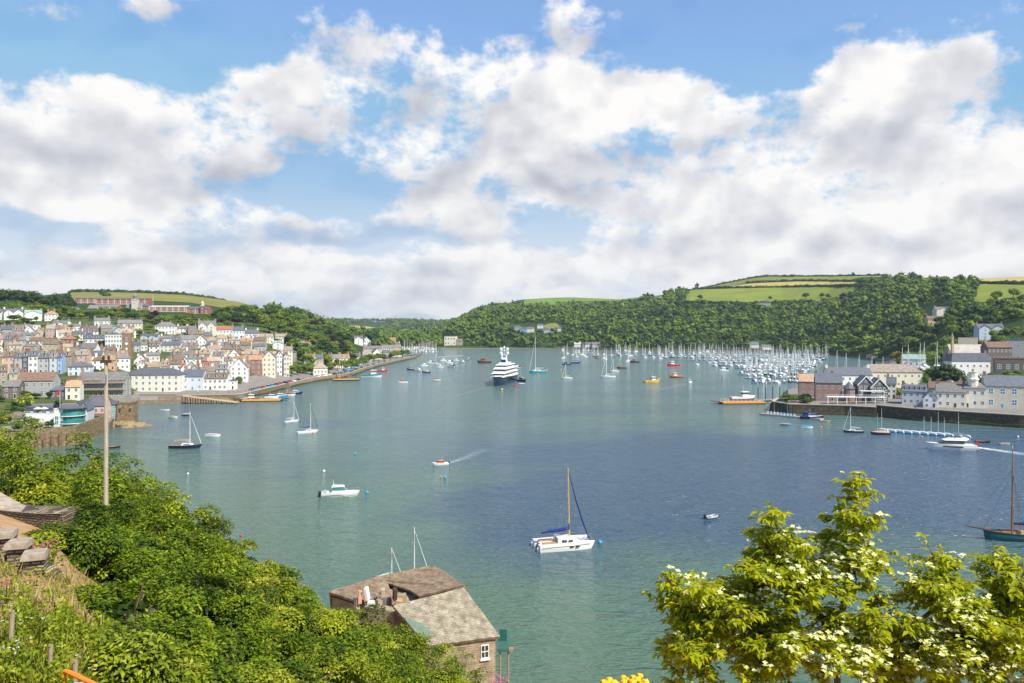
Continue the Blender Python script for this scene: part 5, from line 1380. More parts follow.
# --- catamaran in the middle of the river
def catamaran():
    o = empty('catamaran'); L = 10.4
    for s in (-1, 1):
        m = MB(); hull(m, L, 1.75, 1.15, .4, .85, .22, 14, .09, True, 0, 1, None, y0=s * 1.95)
        h = m.build('hull', [WHITE, DECKW], o)
        m = MB()
        for a, b in ((-4.9, 3.9),):
            m.tube((a, s * 2.82, .82), (1.0, s * 2.85, .92), .035, n=4); m.tube((1.0, s * 2.85, .92), (4.2, s * 2.42, 1.06), .035, n=4)
        m.build('rubbing_strake', TEAK, h)
        m = MB(); y = s * 2.83
        for a in (.2, 1.3): m.add([(a, y + s * .03, .62), (a + .75, y + s * .03, .62), (a + .75, y + s * .035, .85), (a, y + s * .035, .85)], [(0, 1, 2, 3), (3, 2, 1, 0)])
        m.build('hull_window', GLASS, h)
        m = MB(); m.box(-L / 2 - .35, s * 1.95 - .22, -.2, -L / 2 - .02, s * 1.95 + .22, .75); m.build('rudder', WHITE, o)
    m = MB(); m.box(-4.6, -1.9, .55, 3.0, 1.9, 1.0); m.build('bridge_deck', DECKW, o)
    m = MB(); cabin(m, -1.6, 2.7, 1.75, 1.35, 1.0, 1.95, .15, 1.5); c = m.build('cabin', WHITE, o)
    for s in (-1, 1):
        m = MB(); 
        for a, b in ((-.9, .1), (.35, 1.2)):
            m.add([(a, s * 1.72, 1.3), (b, s * 1.66, 1.3), (b, s * 1.55, 1.7), (a, s * 1.6, 1.7)], [(0, 1, 2, 3), (3, 2, 1, 0)])
        m.build('cabin_window', GLASS, c)
    m = MB(); m.box(-1.68, -.55, 1.0, -1.6, .1, 2.1); m.build('companionway', MAT['red_brick'], c)
    for s in (-1, 1):
        m = MB(); m.box(-4.4, s * 1.2 - .35, 1.0, -1.9, s * 1.2 + .35, 1.3); m.build('cockpit_seat', TEAK, o)
    m = MB(); m.tube((1.0, 0, 1.9), (.75, 0, 14.3), .15, .11, 8); ms = m.build('mast', VARNISH, o)
    m = MB(); m.tube((.85, -.8, 7.6), (.85, .8, 7.6), .035, n=4); m.build('spreader', STEEL, ms)
    m = MB(); m.tube((.9, 0, 3.0), (-4.3, 0, 2.7), .09, .07); bo = m.build('boom', VARNISH, o)
    m = MB(); m.path([(.98, 0, 4.3), (.85, 0, 3.3), (-.6, 0, 3.15), (-2.6, 0, 3.0), (-4.3, 0, 2.75)], [.12, .33, .32, .26, .12], 8); m.build('sail_cover', BLUECLOTH, bo)
    m = MB(); m.path([(4.75, 0, 1.3), (3.6, 0, 4.2), (2.2, 0, 8.5), (.85, 0, 13.6)], [.10, .14, .11, .05], 6); m.build('furled_jib', BLUECLOTH, o)
    m = MB()
    for s in (-1, 1): m.tube((-.4, s * 2.7, 1.2), (.75, 0, 14.0), .018, n=4); m.tube((-.4, s * 2.7, 1.2), (.85, s * .8, 7.6), .018, n=4)
    m.build('rigging', STEEL, o)
    m = MB()
    for s in (-1, 1):
        pts = [(a, s * b, 1.85 + .04 * (a > 2)) for a, b in ((-4.9, 2.6), (-2.5, 2.7), (0, 2.72), (2.4, 2.6), (4.6, 2.1))]
        m.path(pts, [.018] * 5, 4)
        for p in pts: m.tube((p[0], p[1], 1.05), p, .018, n=4)
    m.tube((4.7, -2.0, 1.9), (4.7, 2.0, 1.9), .018, n=4)
    m.build('guard_rail', STEEL, o)
    m = MB(); m.tube((4.3, -1.95, 1.2), (4.3, 1.95, 1.2), .07); m.build('cross_beam', SPARALU, o)
    m = MB(); m.box(3.0, -1.2, .98, 4.25, 1.2, 1.02); m.build('trampoline', SOFTGREY, o)
    return o
tag(put(catamaran(), 564, 547, 14), 'white catamaran with varnished mast and blue sail cover on a mooring', 'catamaran')

def buoy(px, py, r, m, lab, loc=None):
    p = sea(px, py); b = MB(); b.ball((0, 0, r * .35), r, r, r * .85, 0, 10, 7); b.tube((0, 0, r), (0, 0, r * 1.7), r * .12)
    o = b.build('mooring_buoy', m, loc=(p.x, p.y, 0), smooth=True); tag(o, lab, 'buoy'); return o
buoy(600, 543, .42, SKYBLUE, 'turquoise mooring buoy at the bow of the catamaran')
buoy(367, 493, .42, SKYBLUE, 'turquoise buoy at the bow of the white pilothouse motorboat')
buoy(355, 454, .42, SKYBLUE, 'turquoise buoy alone in open water, left of the speedboat')
buoy(324, 471.5, .38, WHITE, 'white buoy above the pilothouse motorboat')
buoy(445, 478, .42, SKYBLUE, 'turquoise buoy just below the orange-topped speedboat')
buoy(441, 477, .25, ORANGEP, 'small orange pick-up float beside a turquoise buoy')
buoy(515.5, 386.5, .9, REDP, 'big red buoy beside the motor yacht hull')
buoy(502, 389.8, .7, YELLOWP, 'yellow buoy under the bow of the motor yacht')
buoy(188, 474, .3, WHITE, 'white buoy below the navy-hulled sloop')
buoy(313, 433, .35, ORANGEP, 'orange buoy beside the white sloop off the ferry berth')
buoy(538, 374.5, .7, ORANGEP, 'orange buoy under the teal sailing yacht')
buoy(547, 370, .6, YELLOWP, 'yellow buoy right of the teal sailing yacht')
buoy(561, 369.5, .6, YELLOWP, 'yellow buoy left of the blue workboats')
buoy(722, 377, .6, REDP, 'red buoy off the outer marina pontoon')
buoy(922, 437.5, .4, ORANGEP, 'orange buoy left of the motor cruiser')
buoy(821, 427.5, .45, ORANGEP, 'orange float at the stern of the turquoise dinghy')
buoy(241, 536, .25, REDP, 'small red float close to the bushes')
buoy(1018, 437, .35, WHITE, 'white buoy off the right bank quay wall')
buoy(659, 379, .6, YELLOWP, 'yellow buoy behind the yellow workboat')
buoy(583, 363, .5, ORANGEP, 'orange buoy beside the dark blue workboats')

# --- white pilothouse motorboat
def pilothouse():
    o = empty('pilothouse_motorboat'); L = 8.8
    m = MB(); hull(m, L, 2.9, 1.0, .4, .92, .3, 13, .12, True, 0, 1, 2); m.build('hull', [WHITE, DECKW, WHITE], o)
    m = MB(); m.tube((-4.2, -1.42, .55), (1.5, -1.46, .62), .03, n=4); m.tube((1.5, -1.46, .62), (3.8, -.7, .8), .03, n=4); m.tube((-4.2, 1.42, .55), (1.5, 1.46, .62), .03, n=4); m.build('rubbing_strake', TANCOVER, o)
    m = MB(); cabin(m, -2.0, 1.3, 1.1, .95, .95, 1.55, .05, .1); c = m.build('cabin', WHITE, o)
    m = MB(); cabin(m, -1.9, 1.25, 1.05, .93, 1.55, 2.3, .15, .75); m.build('windscreen', TEALGLASS, c)
    m = MB(); cabin(m, -2.1, .8, 1.1, .95, 2.3, 2.5, .15, .4); m.build('roof', WHITE, c)
    m = MB(); m.box(-1.9, -.6, 2.5, -1.5, .6, 2.6); m.tube((-1.7, 0, 2.6), (-1.8, 0, 4.0), .04, .02, 4); m.tube((-1.7, .4, 2.6), (-1.7, .4, 3.2), .03, .02, 4); m.build('aerial', WHITE, c)
    for s in (-.5, .5):
        m = MB(); m.box(-5.2, s - .25, -.4, -4.75, s + .25, 1.1, 0, .06); m.box(-4.8, s - .12, .5, -4.38, s + .12, .9); m.build('outboard', BLACK, o)
    m = MB(); m.box(-4.0, -1.0, .95, -3.3, 1.0, 1.3); m.build('seat', SOFTGREY, o)
    m = MB(); pts = [(1.6, -1.2, 1.75), (3.2, -.85, 1.85), (4.2, 0, 1.9), (3.2, .85, 1.85), (1.6, 1.2, 1.75)]; m.path(pts, [.025] * 5, 4)
    for p in pts: m.tube((p[0], p[1] * .95, 1.1), p, .02, n=4)
    m.build('bow_rail', STEEL, o)
    return o
tag(put(pilothouse(), 341, 496, 6), 'white pilothouse motorboat with twin black outboards and tinted windscreen', 'motorboat')

# --- foam
def foam_mat():
    m = bpy.data.materials.new('wake_foam'); m.use_nodes = True; n = m.node_tree.nodes; l = m.node_tree.links
    b = n['Principled BSDF']; b.inputs['Base Color'].default_value = (.75, .80, .80, 1); b.inputs['Roughness'].default_value = .6
    t = n.new('ShaderNodeBsdfTransparent'); x = n.new('ShaderNodeMixShader'); g = n.new('ShaderNodeNewGeometry')
    nz = n.new('ShaderNodeTexNoise'); nz.inputs['Scale'].default_value = .9; nz.inputs['Detail'].default_value = 5; l.new(g.outputs['Position'], nz.inputs['Vector'])
    a = n.new('ShaderNodeAttribute'); a.attribute_name = 'tint'
    mm = n.new('ShaderNodeMath'); mm.operation = 'MULTIPLY_ADD'; l.new(nz.outputs['Fac'], mm.inputs[0]); mm.inputs[1].default_value = 1.6; mm.inputs[2].default_value = -.95
    ad = n.new('ShaderNodeMath'); ad.operation = 'ADD'; ad.use_clamp = True; l.new(mm.outputs[0], ad.inputs[0]); l.new(a.outputs['Fac'], ad.inputs[1])
    m2 = n.new('ShaderNodeMath'); m2.operation = 'MULTIPLY'; m2.use_clamp = True; l.new(ad.outputs[0], m2.inputs[0]); l.new(a.outputs['Fac'], m2.inputs[1])
    m3 = n.new('ShaderNodeMath'); m3.operation = 'MULTIPLY'; m3.inputs[1].default_value = 1.5; m3.use_clamp = True; l.new(m2.outputs[0], m3.inputs[0])
    l.new(m3.outputs[0], x.inputs[0]); l.new(t.outputs[0], x.inputs[1]); l.new(b.outputs[0], x.inputs[2]); l.new(x.outputs[0], n['Material Output'].inputs['Surface'])
    return m
FOAM = foam_mat()
def wake(pts, w0, w1, s0=.9, s1=.1):
    """a thin sheet of broken foam left on the water along screen-row points"""
    P = [sea(*p) for p in pts]; Q = []
    for a, b in zip(P[:-1], P[1:]):
        for k in range(8): Q.append(a.lerp(b, k / 8))
    Q.append(P[-1]); n = len(Q); vs, fs, ti = [], [], []
    for i, q in enumerate(Q):
        d = (Q[min(i + 1, n - 1)] - Q[max(i - 1, 0)]).normalized(); nn = Vector((-d.y, d.x, 0)); t = i / (n - 1); w = w0 + (w1 - w0) * t
        for k in (-1, -.5, 0, .5, 1): vs.append(q + nn * (w * k) + Vector((0, 0, .03)))
    for i in range(n - 1):
        for k in range(4):
            a = i * 5 + k; fs.append((a, a + 5, a + 6, a + 1)); t = i / (n - 1); ti.append((s0 + (s1 - s0) * t) * (1 if k in (1, 2) else .75))
    o = link(bpy.data.objects.new('boat_wake', np_mesh('boat_wake', np.array([tuple(v) for v in vs]), np.array(fs), FOAM, np.array(ti)))); kind(o, 'stuff')
wake([(445, 464.5), (462, 459), (486, 449), (500, 446)], .4, 4.5, .55, .08)
wake([(966, 446), (992, 449.5), (1030, 455)], .9, 3.0, .95, .45)
wake([(520, 383), (524, 384), (527, 384)], 2, 4, .8, .3)
wake([(484, 388), (462, 394), (436, 402)], .8, 5, .35, .12)
wake([(690, 383), (668, 388), (640, 391)], .8, 6, .4, .12)
wake([(690, 382.5), (720, 384.5)], .6, 3, .35, .1)
wake([(403, 383), (392, 387), (380, 389)], .6, 3, .4, .1)

# --- speedboat
o = cruiser('speedboat', 5.0, WHITE, ORANGEP); tag(put(o, 440, 465, 200), 'small white speedboat with orange top towing a foam wake', 'speedboat')
# --- near and middle sailing boats
o = yacht('sailing_yacht', 10.5, NAVY, TANCOVER, SPARALU, 11.8, True, 1.1, dm=TEAK); tag(put(o, 186, 448, 3), 'navy-hulled sloop with teak deck and tan sail cover', 'sailing yacht')
o = yacht('sailing_yacht', 8.2, WHITE, BLUECLOTH, SPARALU, 11, True, 1.1); tag(put(o, 308, 433, 35), 'white sloop with bare mast beside an orange buoy', 'sailing yacht')
o = yacht('sailing_yacht', 6.5, WHITE, SOFTGREY, SPARALU, 8.5, True, 1.1); tag(put(o, 292, 422, 40), 'small white yacht moored left of a larger white sloop', 'sailing yacht')
o = yacht('sailing_yacht', 18, mat('turquoise_hull', (.03, .32, .38), .3, .1, 1), SOFTGREY, WHITE, 30, True, 1.6); tag(put(o, 537.5, 373, 215), 'teal-hulled yacht with a very tall white mast', 'sailing yacht')
o = yacht('sailing_yacht', 7.5, NAVY, SOFTGREY, SPARALU, 9.5, True); tag(put(o, 853, 432.5, 175), 'dark half-decked yacht with short mast near the blue dinghies', 'sailing yacht')
o = dinghy('launch', 7.0, NAVY, TANCOVER, TANCOVER, 8); tag(put(o, 880, 434.5, 178), 'dark open launch with tan cover and thin mast', 'launch')
o = dinghy('dinghy', 5.5, WHITE, SOFTGREY, SOFTGREY); tag(put(o, 213, 436.5, 4), 'white covered tender behind the navy-hulled sloop', 'dinghy')
for px, py, m, c, lab in ((165, 410.5, WHITE, None, 'white rowing boat close to the hotel quay'), (173.5, 418, WHITE, TANCOVER, 'tiny tan-covered dinghy below the white rowing boat'), (187, 415.5, NAVY, SOFTGREY, 'dark dinghy with grey cover off the timber pier'),
                        (113, 448, BLACK, None, 'black dinghy beside the near river wall'), (786, 425.5, SKYBLUE, TEAK, 'bright blue dinghy below the club pontoon'), (807, 428, WHITE, SKYBLUE, 'white dinghy under a turquoise cover'),
                        (983, 442.5, BLACK, None, 'black dinghy astern of the motor cruiser'), (1005, 444.5, BOATGREY, None, 'low grey dinghy by the wake of the motor cruiser'), (825, 421.5, TANCOVER, None, 'tan skiff behind the blue-canopied launch')):
    tag(put(dinghy('dinghy', 4.6, m, TEAK if c is None else m, c), px, py, RND.uniform(-20, 20)), lab, 'dinghy')
# rubber dinghy with outboard
def inflatable():
    o = empty('inflatable_dinghy'); L = 3.6
    m = MB(); m.path([(-L / 2, -.62, .28), (0, -.66, .28), (1.0, -.5, .34), (1.5, 0, .44), (1.0, .5, .34), (0, .66, .28), (-L / 2, .62, .28)], [.18, .23, .23, .23, .23, .23, .18], 10); m.build('tube', BOATGREY, o, smooth=True)
    m = MB(); m.box(-L / 2, -.5, .08, 1.1, .5, .16); m.build('floor', SOFTGREY, o)
    m = MB(); m.box(-L / 2 - .02, -.5, .05, -L / 2 + .1, .5, .55); m.build('transom', BOATGREY, o)
    m = MB(); m.box(-L / 2 - .4, -.2, .45, -L / 2 + .05, .2, .95, 0, .05); m.box(-L / 2 - .25, -.08, -.5, -L / 2 - .08, .08, .45); m.build('outboard', BLACK, o)
    m = MB(); m.box(-.3, -.48, .38, .0, .48, .44); m.build('thwart', DECKW, o)
    return o
tag(put(inflatable(), 712, 518, 30), 'small grey inflatable dinghy with a black outboard, alone in the channel', 'inflatable dinghy')
# motor cruiser at right
def bigcruiser():
    o = empty('motor_cruiser'); L = 15.0
    m = MB(); hull(m, L, 4.4, 1.7, .5, .9, .38, 14, .12, True, 0, 1); h = m.build('hull', [WHITE, DECKW], o)
    for s in (-1, 1):
        m = MB(); m.add([(-3.5, s * 2.27, .85), (3.2, s * 2.17, 1.05), (2.6, s * 2.2, 1.5), (-2.8, s * 2.29, 1.35)], [(0, 1, 2, 3), (3, 2, 1, 0)]); m.build('hull_window', GLASS, h)
    m = MB(); cabin(m, -4.0, 4.2, 1.8, 1.2, 1.7, 2.2, .2, .4); cabin(m, -4.6, 2.2, 1.75, 1.4, 3.1, 3.35, .1, .6); c = m.build('cabin', WHITE, o)
    m = MB(); cabin(m, -3.8, 3.9, 1.80, 1.36, 2.1, 3.15, .3, 2.0); m.build('windscreen', GLASS, c)
    m = MB(); cabin(m, -5.2, 1.0, 1.6, 1.3, 3.35, 3.9, .1, .8); m.build('flybridge', WHITE, c)
    m = MB(); m.box(-4.6, -1.5, 5.0, -.8, 1.5, 5.12); 
    for a in (-4.4, -1.0):
        for s in (-1.3, 1.3): m.tube((a, s, 3.6), (a, s, 5.0), .05, n=4)
    m.build('bimini', NAVY, c)
    m = MB(); m.box(-8.2, -1.9, .3, -7.4, 1.9, .5); m.build('bathing_platform', TEAK, o)
    m = MB(); m.tube((-7.3, .6, 1.6), (-7.9, .6, 3.0), .03); m.add([(-7.35, .6, 1.9), (-7.7, .6, 2.8), (-8.6, .7, 2.5), (-8.2, .7, 1.6)], [(0, 1, 2, 3), (3, 2, 1, 0)]); m.build('ensign', REDP, o)
    m = MB(); pts = [(2, -1.9, 2.7), (5, -1.2, 2.95), (7.1, 0, 3.1), (5, 1.2, 2.95), (2, 1.9, 2.7)]; m.path(pts, [.03] * 5, 4)
    for p in pts: m.tube((p[0], p[1], 1.8), p, .025, n=4)
    m.build('bow_rail', STEEL, o)
    return o
tag(put(bigcruiser(), 950, 449.5, 172, 1.0), 'white flybridge motor cruiser under way with dark windows', 'motor cruiser')
# gaff-rigged boat cut by the right edge
def gaffer():
    o = empty('gaff_cutter'); L = 13.5
    m = MB(); hull(m, L, 3.8, 1.15, .6, .6, .55, 14, .03, True, 0, 1, 2, .95, inset=.25); m.build('hull', [mat('dark_teal_hull', (.018, .11, .12), .35, .15, 1), TEAK, MAT['dark_teal_hull']], o)
    m = MB()
    for s in (-1, 1):
        pts = []
        for k in range(15):
            t = k / 14; w = .6 + .4 * math.sin(min(t / .45, 1) * 1.57) if t < .45 else max(.01, math.cos((t - .45) / .55 * 1.57)) ** .72
            pts.append((-L / 2 + L * t, s * w * 1.9, 1.15 * (1 + .55 * t * t) + .03))
        m.path(pts, [.11] * 15, 5)
    m.build('bulwark', DARKWOOD, o)
    m = MB(); m.tube((L / 2 - 1.2, 0, 1.75), (L / 2 + 3.2, 0, 2.5), .16, .10, 8); m.build('bowsprit', DARKWOOD, o)
    m = MB(); m.tube((1.6, 0, .8), (1.5, 0, 13.0), .18, .14, 8); m.tube((1.5, 0, 13), (1.5, 0, 17.0), .12, .06, 8); ms = m.build('mast', mat('brown_spar', (.28, .13, .06), .45, .2, 2), o)
    m = MB(); m.tube((1.5, 0, 16.9), (1.5, 0, 17.7), .05, .03); m.build('truck', WHITE, ms)
    m = MB(); m.tube((1.3, 0, 2.7), (-6.4, 0, 2.8), .14, .1); b = m.build('boom', MAT['brown_spar'], o)
    m = MB(); m.path([(1.2, 0, 3.05), (-1, 0, 3.15), (-4, 0, 3.1), (-6.2, 0, 2.95)], [.2, .3, .26, .1], 8); m.build('sail_cover', BLUECLOTH, b)
    m = MB(); cabin(m, -3.0, .6, 1.0, .8, 1.0, 1.75, .1, .3); m.build('cabin', TEAK, o)
    m = MB(); m.box(2.3, -.5, 1.15, 3.4, .5, 1.5); m.build('hatch', MAT['brown_spar'], o)
    m = MB(); m.tube((L / 2 + 3.1, 0, 2.5), (1.5, 0, 13), .02, n=4); m.tube((L / 2, 0, 1.8), (1.5, 0, 12.4), .02, n=4)
    for s in (-1, 1):
        for q in (.9, .3): m.tube((q, s * 1.85, 1.25), (1.5, 0, 12.6), .02, n=4)
    m.build('rigging', BLACK, o)
    return o
tag(put(gaffer(), 1021, 540, 176), 'teal wooden gaff cutter with brown mast and long black bowsprit', 'gaff cutter')
# the masts standing up beyond the near stone building
o = yacht('sailing_yacht', 8.0, WHITE, SOFTGREY, SPARALU, 9.6, True, .8); tag(put(o, 408, 592, 20), 'white yacht mostly hidden behind the stone boathouse, mast showing', 'sailing yacht')
o = yacht('sailing_yacht', 5.0, WHITE, SOFTGREY, SPARALU, 5.4, True, .8); tag(put(o, 388, 583, 30), 'small yacht hidden by the boathouse roof, short mast showing', 'sailing yacht')

# --- big motor yacht
def motoryacht():
    o = empty('motor_yacht'); L, B = 58, 11.0
    m = MB(); hull(m, L, B, 4.8, 1.0, .9, .35, 18, .07, True, 0, 1, None, .86); m.build('hull', [NAVY, DECKW], o)
    m = MB()
    for s in (-1, 1):
        pts = []
        for k in range(19):
            t = k / 18; w = .9 + .1 * math.sin(min(t / .45, 1) * 1.57) if t < .45 else max(.015, math.cos((t - .45) / .55 * 1.57)) ** .72
            pts.append((-L / 2 + L * t, s * w * B / 2, 4.8 * (1 + .35 * t * t) + .25))
        m.path(pts, [.42] * 19, 6)
    m.build('bulwark', WHITE, o)
    tiers = [('main_deck', -27, 19, 5.2, 4.7, 5.4, 8.2, 3.2), ('upper_deck', -24, 13.5, 5.4, 4.6, 8.2, 10.9, 3.4), ('bridge_deck', -18, 8.5, 4.8, 4.0, 10.9, 13.3, 3.2)]
    for nm, x0, x1, w0, w1, z0, z1, sl in tiers:
        m = MB(); cabin(m, x0, x1, w0, w1, z0, z0 + .8, .1, sl * .3)
        cabin(m, x0 - 1.0, x1 - sl * .9 + 1.2, w0 * 1.03, w1 * .98, z1 - .55, z1, .1, .9); d = m.build(nm, WHITE, o)
        m = MB(); cabin(m, x0 + .6, x1 - sl * .25, w0 * .88, w1 * .88, z0 + .8, z1 - .55, .2, sl * .7); m.build('window_band', GLASS, d)
    m = MB(); cabin(m, -13, 3.5, 3.4, 2.6, 13.3, 14.3, .2, 1.5); m.build('sun_deck', WHITE, o)
    m = MB(); m.box(-2, -1.6, 14.3, -.6, 1.6, 16.4); m.build('funnel_front', BLUECLOTH, o)
    m = MB(); cabin(m, -7, -.8, 1.9, 1.5, 14.3, 17.5, 1.2, 1.8)
    for s in (-1, 1): m.tube((-3, s * 1.9, 14.3), (-4.5, s * 1.2, 22), .5, .3)
    m.box(-5.2, -2.6, 19.2, -3.6, 2.6, 19.6); m.box(-5.2, -2.9, 22, -3.6, 2.9, 22.4); m.tube((-4.4, 0, 20), (-4.4, 0, 26), .35, .12)
    mt = m.build('radar_mast', WHITE, o)
    for s, z, r in ((-2.3, 20.6, 1.1), (2.3, 20.6, 1.1), (-2.2, 23.4, 1.1), (2.2, 23.4, 1.1), (0, 24.4, .8)):
        m = MB(); m.ball((-4.4, s, z), r, r, r, 0, 10, 7); m.build('dome', WHITE, mt, smooth=True)
    m = MB(); m.box(10, 4.95, .8, 11, 5.0, 2.0); m.build('anchor_pocket', STEEL, o)
    for s in (-1, 1):
        m = MB()
        for k in range(9): x = -18 + k * 3.3; m.add([(x, s * 5.42, 2.6), (x + 1.3, s * 5.42, 2.6), (x + 1.3, s * 5.43, 3.3), (x, s * 5.43, 3.3)], [(0, 1, 2, 3), (3, 2, 1, 0)])
        m.build('porthole', GLASS, o)
    return o
tag(put(motoryacht(), 503, 383.5, -101), 'large navy-hulled motor yacht with stacked white decks heading downriver', 'motor yacht')
o = cruiser('tender', 11, NAVY, BOATGREY); tag(put(o, 522, 381.5, -60), 'dark tender running alongside the big motor yacht', 'tender')

# --- workboats and ferries
def workboat(name, L, hm, cab, deckm=DECKW, mast=0, stripe=None):
    o = empty(name); B = L * .34; fb = L * .12
    m = MB(); hull(m, L, B, fb, .5, .8, .6, 11, .07, True, 0, 1, 2 if stripe else None); m.build('hull', [hm, deckm, stripe or hm], o)
    m = MB(); m.box(-L * .05, -B * .3, fb, L * .2, B * .3, fb + L * .2); c = m.build('wheelhouse', cab, o)
    m = MB(); m.box(-L * .055, -B * .305, fb + L * .11, L * .205, B * .305, fb + L * .17); m.build('windscreen', GLASS, c)
    m = MB(); m.box(-L * .07, -B * .33, fb + L * .2, L * .22, B * .33, fb + L * .215); m.build('roof', cab, c)
    m = MB(); m.tube((L * .02, 0, fb + L * .21), (L * .02, 0, fb + L * .21 + max(mast, L * .25)), .07, .05); m.build('mast', SPARALU, o)
    return o
for px, py, L, a, b, dk, hd, lab, s in ((652, 382.5, 12, YELLOWP, WHITE, TEAK, 20, 'yellow workboat with white wheelhouse in mid river', None), (676, 377.5, 11, NAVY, WHITE, ORANGEP, 190, 'dark workboat with orange deck and white wheelhouse', ORANGEP),
                              (673, 366, 14, REDP, WHITE, DECKW, 200, 'bright red-hulled boat with white upperworks', None), (690, 383, 8, WHITE, WHITE, DECKW, -110, 'white motorboat heading straight downriver with a pale wake', None),
                              (566.5, 365, 9, BLUECLOTH, BLUECLOTH, DECKW, 190, 'left one of two blue workboats moored together', None), (575.5, 363.3, 11, BLUECLOTH, SOFTGREY, DECKW, 10, 'right one of two blue workboats moored together', None),
                              (598, 358.5, 9, TANCOVER, REDP, TEAK, 170, 'brown fishing boat with red wheelhouse off the far shore', None), (621.5, 368.5, 9, DARKWOOD, TANCOVER, TEAK, 185, 'dark wooden boat low in the water in mid river', None), (634.5, 362.5, 10, NAVY, REDP, TEAK, 180, 'dark boat with red wheelhouse among the trot moorings', None),
                              (484, 363, 15, DARKWOOD, REDP, TEAK, 200, 'dark tug with red wheelhouse left of the motor yacht', None), (372, 377, 16, WHITE, WHITE, TEAK, 5, 'white passenger boat berthed by the promenade pontoon', TEALHULL), (382.5, 371.5, 9, REDP, WHITE, DECKW, 0, 'red boat by the promenade wall', None),
                              (411, 370, 8, NAVY, SOFTGREY, DECKW, 175, 'small dark boat just off the promenade wall', None), (403, 383, 7, WHITE, ORANGEP, DECKW, 190, 'small launch running past the promenade with a faint wake', None), (436.5, 380.5, 6, WHITE, ORANGEP, DECKW, 185, 'tiny boat with orange top left of the motor yacht', None)):
    tag(put(workboat('workboat', L, a, b, dk, 0, s), px, py, hd), lab, 'workboat')
def carferry(px, py, head, lab, s=1.0):
    """a floating slab with ramps, pushed by a small tug lashed alongside"""
    o = empty('car_ferry'); m = MB(); m.box(-11, -3.6, -.5, 11, 3.6, .9); m.build('hull', BLACK, o)
    m = MB(); m.box(-11, -3.65, .45, 11, -3.6, .9); m.box(-11, 3.6, .45, 11, 3.65, .9); m.build('fender', YELLOWP, o)
    m = MB(); m.box(-10.8, -3.4, .903, 10.8, 3.4, 1.0); m.build('deck', ORANGEP, o)
    for s2 in (-1, 1):
        m = MB(); m.add([(s2 * 11, -3.2, .95), (s2 * 15.5, -3.0, 1.5), (s2 * 15.5, 3.0, 1.5), (s2 * 11, 3.2, .95), (s2 * 11, -3.2, .75), (s2 * 15.5, -3.0, 1.3), (s2 * 15.5, 3.0, 1.3), (s2 * 11, 3.2, .75)], [(0, 1, 2, 3), (7, 6, 5, 4), (0, 4, 5, 1), (1, 5, 6, 2), (2, 6, 7, 3), (3, 7, 4, 0)]); m.build('ramp', DARKWOOD, o)
    m = MB(); 
    for s2 in (-1, 1):
        for k in range(10): m.tube((-10 + k * 2.2, s2 * 3.3, 1), (-10 + k * 2.2, s2 * 3.3, 2.1), .05, n=4)
        m.tube((-10, s2 * 3.3, 2.1), (9.8, s2 * 3.3, 2.1), .05, n=4)
    m.build('railing', WHITE, o)
    tag(put(o, px, py, head, s), lab, 'ferry')
carferry(742, 403.5, 4, 'orange-decked car ferry float near the boat club point')
o = workboat('ferry_tug', 11, NAVY, WHITE, DECKW, 3, WHITE); tag(put(o, 743, 400, 8, 1.25), 'ferry tug with blue hull and tall white wheelhouse behind the orange float', 'tug')
carferry(262, 401, 8, 'yellow-edged car ferry float at the west slip', .9)
o = workboat('ferry_tug', 10, NAVY, WHITE, DECKW, 3); tag(put(o, 250, 400.5, 5), 'dark ferry tug beside the yellow-edged float', 'tug')
for i, (px, py, a, b) in enumerate(((272, 398.5, WHITE, WHITE), (281, 397.3, SKYBLUE, WHITE), (289, 396, WHITE, ORANGEP), (242, 400, WHITE, SOFTGREY), (296, 394, NAVY, WHITE))):
    tag(put(cruiser('motorboat', 8, a, b), px, py, RND.uniform(-15, 15)), f'small motorboat berthed along the west quay, {ordn([2, 3, 4, 1, 5][i])} from the left', 'motorboat', 'motorboats along the west quay')
# orange landing stage by the promenade
p = sea(346, 380.5); o = empty('landing_stage', (p.x, p.y, 0), rad(10)); m = MB(); m.box(-9.5, -2.6, -.4, 9.5, 2.6, .8); m.build('float', BLACK, o); m = MB(); m.box(-9.2, -2.4, .803, 9.2, 2.4, 1.1); m.build('deck', YELLOWP, o)
m = MB(); m.tube((-7, 3, -2), (-7, 3, 4.5), .3); m.build('pile', DARKWOOD, o); m = MB(); m.tube((7, 3, -2), (7, 3, 4.5), .3); m.build('pile', DARKWOOD, o)
tag(o, 'yellow-decked landing stage off the promenade', 'landing stage')
p = sea(341, 381); m = MB(); m.tube((0, 0, -2), (0, 0, 15), .3, .18); o = m.build('mooring_post', VARNISH, loc=(p.x - 2, p.y + 5, 0)); tag(o, 'tall bare brown spar standing by the yellow landing stage', 'post')
# pontoons
def pontoon(p, q, w, lab, piles=0, name='pontoon', pile_h=3.5):
    o = empty(name, (p.x, p.y, 0), math.atan2((q - p).y, (q - p).x)); Lp = (q - p).length
    m = MB(); m.box(0, -w / 2, -.3, Lp, w / 2, .45); m.build('float', SOFTGREY, o); m = MB(); m.box(0, -w / 2 - .05, .453, Lp, w / 2 + .05, .6); m.build('deck', TIMBERDECK, o)
    for k in range(piles):
        m = MB(); xx = Lp * (k + .5) / piles; m.tube((xx, w / 2 + .3, -2), (xx, w / 2 + .3, pile_h), .22); m.tube((xx, w / 2 + .3, pile_h), (xx, w / 2 + .3, pile_h + .3), .24, .02); m.build('pile', BLACK, o)
    return tag(o, lab, 'pontoon')
pontoon(sea(757, 401.5), sea(786, 399.5), 3, 'grey pontoon with black piles beyond the ferry', 4, pile_h=7)
pontoon(sea(761, 414.5), sea(822, 420), 3.2, 'club pontoon with blue-covered boats laid out on it', 3, pile_h=5)
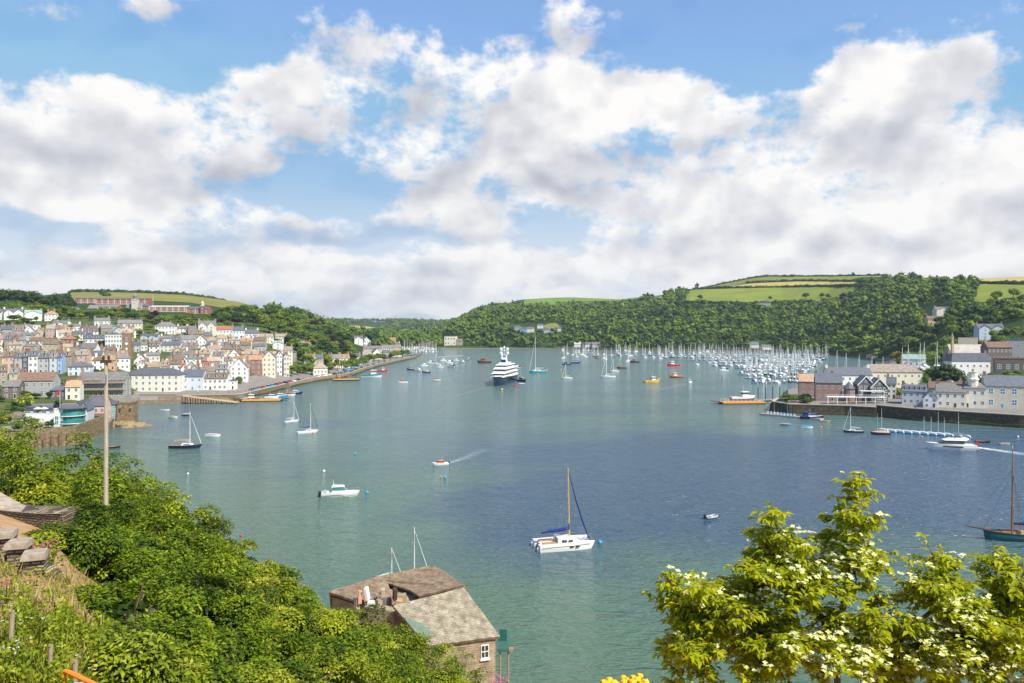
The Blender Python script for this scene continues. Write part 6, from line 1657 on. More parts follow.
for i in range(9):
    q = sea(768 + i * 3.3, 414.6 + i * .32); o = dinghy('sailing_dinghy', 4.2, WHITE, SOFTGREY, SKYBLUE if i > 3 else SOFTGREY, 6 if i in (2, 6) else 0); o.location = (q.x, q.y + .3, .75); o.rotation_euler = (0, 0, rad(75)); o.scale = (.85,) * 3
    tag(o, f'covered sailing dinghy parked on the club pontoon, {ordn(i + 1)} from the left', 'sailing dinghy', 'dinghies parked on the club pontoon')
o = cruiser('launch', 10.5, NAVY, WHITE, False, BLUECLOTH)
m = MB(); m.box(-4.0, -1.3, 3.0, 2.2, 1.3, 3.15)
for a in (-3.8, 2):
    for s in (-1.2, 1.2): m.tube((a, s, 1), (a, s, 3), .05, n=4)
m.build('awning', BLUECLOTH, o)
tag(put(o, 813, 419, -6, .9), 'launch under a blue awning at the end of the club pontoon', 'launch')
pA, pB = sea(879, 430.5), sea(968, 437); pontoon(pA, pB, 2.0, 'narrow floating pontoon carrying the line of blue keelboats', 0)
kb = None
for i in range(11):
    q = pA.lerp(pB, (i + .4) / 11)
    if kb is None:
        kb = dinghy('keelboat', 6.8, WHITE, DECKW, WHITE, 0)
        m = MB(); hull(m, 6.85, 6.85 * .385, .42, .1, .7, .6, 9, .08, False); m.build('topside', SKYBLUE, kb); o = kb
    else: o = copy_tree(kb)
    o.location = (q.x - 1.0, q.y - 2.6, 0); o.rotation_euler = (0, 0, rad(122)); o.scale = (.66, .42, .9)
    tag(o, f'small blue-sided white keelboat on the line pontoon, {ordn(i + 1)} from the left', 'keelboat', 'keelboats on the line pontoon')
for i, px in enumerate((880.5, 924, 931, 938, 944, 957.5)):
    t = (px - 879) / 89; q = pA.lerp(pB, t); m = MB(); m.tube((0, 0, .3), (0, 0, 8.5 if i in (0, 3, 5) else 6.5), .07, .045); m.tube((-.5, 0, 5), (.5, 0, 5), .03, n=4); o = m.build('bare_mast', SPARALU, loc=(q.x, q.y - 1, 0)); tag(o, f'bare alloy mast over the line of keelboats, {ordn(i + 1)} from the left', 'mast', 'masts over the line of keelboats')

# ------------------------------------------------- marina and trot moorings
FLEET = [('sailing_yacht', yacht('sailing_yacht', 10, WHITE, BLUECLOTH, SPARALU, 14, False, 2.0), 'white sailing yacht, blue sail cover', 'sailing yacht'),
         ('sailing_yacht', yacht('sailing_yacht', 11.5, WHITE, SOFTGREY, SPARALU, 16, False, 2.0), 'white sailing yacht, grey sail cover', 'sailing yacht'),
         ('sailing_yacht', yacht('sailing_yacht', 9, WHITE, TANCOVER, SPARALU, 12.5, False, 2.0, stripe=None), 'white sailing yacht, tan sail cover', 'sailing yacht'),
         ('sailing_yacht', yacht('sailing_yacht', 11, NAVY, SOFTGREY, SPARALU, 15, False, 2.0), 'navy sailing yacht, grey sail cover', 'sailing yacht'),
         ('motor_cruiser', cruiser('motor_cruiser', 10, WHITE, WHITE, True, BLUECLOTH), 'white motor cruiser, blue stern canopy', 'motor cruiser'),
         ('motor_cruiser', cruiser('motor_cruiser', 9, WHITE, WHITE, True), 'white flybridge motor cruiser', 'motor cruiser'),
         ('motor_cruiser', cruiser('motor_cruiser', 8, NAVY, WHITE, False), 'navy motor cruiser, white cabin', 'motor cruiser')]
FRESH = set(range(len(FLEET)))
PLACED = {}
def moor(px, py, k, phrase, head, s=1.0):
    q = sea(px, py)
    if k in FRESH: FRESH.discard(k); o = FLEET[k][1]
    else: o = copy_tree(FLEET[k][1])
    o.location = (q.x, q.y, 0); o.rotation_euler = (0, 0, rad(head)); o.scale = (s, s, s)
    PLACED.setdefault(phrase, []).append((px, o, FLEET[k][2], FLEET[k][3]))
RB_ = random.Random(4)
def row(x0, x1, y0, y1, step, phrase, pont=True, head=100, motor=.25):
    """boats side by side on one pontoon"""
    if pont:
        pontoon(sea(x0, y0), sea(x1, y1), 2.2, 'walkway pontoon ' + phrase.replace('on ', 'behind ', 1).replace('the ', 'boats of the ', 1), 0)
    L_ = (sea(x1, y1) - sea(x0, y0)).length; n = max(2, int(L_ / step))
    for i in range(n):
        t = (i + .5) / n; px = x0 + (x1 - x0) * t; py = y0 + (y1 - y0) * t
        k = RB_.choice([4, 5, 5, 6]) if RB_.random() < motor else RB_.choice([0, 0, 1, 1, 2, 3])
        moor(px, py + RB_.uniform(-.1, .1) + .3, k, phrase, head + RB_.choice([0, 180]) + RB_.uniform(-6, 6), RB_.uniform(.85, 1.12))
row(752, 800, 383, 382, 5.0, 'on the nearest marina pontoon', True, 100, .5)
row(746, 803, 378.6, 378, 4.8, 'on the second marina pontoon', True, 100, .4)
row(739, 806, 374.8, 374, 4.8, 'on the third marina pontoon', True, 100, .35)
row(744, 810, 371.2, 370.6, 4.8, 'on the fourth marina pontoon', True, 100, .3)
row(736, 812, 368.2, 367.4, 5.0, 'on the fifth marina pontoon')
row(742, 815, 366.9, 366.2, 5.2, 'on the short inner marina pontoon')
row(712, 816, 365.6, 364.8, 5.4, 'on the sixth marina pontoon')
row(706, 822, 362.6, 362, 5.8, 'on the seventh marina pontoon')
row(690, 826, 360, 359.4, 6.6, 'on the eighth marina pontoon', True, 100, .12)
row(650, 828, 357.4, 357, 8.0, 'on the ninth marina pontoon', True, 100, .1)
row(600, 830, 355.1, 355, 10.0, 'on the tenth marina pontoon', True, 100, .1)
for i, (px, k) in enumerate(((838, 1), (847, 0), (860, 2), (873, 1), (884, 0))):
    q = 700; m = FLEET[k][1]
    o = copy_tree(m); o.location = (X(px, 690 if px < 872 else 640), 690 if px < 872 else 640, 0 if px < 868 else zat(px, 640) + .6); o.rotation_euler = (0, 0, rad(95)); o.scale = (1.15,) * 3
    PLACED.setdefault('in the basin behind the boat club', []).append((px, o, FLEET[k][2], FLEET[k][3]))
for px, Y, z in ((903, 600, None), (909, 610, None), (921, 600, None), (925, 612, None), (938, 590, None)):
    o = copy_tree(FLEET[1][1]); o.location = (X(px, Y), Y, zat(px, Y) + .7); o.rotation_euler = (0, 0, rad(80)); o.scale = (1.2,) * 3
    PLACED.setdefault('ashore in the boatyard', []).append((px, o, FLEET[1][2], FLEET[1][3]))
tp = 'on moorings off the far wood'
got = []
while len(got) < 46:
    py = 350.6 + RB_.random() ** 1.7 * 11; px = RB_.uniform(562, 735)
    if py > 356 and px > 690 or any(abs(px - a) < 3.4 and abs(py - b) < 1.0 for a, b in got): continue
    got.append((px, py)); moor(px, py, RB_.choice([0, 1, 1, 2, 2, 3, 4, 5]), tp, RB_.choice([60, 75, 240, 255]) + RB_.uniform(-10, 10), RB_.uniform(.85, 1.1))
for px, py, k, h, s in ((567, 378.5, 2, 195, .9), (608, 377.5, 1, 190, 1.0), (614.5, 371.5, 2, 200, .9), (628, 362, 1, 70, 1.1), (697, 365, 0, 90, 1.0), (723, 371, 4, 190, 1.0), (517, 368, 4, 170, .8)):
    moor(px, py, k, 'lying alone in mid river', h, s)
# left marina by the far point
for x0, x1, y, ph in ((401, 436, 348.2, 'in the west marina back row'), (403, 437, 350.0, 'in the west marina middle row'), (408, 438, 352.0, 'in the west marina front row')):
    pontoon(sea(x0, y), sea(x1, y), 2.2, 'long float ' + 'under the boats ' + ph, 0)
    for i in range(14 if y < 352 else 9):
        n = 14 if y < 352 else 9
        px = x0 + (x1 - x0) * (i + .5) / n
        moor(px, y + .25, RB_.choice([0, 1, 1, 2, 5]), ph, 95 + RB_.choice([0, 180]), RB_.uniform(.85, 1.05))
for px, py, k in ((424, 366, 5), (430, 363.5, 4), (437, 364.5, 2), (443, 361, 5), (449, 363, 4), (456, 361, 5), (462, 362.5, 5), (468, 360.5, 4), (418, 371, 5), (426, 372.5, 6), (440, 368, 5), (451, 367, 4)):
    moor(px, py, k, 'off the end of the west promenade', RB_.uniform(150, 210), .9)
pontoon(sea(436, 357.5), sea(462, 355.5), 4, 'dark low breakwater float left of the motor yacht', 0)
for phrase, items in PLACED.items():
    items.sort(key=lambda t: t[0]); cnt = {}
    tot = {}
    for it in items: tot[it[2]] = tot.get(it[2], 0) + 1
    for px, o, what, cat in items:
        cnt[what] = cnt.get(what, 0) + 1
        tag(o, what + ', ' + phrase + (f', {ordn(cnt[what])} from left' if tot[what] > 1 else ''), cat, 'boats ' + phrase)

# -------------------------------------------------------- cars on the quays
def car(m):
    o = empty('parked_car')
    b = MB(); b.box(-2.1, -.85, .3, 2.1, .85, .85, 0, .04); b.build('body', m, o)
    b = MB(); cabin(b, -1.7, 1.1, .76, .76, .85, 1.42, .35, .6); c = b.build('cabin', GLASS, o)
    b = MB(); b.box(-1.3, -.62, 1.421, .45, .62, 1.47); b.build('roof', m, c)
    for x in (-1.3, 1.3):
        for s in (-.8, .8):
            b = MB(); b.tube((x, s - .1, .32), (x, s + .1, .32), .32, n=10); b.build('wheel', BLACK, o)
    return o
CARC = [('white', WHITE), ('silver', STEEL), ('red', REDP), ('dark blue', NAVY), ('blue', SKYBLUE), ('black', BLACK)]
CARS = [car(m) for _, m in CARC]; used = set()
def carrow(lst, ph):
    cnt = {}
    ks = [RB_.randrange(6) for _ in lst]
    for (px, Y), k in zip(lst, ks):
        o = CARS[k] if k not in used else copy_tree(CARS[k]); used.add(k)
        o.location = (X(px, Y), Y, zat(px, Y) + .03); o.rotation_euler = (0, 0, RB_.uniform(-.15, .15) + 1.0)
        w = CARC[k][0]; cnt[w] = cnt.get(w, 0) + 1
        tag(o, f'{w} car {ph}' + (f', {ordn(cnt[w])} {w} one from left' if ks.count(k) > 1 else ''), 'car', 'cars ' + ph)
carrow([(px, shoreY(px) + 9) for px in np.arange(252, 300, 4.2)], 'along the quay by the ferry slip')
carrow([(px, shoreY(px) + 11) for px in np.arange(318, 404, 5.6)], 'along the promenade')
carrow([(px, 362 + (px - 840) * -.35) for px in np.arange(892, 922, 6)], 'by the pale blue quay houses')
for k in range(6):
    if k not in used: CARS[k].location = (X(186 + k * 6, 435), 435, 3.05); tag(CARS[k], f'{CARC[k][0]} parked car in front of the quayside inn', 'car')
# blue stalls on the promenade
for i, px in enumerate((340, 349, 355, 362, 369)):
    Y = shoreY(px) + 14; t = empty('market_tent', (X(px, Y), Y, zat(px, Y)), .3); m = MB()
    for a in (-1.4, 1.4):
        for b in (-1.4, 1.4): m.tube((a, b, 0), (a, b, 2.2), .05, n=4)
    m.build('frame', STEEL, t); m = MB(); m.lathe([(2.1, 2.1), (2.1, 2.3), (.1, 3.4)], 4); m.build('canopy', SKYBLUE, t)
    tag(t, f'bright blue stall tent on the promenade, {ordn(i + 1)} from the left', 'tent', 'stall tents on the promenade')

# ------------------------------------------------------------------- people
def body_mesh():
    me = bpy.data.meshes.new('body_frame')
    V_ = [(0, 0, .95), (0, 0, 1.18), (0, 0, 1.40), (0, .0, 1.50), (0, .02, 1.66), (.19, 0, 1.38), (.25, 0, 1.12), (.24, .08, .88), (-.19, 0, 1.38), (-.26, .02, 1.12), (-.22, .1, .9),
          (.10, 0, .88), (.11, .02, .48), (.11, -.02, .06), (.12, .10, .03), (-.10, 0, .88), (-.11, .06, .48), (-.11, -.02, .06), (-.12, .1, .03)]
    E_ = [(0, 1), (1, 2), (2, 3), (3, 4), (2, 5), (5, 6), (6, 7), (2, 8), (8, 9), (9, 10), (0, 11), (11, 12), (12, 13), (13, 14), (0, 15), (15, 16), (16, 17), (17, 18)]
    R_ = [.15, .14, .15, .06, .11, .065, .05, .04, .065, .05, .04, .095, .07, .05, .045, .095, .07, .05, .045]
    me.from_pydata(V_, E_, [])
    o = bpy.data.objects.new('body_frame', me); COL.objects.link(o)
    sk_ = o.modifiers.new('skin', 'SKIN'); o.modifiers.new('sub', 'SUBSURF').levels = 1
    for i, d in enumerate(me.skin_vertices[0].data): d.radius = (R_[i], R_[i] * (.75 if i < 3 else 1)); d.use_root = (i == 0)
    dg = bpy.context.evaluated_depsgraph_get(); ev = o.evaluated_get(dg)
    out = bpy.data.meshes.new_from_object(ev); bpy.data.objects.remove(o)
    return out
_bm = body_mesh()
SKIN = mat('skin', (.55, .33, .23), .6, .1, 3); HAIR = mat('brown_hair', (.06, .035, .02), .6, .2, 5)
TOPS = [('red', REDP), ('white', WHITE), ('blue', SKYBLUE), ('navy', NAVY), ('yellow', YELLOWP)]
LEGS = mat('denim', (.06, .08, .14), .85, .2, 4)
def person(x, y, z, rz, k, lab, group):
    m = _bm.copy()
    for mm in (SKIN, TOPS[k][1], LEGS, HAIR): m.materials.append(mm)
    for p in m.polygons:
        c = p.center; p.material_index = 0 if c.z > 1.47 else (1 if c.z > .92 and not (abs(c.x) > .17 and c.z < 1.0) else (2 if c.z > .1 else 3))
        if c.z > 1.66 or (c.z > 1.56 and c.y < -.02): p.material_index = 3
        p.use_smooth = True
    o = link(bpy.data.objects.new('person', m)); o.location = (x, y, z); o.rotation_euler = (0, 0, rz)
    tag(o, lab, 'person', group)
RP = random.Random(8); seen_ = {}
for ph, pts in (('walking on the promenade', [(px, shoreY(px) + RP.uniform(3, 7)) for px in (288, 293, 297, 303, 308, 314, 322, 330, 338, 351, 364, 380, 395)]),
                ('by the ferry slip', [(px, shoreY(px) + RP.uniform(3, 7)) for px in (246, 252, 259, 266, 272, 279)]),
                ('outside the quayside inn', [(px, 432 + RP.uniform(-4, 4)) for px in (187, 198, 207, 214, 229)]),
                ('by the quay cottages', [(px, 349 + RP.uniform(-2, 2) + (px - 900) * -.25) for px in (893, 904, 915, 931)])):
    ks = [RP.randrange(5) for _ in pts]; cnt = {}
    for (px, Y), k in zip(pts, ks):
        cnt[k] = cnt.get(k, 0) + 1
        person(X(px, Y), Y, zat(px, Y) + .01, RP.uniform(0, 6.28), k, f'person in a {TOPS[k][0]} top {ph}' + (f', {ordn(cnt[k])} in {TOPS[k][0]} from left' if ks.count(k) > 1 else ''), 'people ' + ph)
# ---------------------------------------------------------- near foreground
BUSHM = foliage('bush_leaf', [(0, (.010, .026, .003)), (.4, (.062, .115, .004)), (.75, (.205, .285, .010)), (1, (.38, .40, .02))], .30, .5, .22)
BUSHY = foliage('bush_leaf_pale', [(0, (.022, .042, .006)), (.4, (.13, .185, .009)), (.75, (.30, .355, .018)), (1, (.50, .46, .06))], .30, .5, .22)
STEMM = mat('shrub_stem', (.13, .09, .05), .9, .3, 4)
def shrub(x, y, z, rx, ry, hz, n, size, m, label, seed, name='shrub', cat='shrub', clump=.42, group=None, tmean=.5):
    rng = np.random.default_rng(seed)
    o = empty(name, (x, y, z))
    nc = max(22, int((rx * hz + rx * ry) * 6.5 / (clump / .4)))
    d = unit(rng.normal(size=(nc, 3))); d[:, 2] = np.abs(d[:, 2]) * 1.05 - .12; d = unit(d); d[:, 2] = np.sign(d[:, 2]) * np.abs(d[:, 2]) ** .62
    rr = rng.uniform(.66, 1.02, (nc, 1)) * (1 + .16 * np.sin(d[:, :1] * 5 + seed) * np.cos(d[:, 1:2] * 4 + seed * 2))
    C = d * rr * np.array([rx, ry, hz]); C[:, 2] += hz * .02
    per = n // nc
    tint_c = rng.normal(tmean - .02, .15, nc)
    cs = clump * rng.uniform(.6, 1.2, nc)
    e = unit(rng.normal(size=(nc * per, 3))); e[:, 2] = np.where(e[:, 2] < -.35, -e[:, 2], e[:, 2])
    ci = np.repeat(np.arange(nc), per)
    rad_ = rng.uniform(.45, 1.05, (nc * per, 1)) ** .6
    P = C[ci] + e * rad_ * cs[ci][:, None] * np.array([1.1, 1.1, .8])
    nr = unit(e * .5 + d[ci] * .25 + np.array([0, 0, .75]) + rng.normal(size=(nc * per, 3)) * .26)
    fw = unit(e + rng.normal(size=(nc * per, 3)) * .55 + np.array([0, 0, .15]))
    fw = unit(fw - nr * np.sum(fw * nr, 1, keepdims=True) * .85)
    v, f = leaves(P, fw, nr, size * rng.uniform(.6, 1.15, nc * per), .25, .12)
    t = np.clip(tint_c[ci] + rng.normal(0, .15, nc * per) + (rad_[:, 0] - .82) * .6, 0, 1)  # leaves deep in a clump tinted darker, its shade painted in
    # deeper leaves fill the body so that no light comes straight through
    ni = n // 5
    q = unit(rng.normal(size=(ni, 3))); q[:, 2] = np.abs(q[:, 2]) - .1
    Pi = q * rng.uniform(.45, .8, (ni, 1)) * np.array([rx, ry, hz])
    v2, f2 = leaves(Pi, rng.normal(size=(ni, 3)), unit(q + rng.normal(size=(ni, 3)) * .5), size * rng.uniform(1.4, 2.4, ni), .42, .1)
    t2 = np.clip(rng.normal(.12, .08, ni), 0, 1)  # dark tint paints the shade inside the bush into these leaves
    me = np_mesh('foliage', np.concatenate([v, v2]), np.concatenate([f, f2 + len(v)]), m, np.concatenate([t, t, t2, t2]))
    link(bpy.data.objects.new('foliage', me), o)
    s = MB()
    for k in range(6):
        a = 6.28 * k / 6 + rng.uniform(-.3, .3); s.path([(0, 0, -.4), (math.cos(a) * rx * .2, math.sin(a) * ry * .2, hz * .35), (math.cos(a) * rx * .5, math.sin(a) * ry * .5, hz * .75)], [.07, .05, .02], 5)
    for k in range(7):
        a = rng.uniform(0, 6.28); q = rng.uniform(.2, .75); tip = np.array([math.cos(a) * rx * q, math.sin(a) * ry * q, hz * math.sqrt(max(.05, 1 - q * q)) + clump * rng.uniform(.3, 1.1)])
        s.path([tuple(tip * .55), tuple(tip * .85 + rng.normal(0, .06, 3)), tuple(tip)], [.018, .012, .005], 4)
    s.build('stem', STEMM, o)
    tag(o, label, cat, group)
    return o
def bush_at(px, ytop, Y, rx, n, size, m, label, seed, **kw):
    """a shrub rooted on the bank with its top at the given height in the view"""
    z = zat(px, Y); top = H - (ytop - HY) * Y / F
    return shrub(X(px, Y), Y, z - .2, rx, rx * kw.pop('deep', 1.0), max(1.0, top - z + .2 - kw.get('clump', .42) * .75), n, size, m, label, seed, **kw)
G1 = 'shrubs on the bank'
# far line of the thicket, towards the old houses
for i, (px, yt, Y, r, mm, lab) in enumerate([
    (-14, 418, 62, 4.6, BUSHY, 'tall yellow-green thicket shrub at the upper corner of the bank'),
    (58, 447, 58, 3.6, BUSHY, 'bright thicket shrub in front of the river wall buttresses'), (92, 457, 55, 3.4, BUSHM, 'thicket shrub left of the pole, below the black dinghy'), (134, 474, 50, 3.0, BUSHM, 'thicket shrub above the tufted shrub at the water edge'),
    (6, 425, 62, 4.0, BUSHY, 'bright shrub below the brown hipped roof by the shore'), (34, 437, 60, 4.2, BUSHM, 'rounded green thicket shrub below the shore houses'),
    (74, 453, 57, 3.8, BUSHM, 'green thicket shrub directly left of the utility pole'),
    (112, 462, 54, 3.4, BUSHY, 'pale green thicket shrub just right of the utility pole'),
    (150, 480, 47, 3.0, BUSHM, 'dark tufted shrub overhanging the water at the bank edge'),
    (12, 452, 44, 3.3, BUSHM, 'green thicket shrub behind the stone garden wall'),
    (60, 466, 42, 3.0, BUSHY, 'bright shrub above the sloping coping of the garden wall'),
    (104, 476, 40, 3.0, BUSHM, 'shrub around the foot of the utility pole'),
    (30, 478, 33, 2.2, BUSHY, 'low bright shrub immediately behind the garden wall')]):
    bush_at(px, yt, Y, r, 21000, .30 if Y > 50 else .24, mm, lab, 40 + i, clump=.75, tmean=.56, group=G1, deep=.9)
# the big bright bushes of the middle of the bank
mids = [(140, 502, 33, 2.6, BUSHM, 'large bush right of the pole, half way down the bank'), (178, 513, 31, 2.2, BUSHY, 'yellowish bush on the skyline of the bank over the water'),
        (96, 500, 27, 2.2, BUSHM, 'dense bush below the utility pole'), (132, 512, 24.5, 2.2, BUSHM, 'dense glossy bush in the heart of the thicket'), (176, 522, 25, 2.1, BUSHM, 'glossy bush right of the heart of the thicket'),
        (216, 540, 28, 2.2, BUSHY, 'bush on the bank edge above the first red float'), (76, 509, 19.6, 1.3, BUSHM, 'dense bush against the end of the stepped wall'), (255, 561, 29, 2.2, BUSHM, 'bush on the bank edge left of the boathouse roof'),
        (118, 545, 19.5, 1.75, BUSHM, 'big dark glossy bush nearest the dry path'), (165, 553, 19.5, 1.7, BUSHM, 'big glossy bush in the lower thicket'), (212, 562, 21, 1.8, BUSHM, 'glossy bush in the lower thicket, right of the biggest'),
        (258, 580, 23, 1.9, BUSHY, 'lighter bush in the lower thicket'), (298, 588, 29, 2.1, BUSHY, 'grey-green bush just left of the boathouse roof'), (300, 608, 24, 1.8, BUSHM, 'bush below the collapsed roof of the boathouse'),
        (340, 605, 31, 2.2, BUSHY, 'weedy bush in front of the brown boathouse roof'), (345, 622, 25, 1.8, BUSHM, 'leafy bush left of the boathouse gable'), (378, 622, 33, 2.1, BUSHY, 'pale weedy bush against the boathouse gable'),
        (120, 600, 15.2, 1.25, BUSHM, 'dark bush at the foot of the thicket by the wooden posts'), (160, 606, 15.4, 1.3, BUSHM, 'glossy bush at the foot of the thicket'), (205, 618, 16.5, 1.35, BUSHM, 'glossy bush low in the thicket'),
        (250, 634, 18, 1.5, BUSHM, 'leafy bush along the bottom of the bank'), (300, 645, 20, 1.6, BUSHY, 'yellowing bush along the bottom of the bank'), (350, 655, 22, 1.7, BUSHY, 'bright bush on the bottom of the bank under the gable'),
        (395, 655, 27, 1.9, BUSHM, 'bush below the green roof patch of the boathouse'), (425, 655, 36, 2.3, BUSHY, 'bushy growth under the boathouse eave'), (185, 650, 14.3, 1.15, BUSHM, 'bush at the very bottom of the bank'), (235, 668, 15.5, 1.2, BUSHY, 'light bush at the very bottom of the bank'),
        (145, 650, 13.3, 1.0, BUSHM, 'small bush above the orange railing'), (130, 676, 11.5, .55, BUSHY, 'pale fern-like shrub by the orange railing'), (165, 672, 12, .7, BUSHY, 'pale fern-like shrub at the lower edge')]
for i, (px, yt, Y, r, mm, lab) in enumerate(mids):
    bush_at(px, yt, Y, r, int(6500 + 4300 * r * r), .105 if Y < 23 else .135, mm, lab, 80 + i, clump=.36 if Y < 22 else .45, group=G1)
# ivy mass at the foot of the boathouse wall (right end rounded)
bush_at(452, 644, 70, 3.2, 9000, .22, BUSHM, 'rounded mass of ivy covering the boathouse wall below the eave', 150, name='ivy_bush', clump=.55, deep=.5)
bush_at(424, 655, 66, 3.4, 7000, .22, BUSHY, 'scrub growing up the boathouse wall, left of the ivy', 151, clump=.55, deep=.6)

# --- utility pole
Yp = 33; zb = H - (497 - HY) * Yp / F - 3.5; zt = H - (361 - HY) * Yp / F
o = empty('utility_pole', (X(106, Yp), Yp, zb)); hp = zt - zb
m = MB(); m.tube((0, 0, 0), (0, 0, hp), .105, .075, 10); m.build('pole', PALEWOOD, o)
m = MB(); m.box(-.17, -.12, hp - .08, .17, .12, hp + .04); m.build('cap', DARKWOOD, o)
m = MB(); m.box(-.08, -.2, hp - .9, .08, -.1, hp - .55); m.build('bracket', STEEL, o)
for s in (-.11, .11):
    m = MB(); m.lathe([(.03, hp + .04), (.055, hp + .1), (.05, hp + .2), (.01, hp + .24)], 8, 0, s, 0); m.build('insulator', DARKWOOD, o)
tag(o, 'pale wooden utility pole rising from the thicket', 'utility pole')

# --- stepped garden wall with coping blocks, and the sloping wall behind
RUBBLE = masonry('rubble_wall', (.42, .34, .27), (.28, .22, .17), (.10, .085, .06), 1, .17, .065, bump=.9)
COPEB = mat('coping_concrete', (.35, .285, .22), .9, .35, 5, .2, bump=.4)
w = empty('stepped_wall', (0, 0, 0))
blk = [(-14, 528, 16.4), (4, 531, 16.0), (18.5, 541, 15.6), (34.5, 552, 15.2)]
for i, (px, py, Y) in enumerate(blk):
    s = Y / F; x = X(px, Y); z = H - (py - HY) * Y / F
    m = MB(); m.box(-.21, -.22, -.11, .21, .26, 0, 0, .02); b = m.build('coping_block', COPEB, w, (x, Y, z), RND.uniform(.25, .4))
    m = MB(); m.box(-.17, -.14, -1.3, .17, .24, -.112); b = m.build('pier', RUBBLE, w, (x, Y + .02, z), .32)
m = MB()
pts = [(-20, 545, 16.7), (2, 545, 16.2), (18, 555, 15.8), (33, 566, 15.4), (46, 573, 15.1)]
for (a, b, c), (d, e, f) in zip(pts[:-1], pts[1:]):
    p, q = P3(a, b, c + .12), P3(d, e, f + .12)
    m.add([(p.x, p.y, p.z), (q.x, q.y, q.z), (q.x + .12, q.y + .25, q.z), (p.x + .12, p.y + .25, p.z), (p.x, p.y, p.z - 1.4), (q.x, q.y, q.z - 1.4), (q.x + .12, q.y + .25, q.z - 1.4), (p.x + .12, p.y + .25, p.z - 1.4)],
          [(0, 1, 2, 3), (0, 4, 5, 1), (1, 5, 6, 2), (2, 6, 7, 3), (3, 7, 4, 0)])
m.build('wall', RUBBLE, w)
tag(w, 'low rubble wall with stepped square coping blocks beside the dry path', 'wall')
w = empty('garden_wall', (0, 0, 0)); m = MB(); c = MB()
pts = [(-40, 478, 22.5, 496), (0, 492, 22, 510), (20, 503, 21.7, 512), (38, 510.5, 21.4, 513.5), (62, 511.5, 21, 513.5)]
for (a, b, Y, b2), (a1, c1, Y1, b3) in zip(pts[:-1], pts[1:]):
    p, q = P3(a, b2, Y), P3(a1, b3, Y1); p2, q2 = P3(a, b, Y + .9), P3(a1, c1, Y1 + .9)
    m.add([(p.x, p.y, p.z), (q.x, q.y, q.z), (q.x, q.y + .8, q.z), (p.x, p.y + .8, p.z), (p.x, p.y, p.z - 2.2), (q.x, q.y, q.z - 2.2), (q.x, q.y + .8, q.z - 2.2), (p.x, p.y + .8, p.z - 2.2)],
          [(0, 1, 2, 3), (0, 4, 5, 1), (1, 5, 6, 2), (2, 6, 7, 3), (3, 7, 4, 0)])
    c.add([(p.x, p.y - .05, p.z + .012), (q.x, q.y - .05, q.z + .012), (q2.x, q2.y, q2.z), (p2.x, p2.y, p2.z), (p.x, p.y - .05, p.z + .004), (q.x, q.y - .05, q.z + .004), (q2.x, q2.y, q.z + .004), (p2.x, p2.y, p.z + .004)],
          [(0, 1, 2, 3), (0, 4, 5, 1), (2, 6, 7, 3), (1, 5, 6, 2), (3, 7, 4, 0)])
m.build('wall', RUBBLE, w); c.build('coping', COPEB, w)
tag(w, 'stone garden wall with a broad sloping grey coping, behind the stepped wall', 'wall')

# --- grass, flowers, posts, railing on the dry bank
GRASSM = foliage('bank_grass', [(0, (.10, .15, .012)), (.45, (.26, .30, .03)), (.8, (.46, .40, .12)), (1, (.55, .43, .20))], .3, .6, .2)
rng = np.random.default_rng(77); n = 26000
PX = rng.uniform(-40, 150, n * 3); YY = rng.uniform(9.5, 18, n * 3)
pz = np.array([zat(a, b) for a, b in zip(PX, YY)]); row_ = HY + F * (H - pz) / YY
bare = np.sin(PX * .11 + 1) * np.cos(YY * 1.3) + rng.normal(0, .35, n * 3)
dens = np.where(row_ > 622 + 12 * np.sin(PX * .15), .30, np.where(bare > .2, .26, .06))
keep = rng.uniform(size=n * 3) < dens * .55
PX, YY, pz = PX[keep], YY[keep], pz[keep]; k = len(PX)
Pn = np.stack([(PX - 512) * YY / F, YY, pz], 1)
fw = unit(np.stack([rng.normal(0, .35, k), rng.normal(0, .35, k), np.ones(k)], 1)); nn = unit(rng.normal(size=(k, 3)))
hg = rng.uniform(.05, .18, k) * np.where(rng.uniform(size=k) < .06, 2.2, 1)
v, f = leaves(Pn, fw, nn, hg, .028, .12)
t = np.clip(rng.normal(.5, .22, k) + np.where(YY > 13, .3, 0), 0, 1)
o = link(bpy.data.objects.new('grass', np_mesh('grass', v, f, GRASSM, np.concatenate([t, t])))); kind(o, 'stuff')
# weeds with broad leaves in the grass
n = 26000; PX = rng.uniform(-20, 150, n); YY = rng.uniform(9.5, 15.5, n); pz = np.array([zat(a, b) for a, b in zip(PX, YY)])
kp = (HY + F * (H - pz) / YY > 618 + 10 * np.sin(PX * .15 + 1)) | (rng.uniform(size=n) < .10); PX, YY, pz = PX[kp], YY[kp], pz[kp]; n = len(PX)
P_ = np.stack([(PX - 512) * YY / F, YY, pz + rng.uniform(.0, .22, n) * np.where(np.sin(PX * .13) + np.cos(YY * 2.1) > -.3, 1, .25)], 1)
v, f = leaves(P_, unit(rng.normal(size=(n, 3)) + np.array([0, 0, .2])), unit(rng.normal(size=(n, 3)) * .5 + np.array([0, 0, 1])), rng.uniform(.035, .09, n), .3, .1)
t = np.clip(rng.normal(.6, .18, n), 0, 1)
o = link(bpy.data.objects.new('weeds', np_mesh('weeds', v, f, BUSHY, np.concatenate([t, t])))); kind(o, 'stuff')
PETW = mat('white_petal', (.75, .74, .66), .7, .1, 4); PETP = mat('pink_petal', (.62, .12, .28), .7, .2, 6); PETY = mat('yellow_petal', (.80, .48, .02), .6, .2, 6)
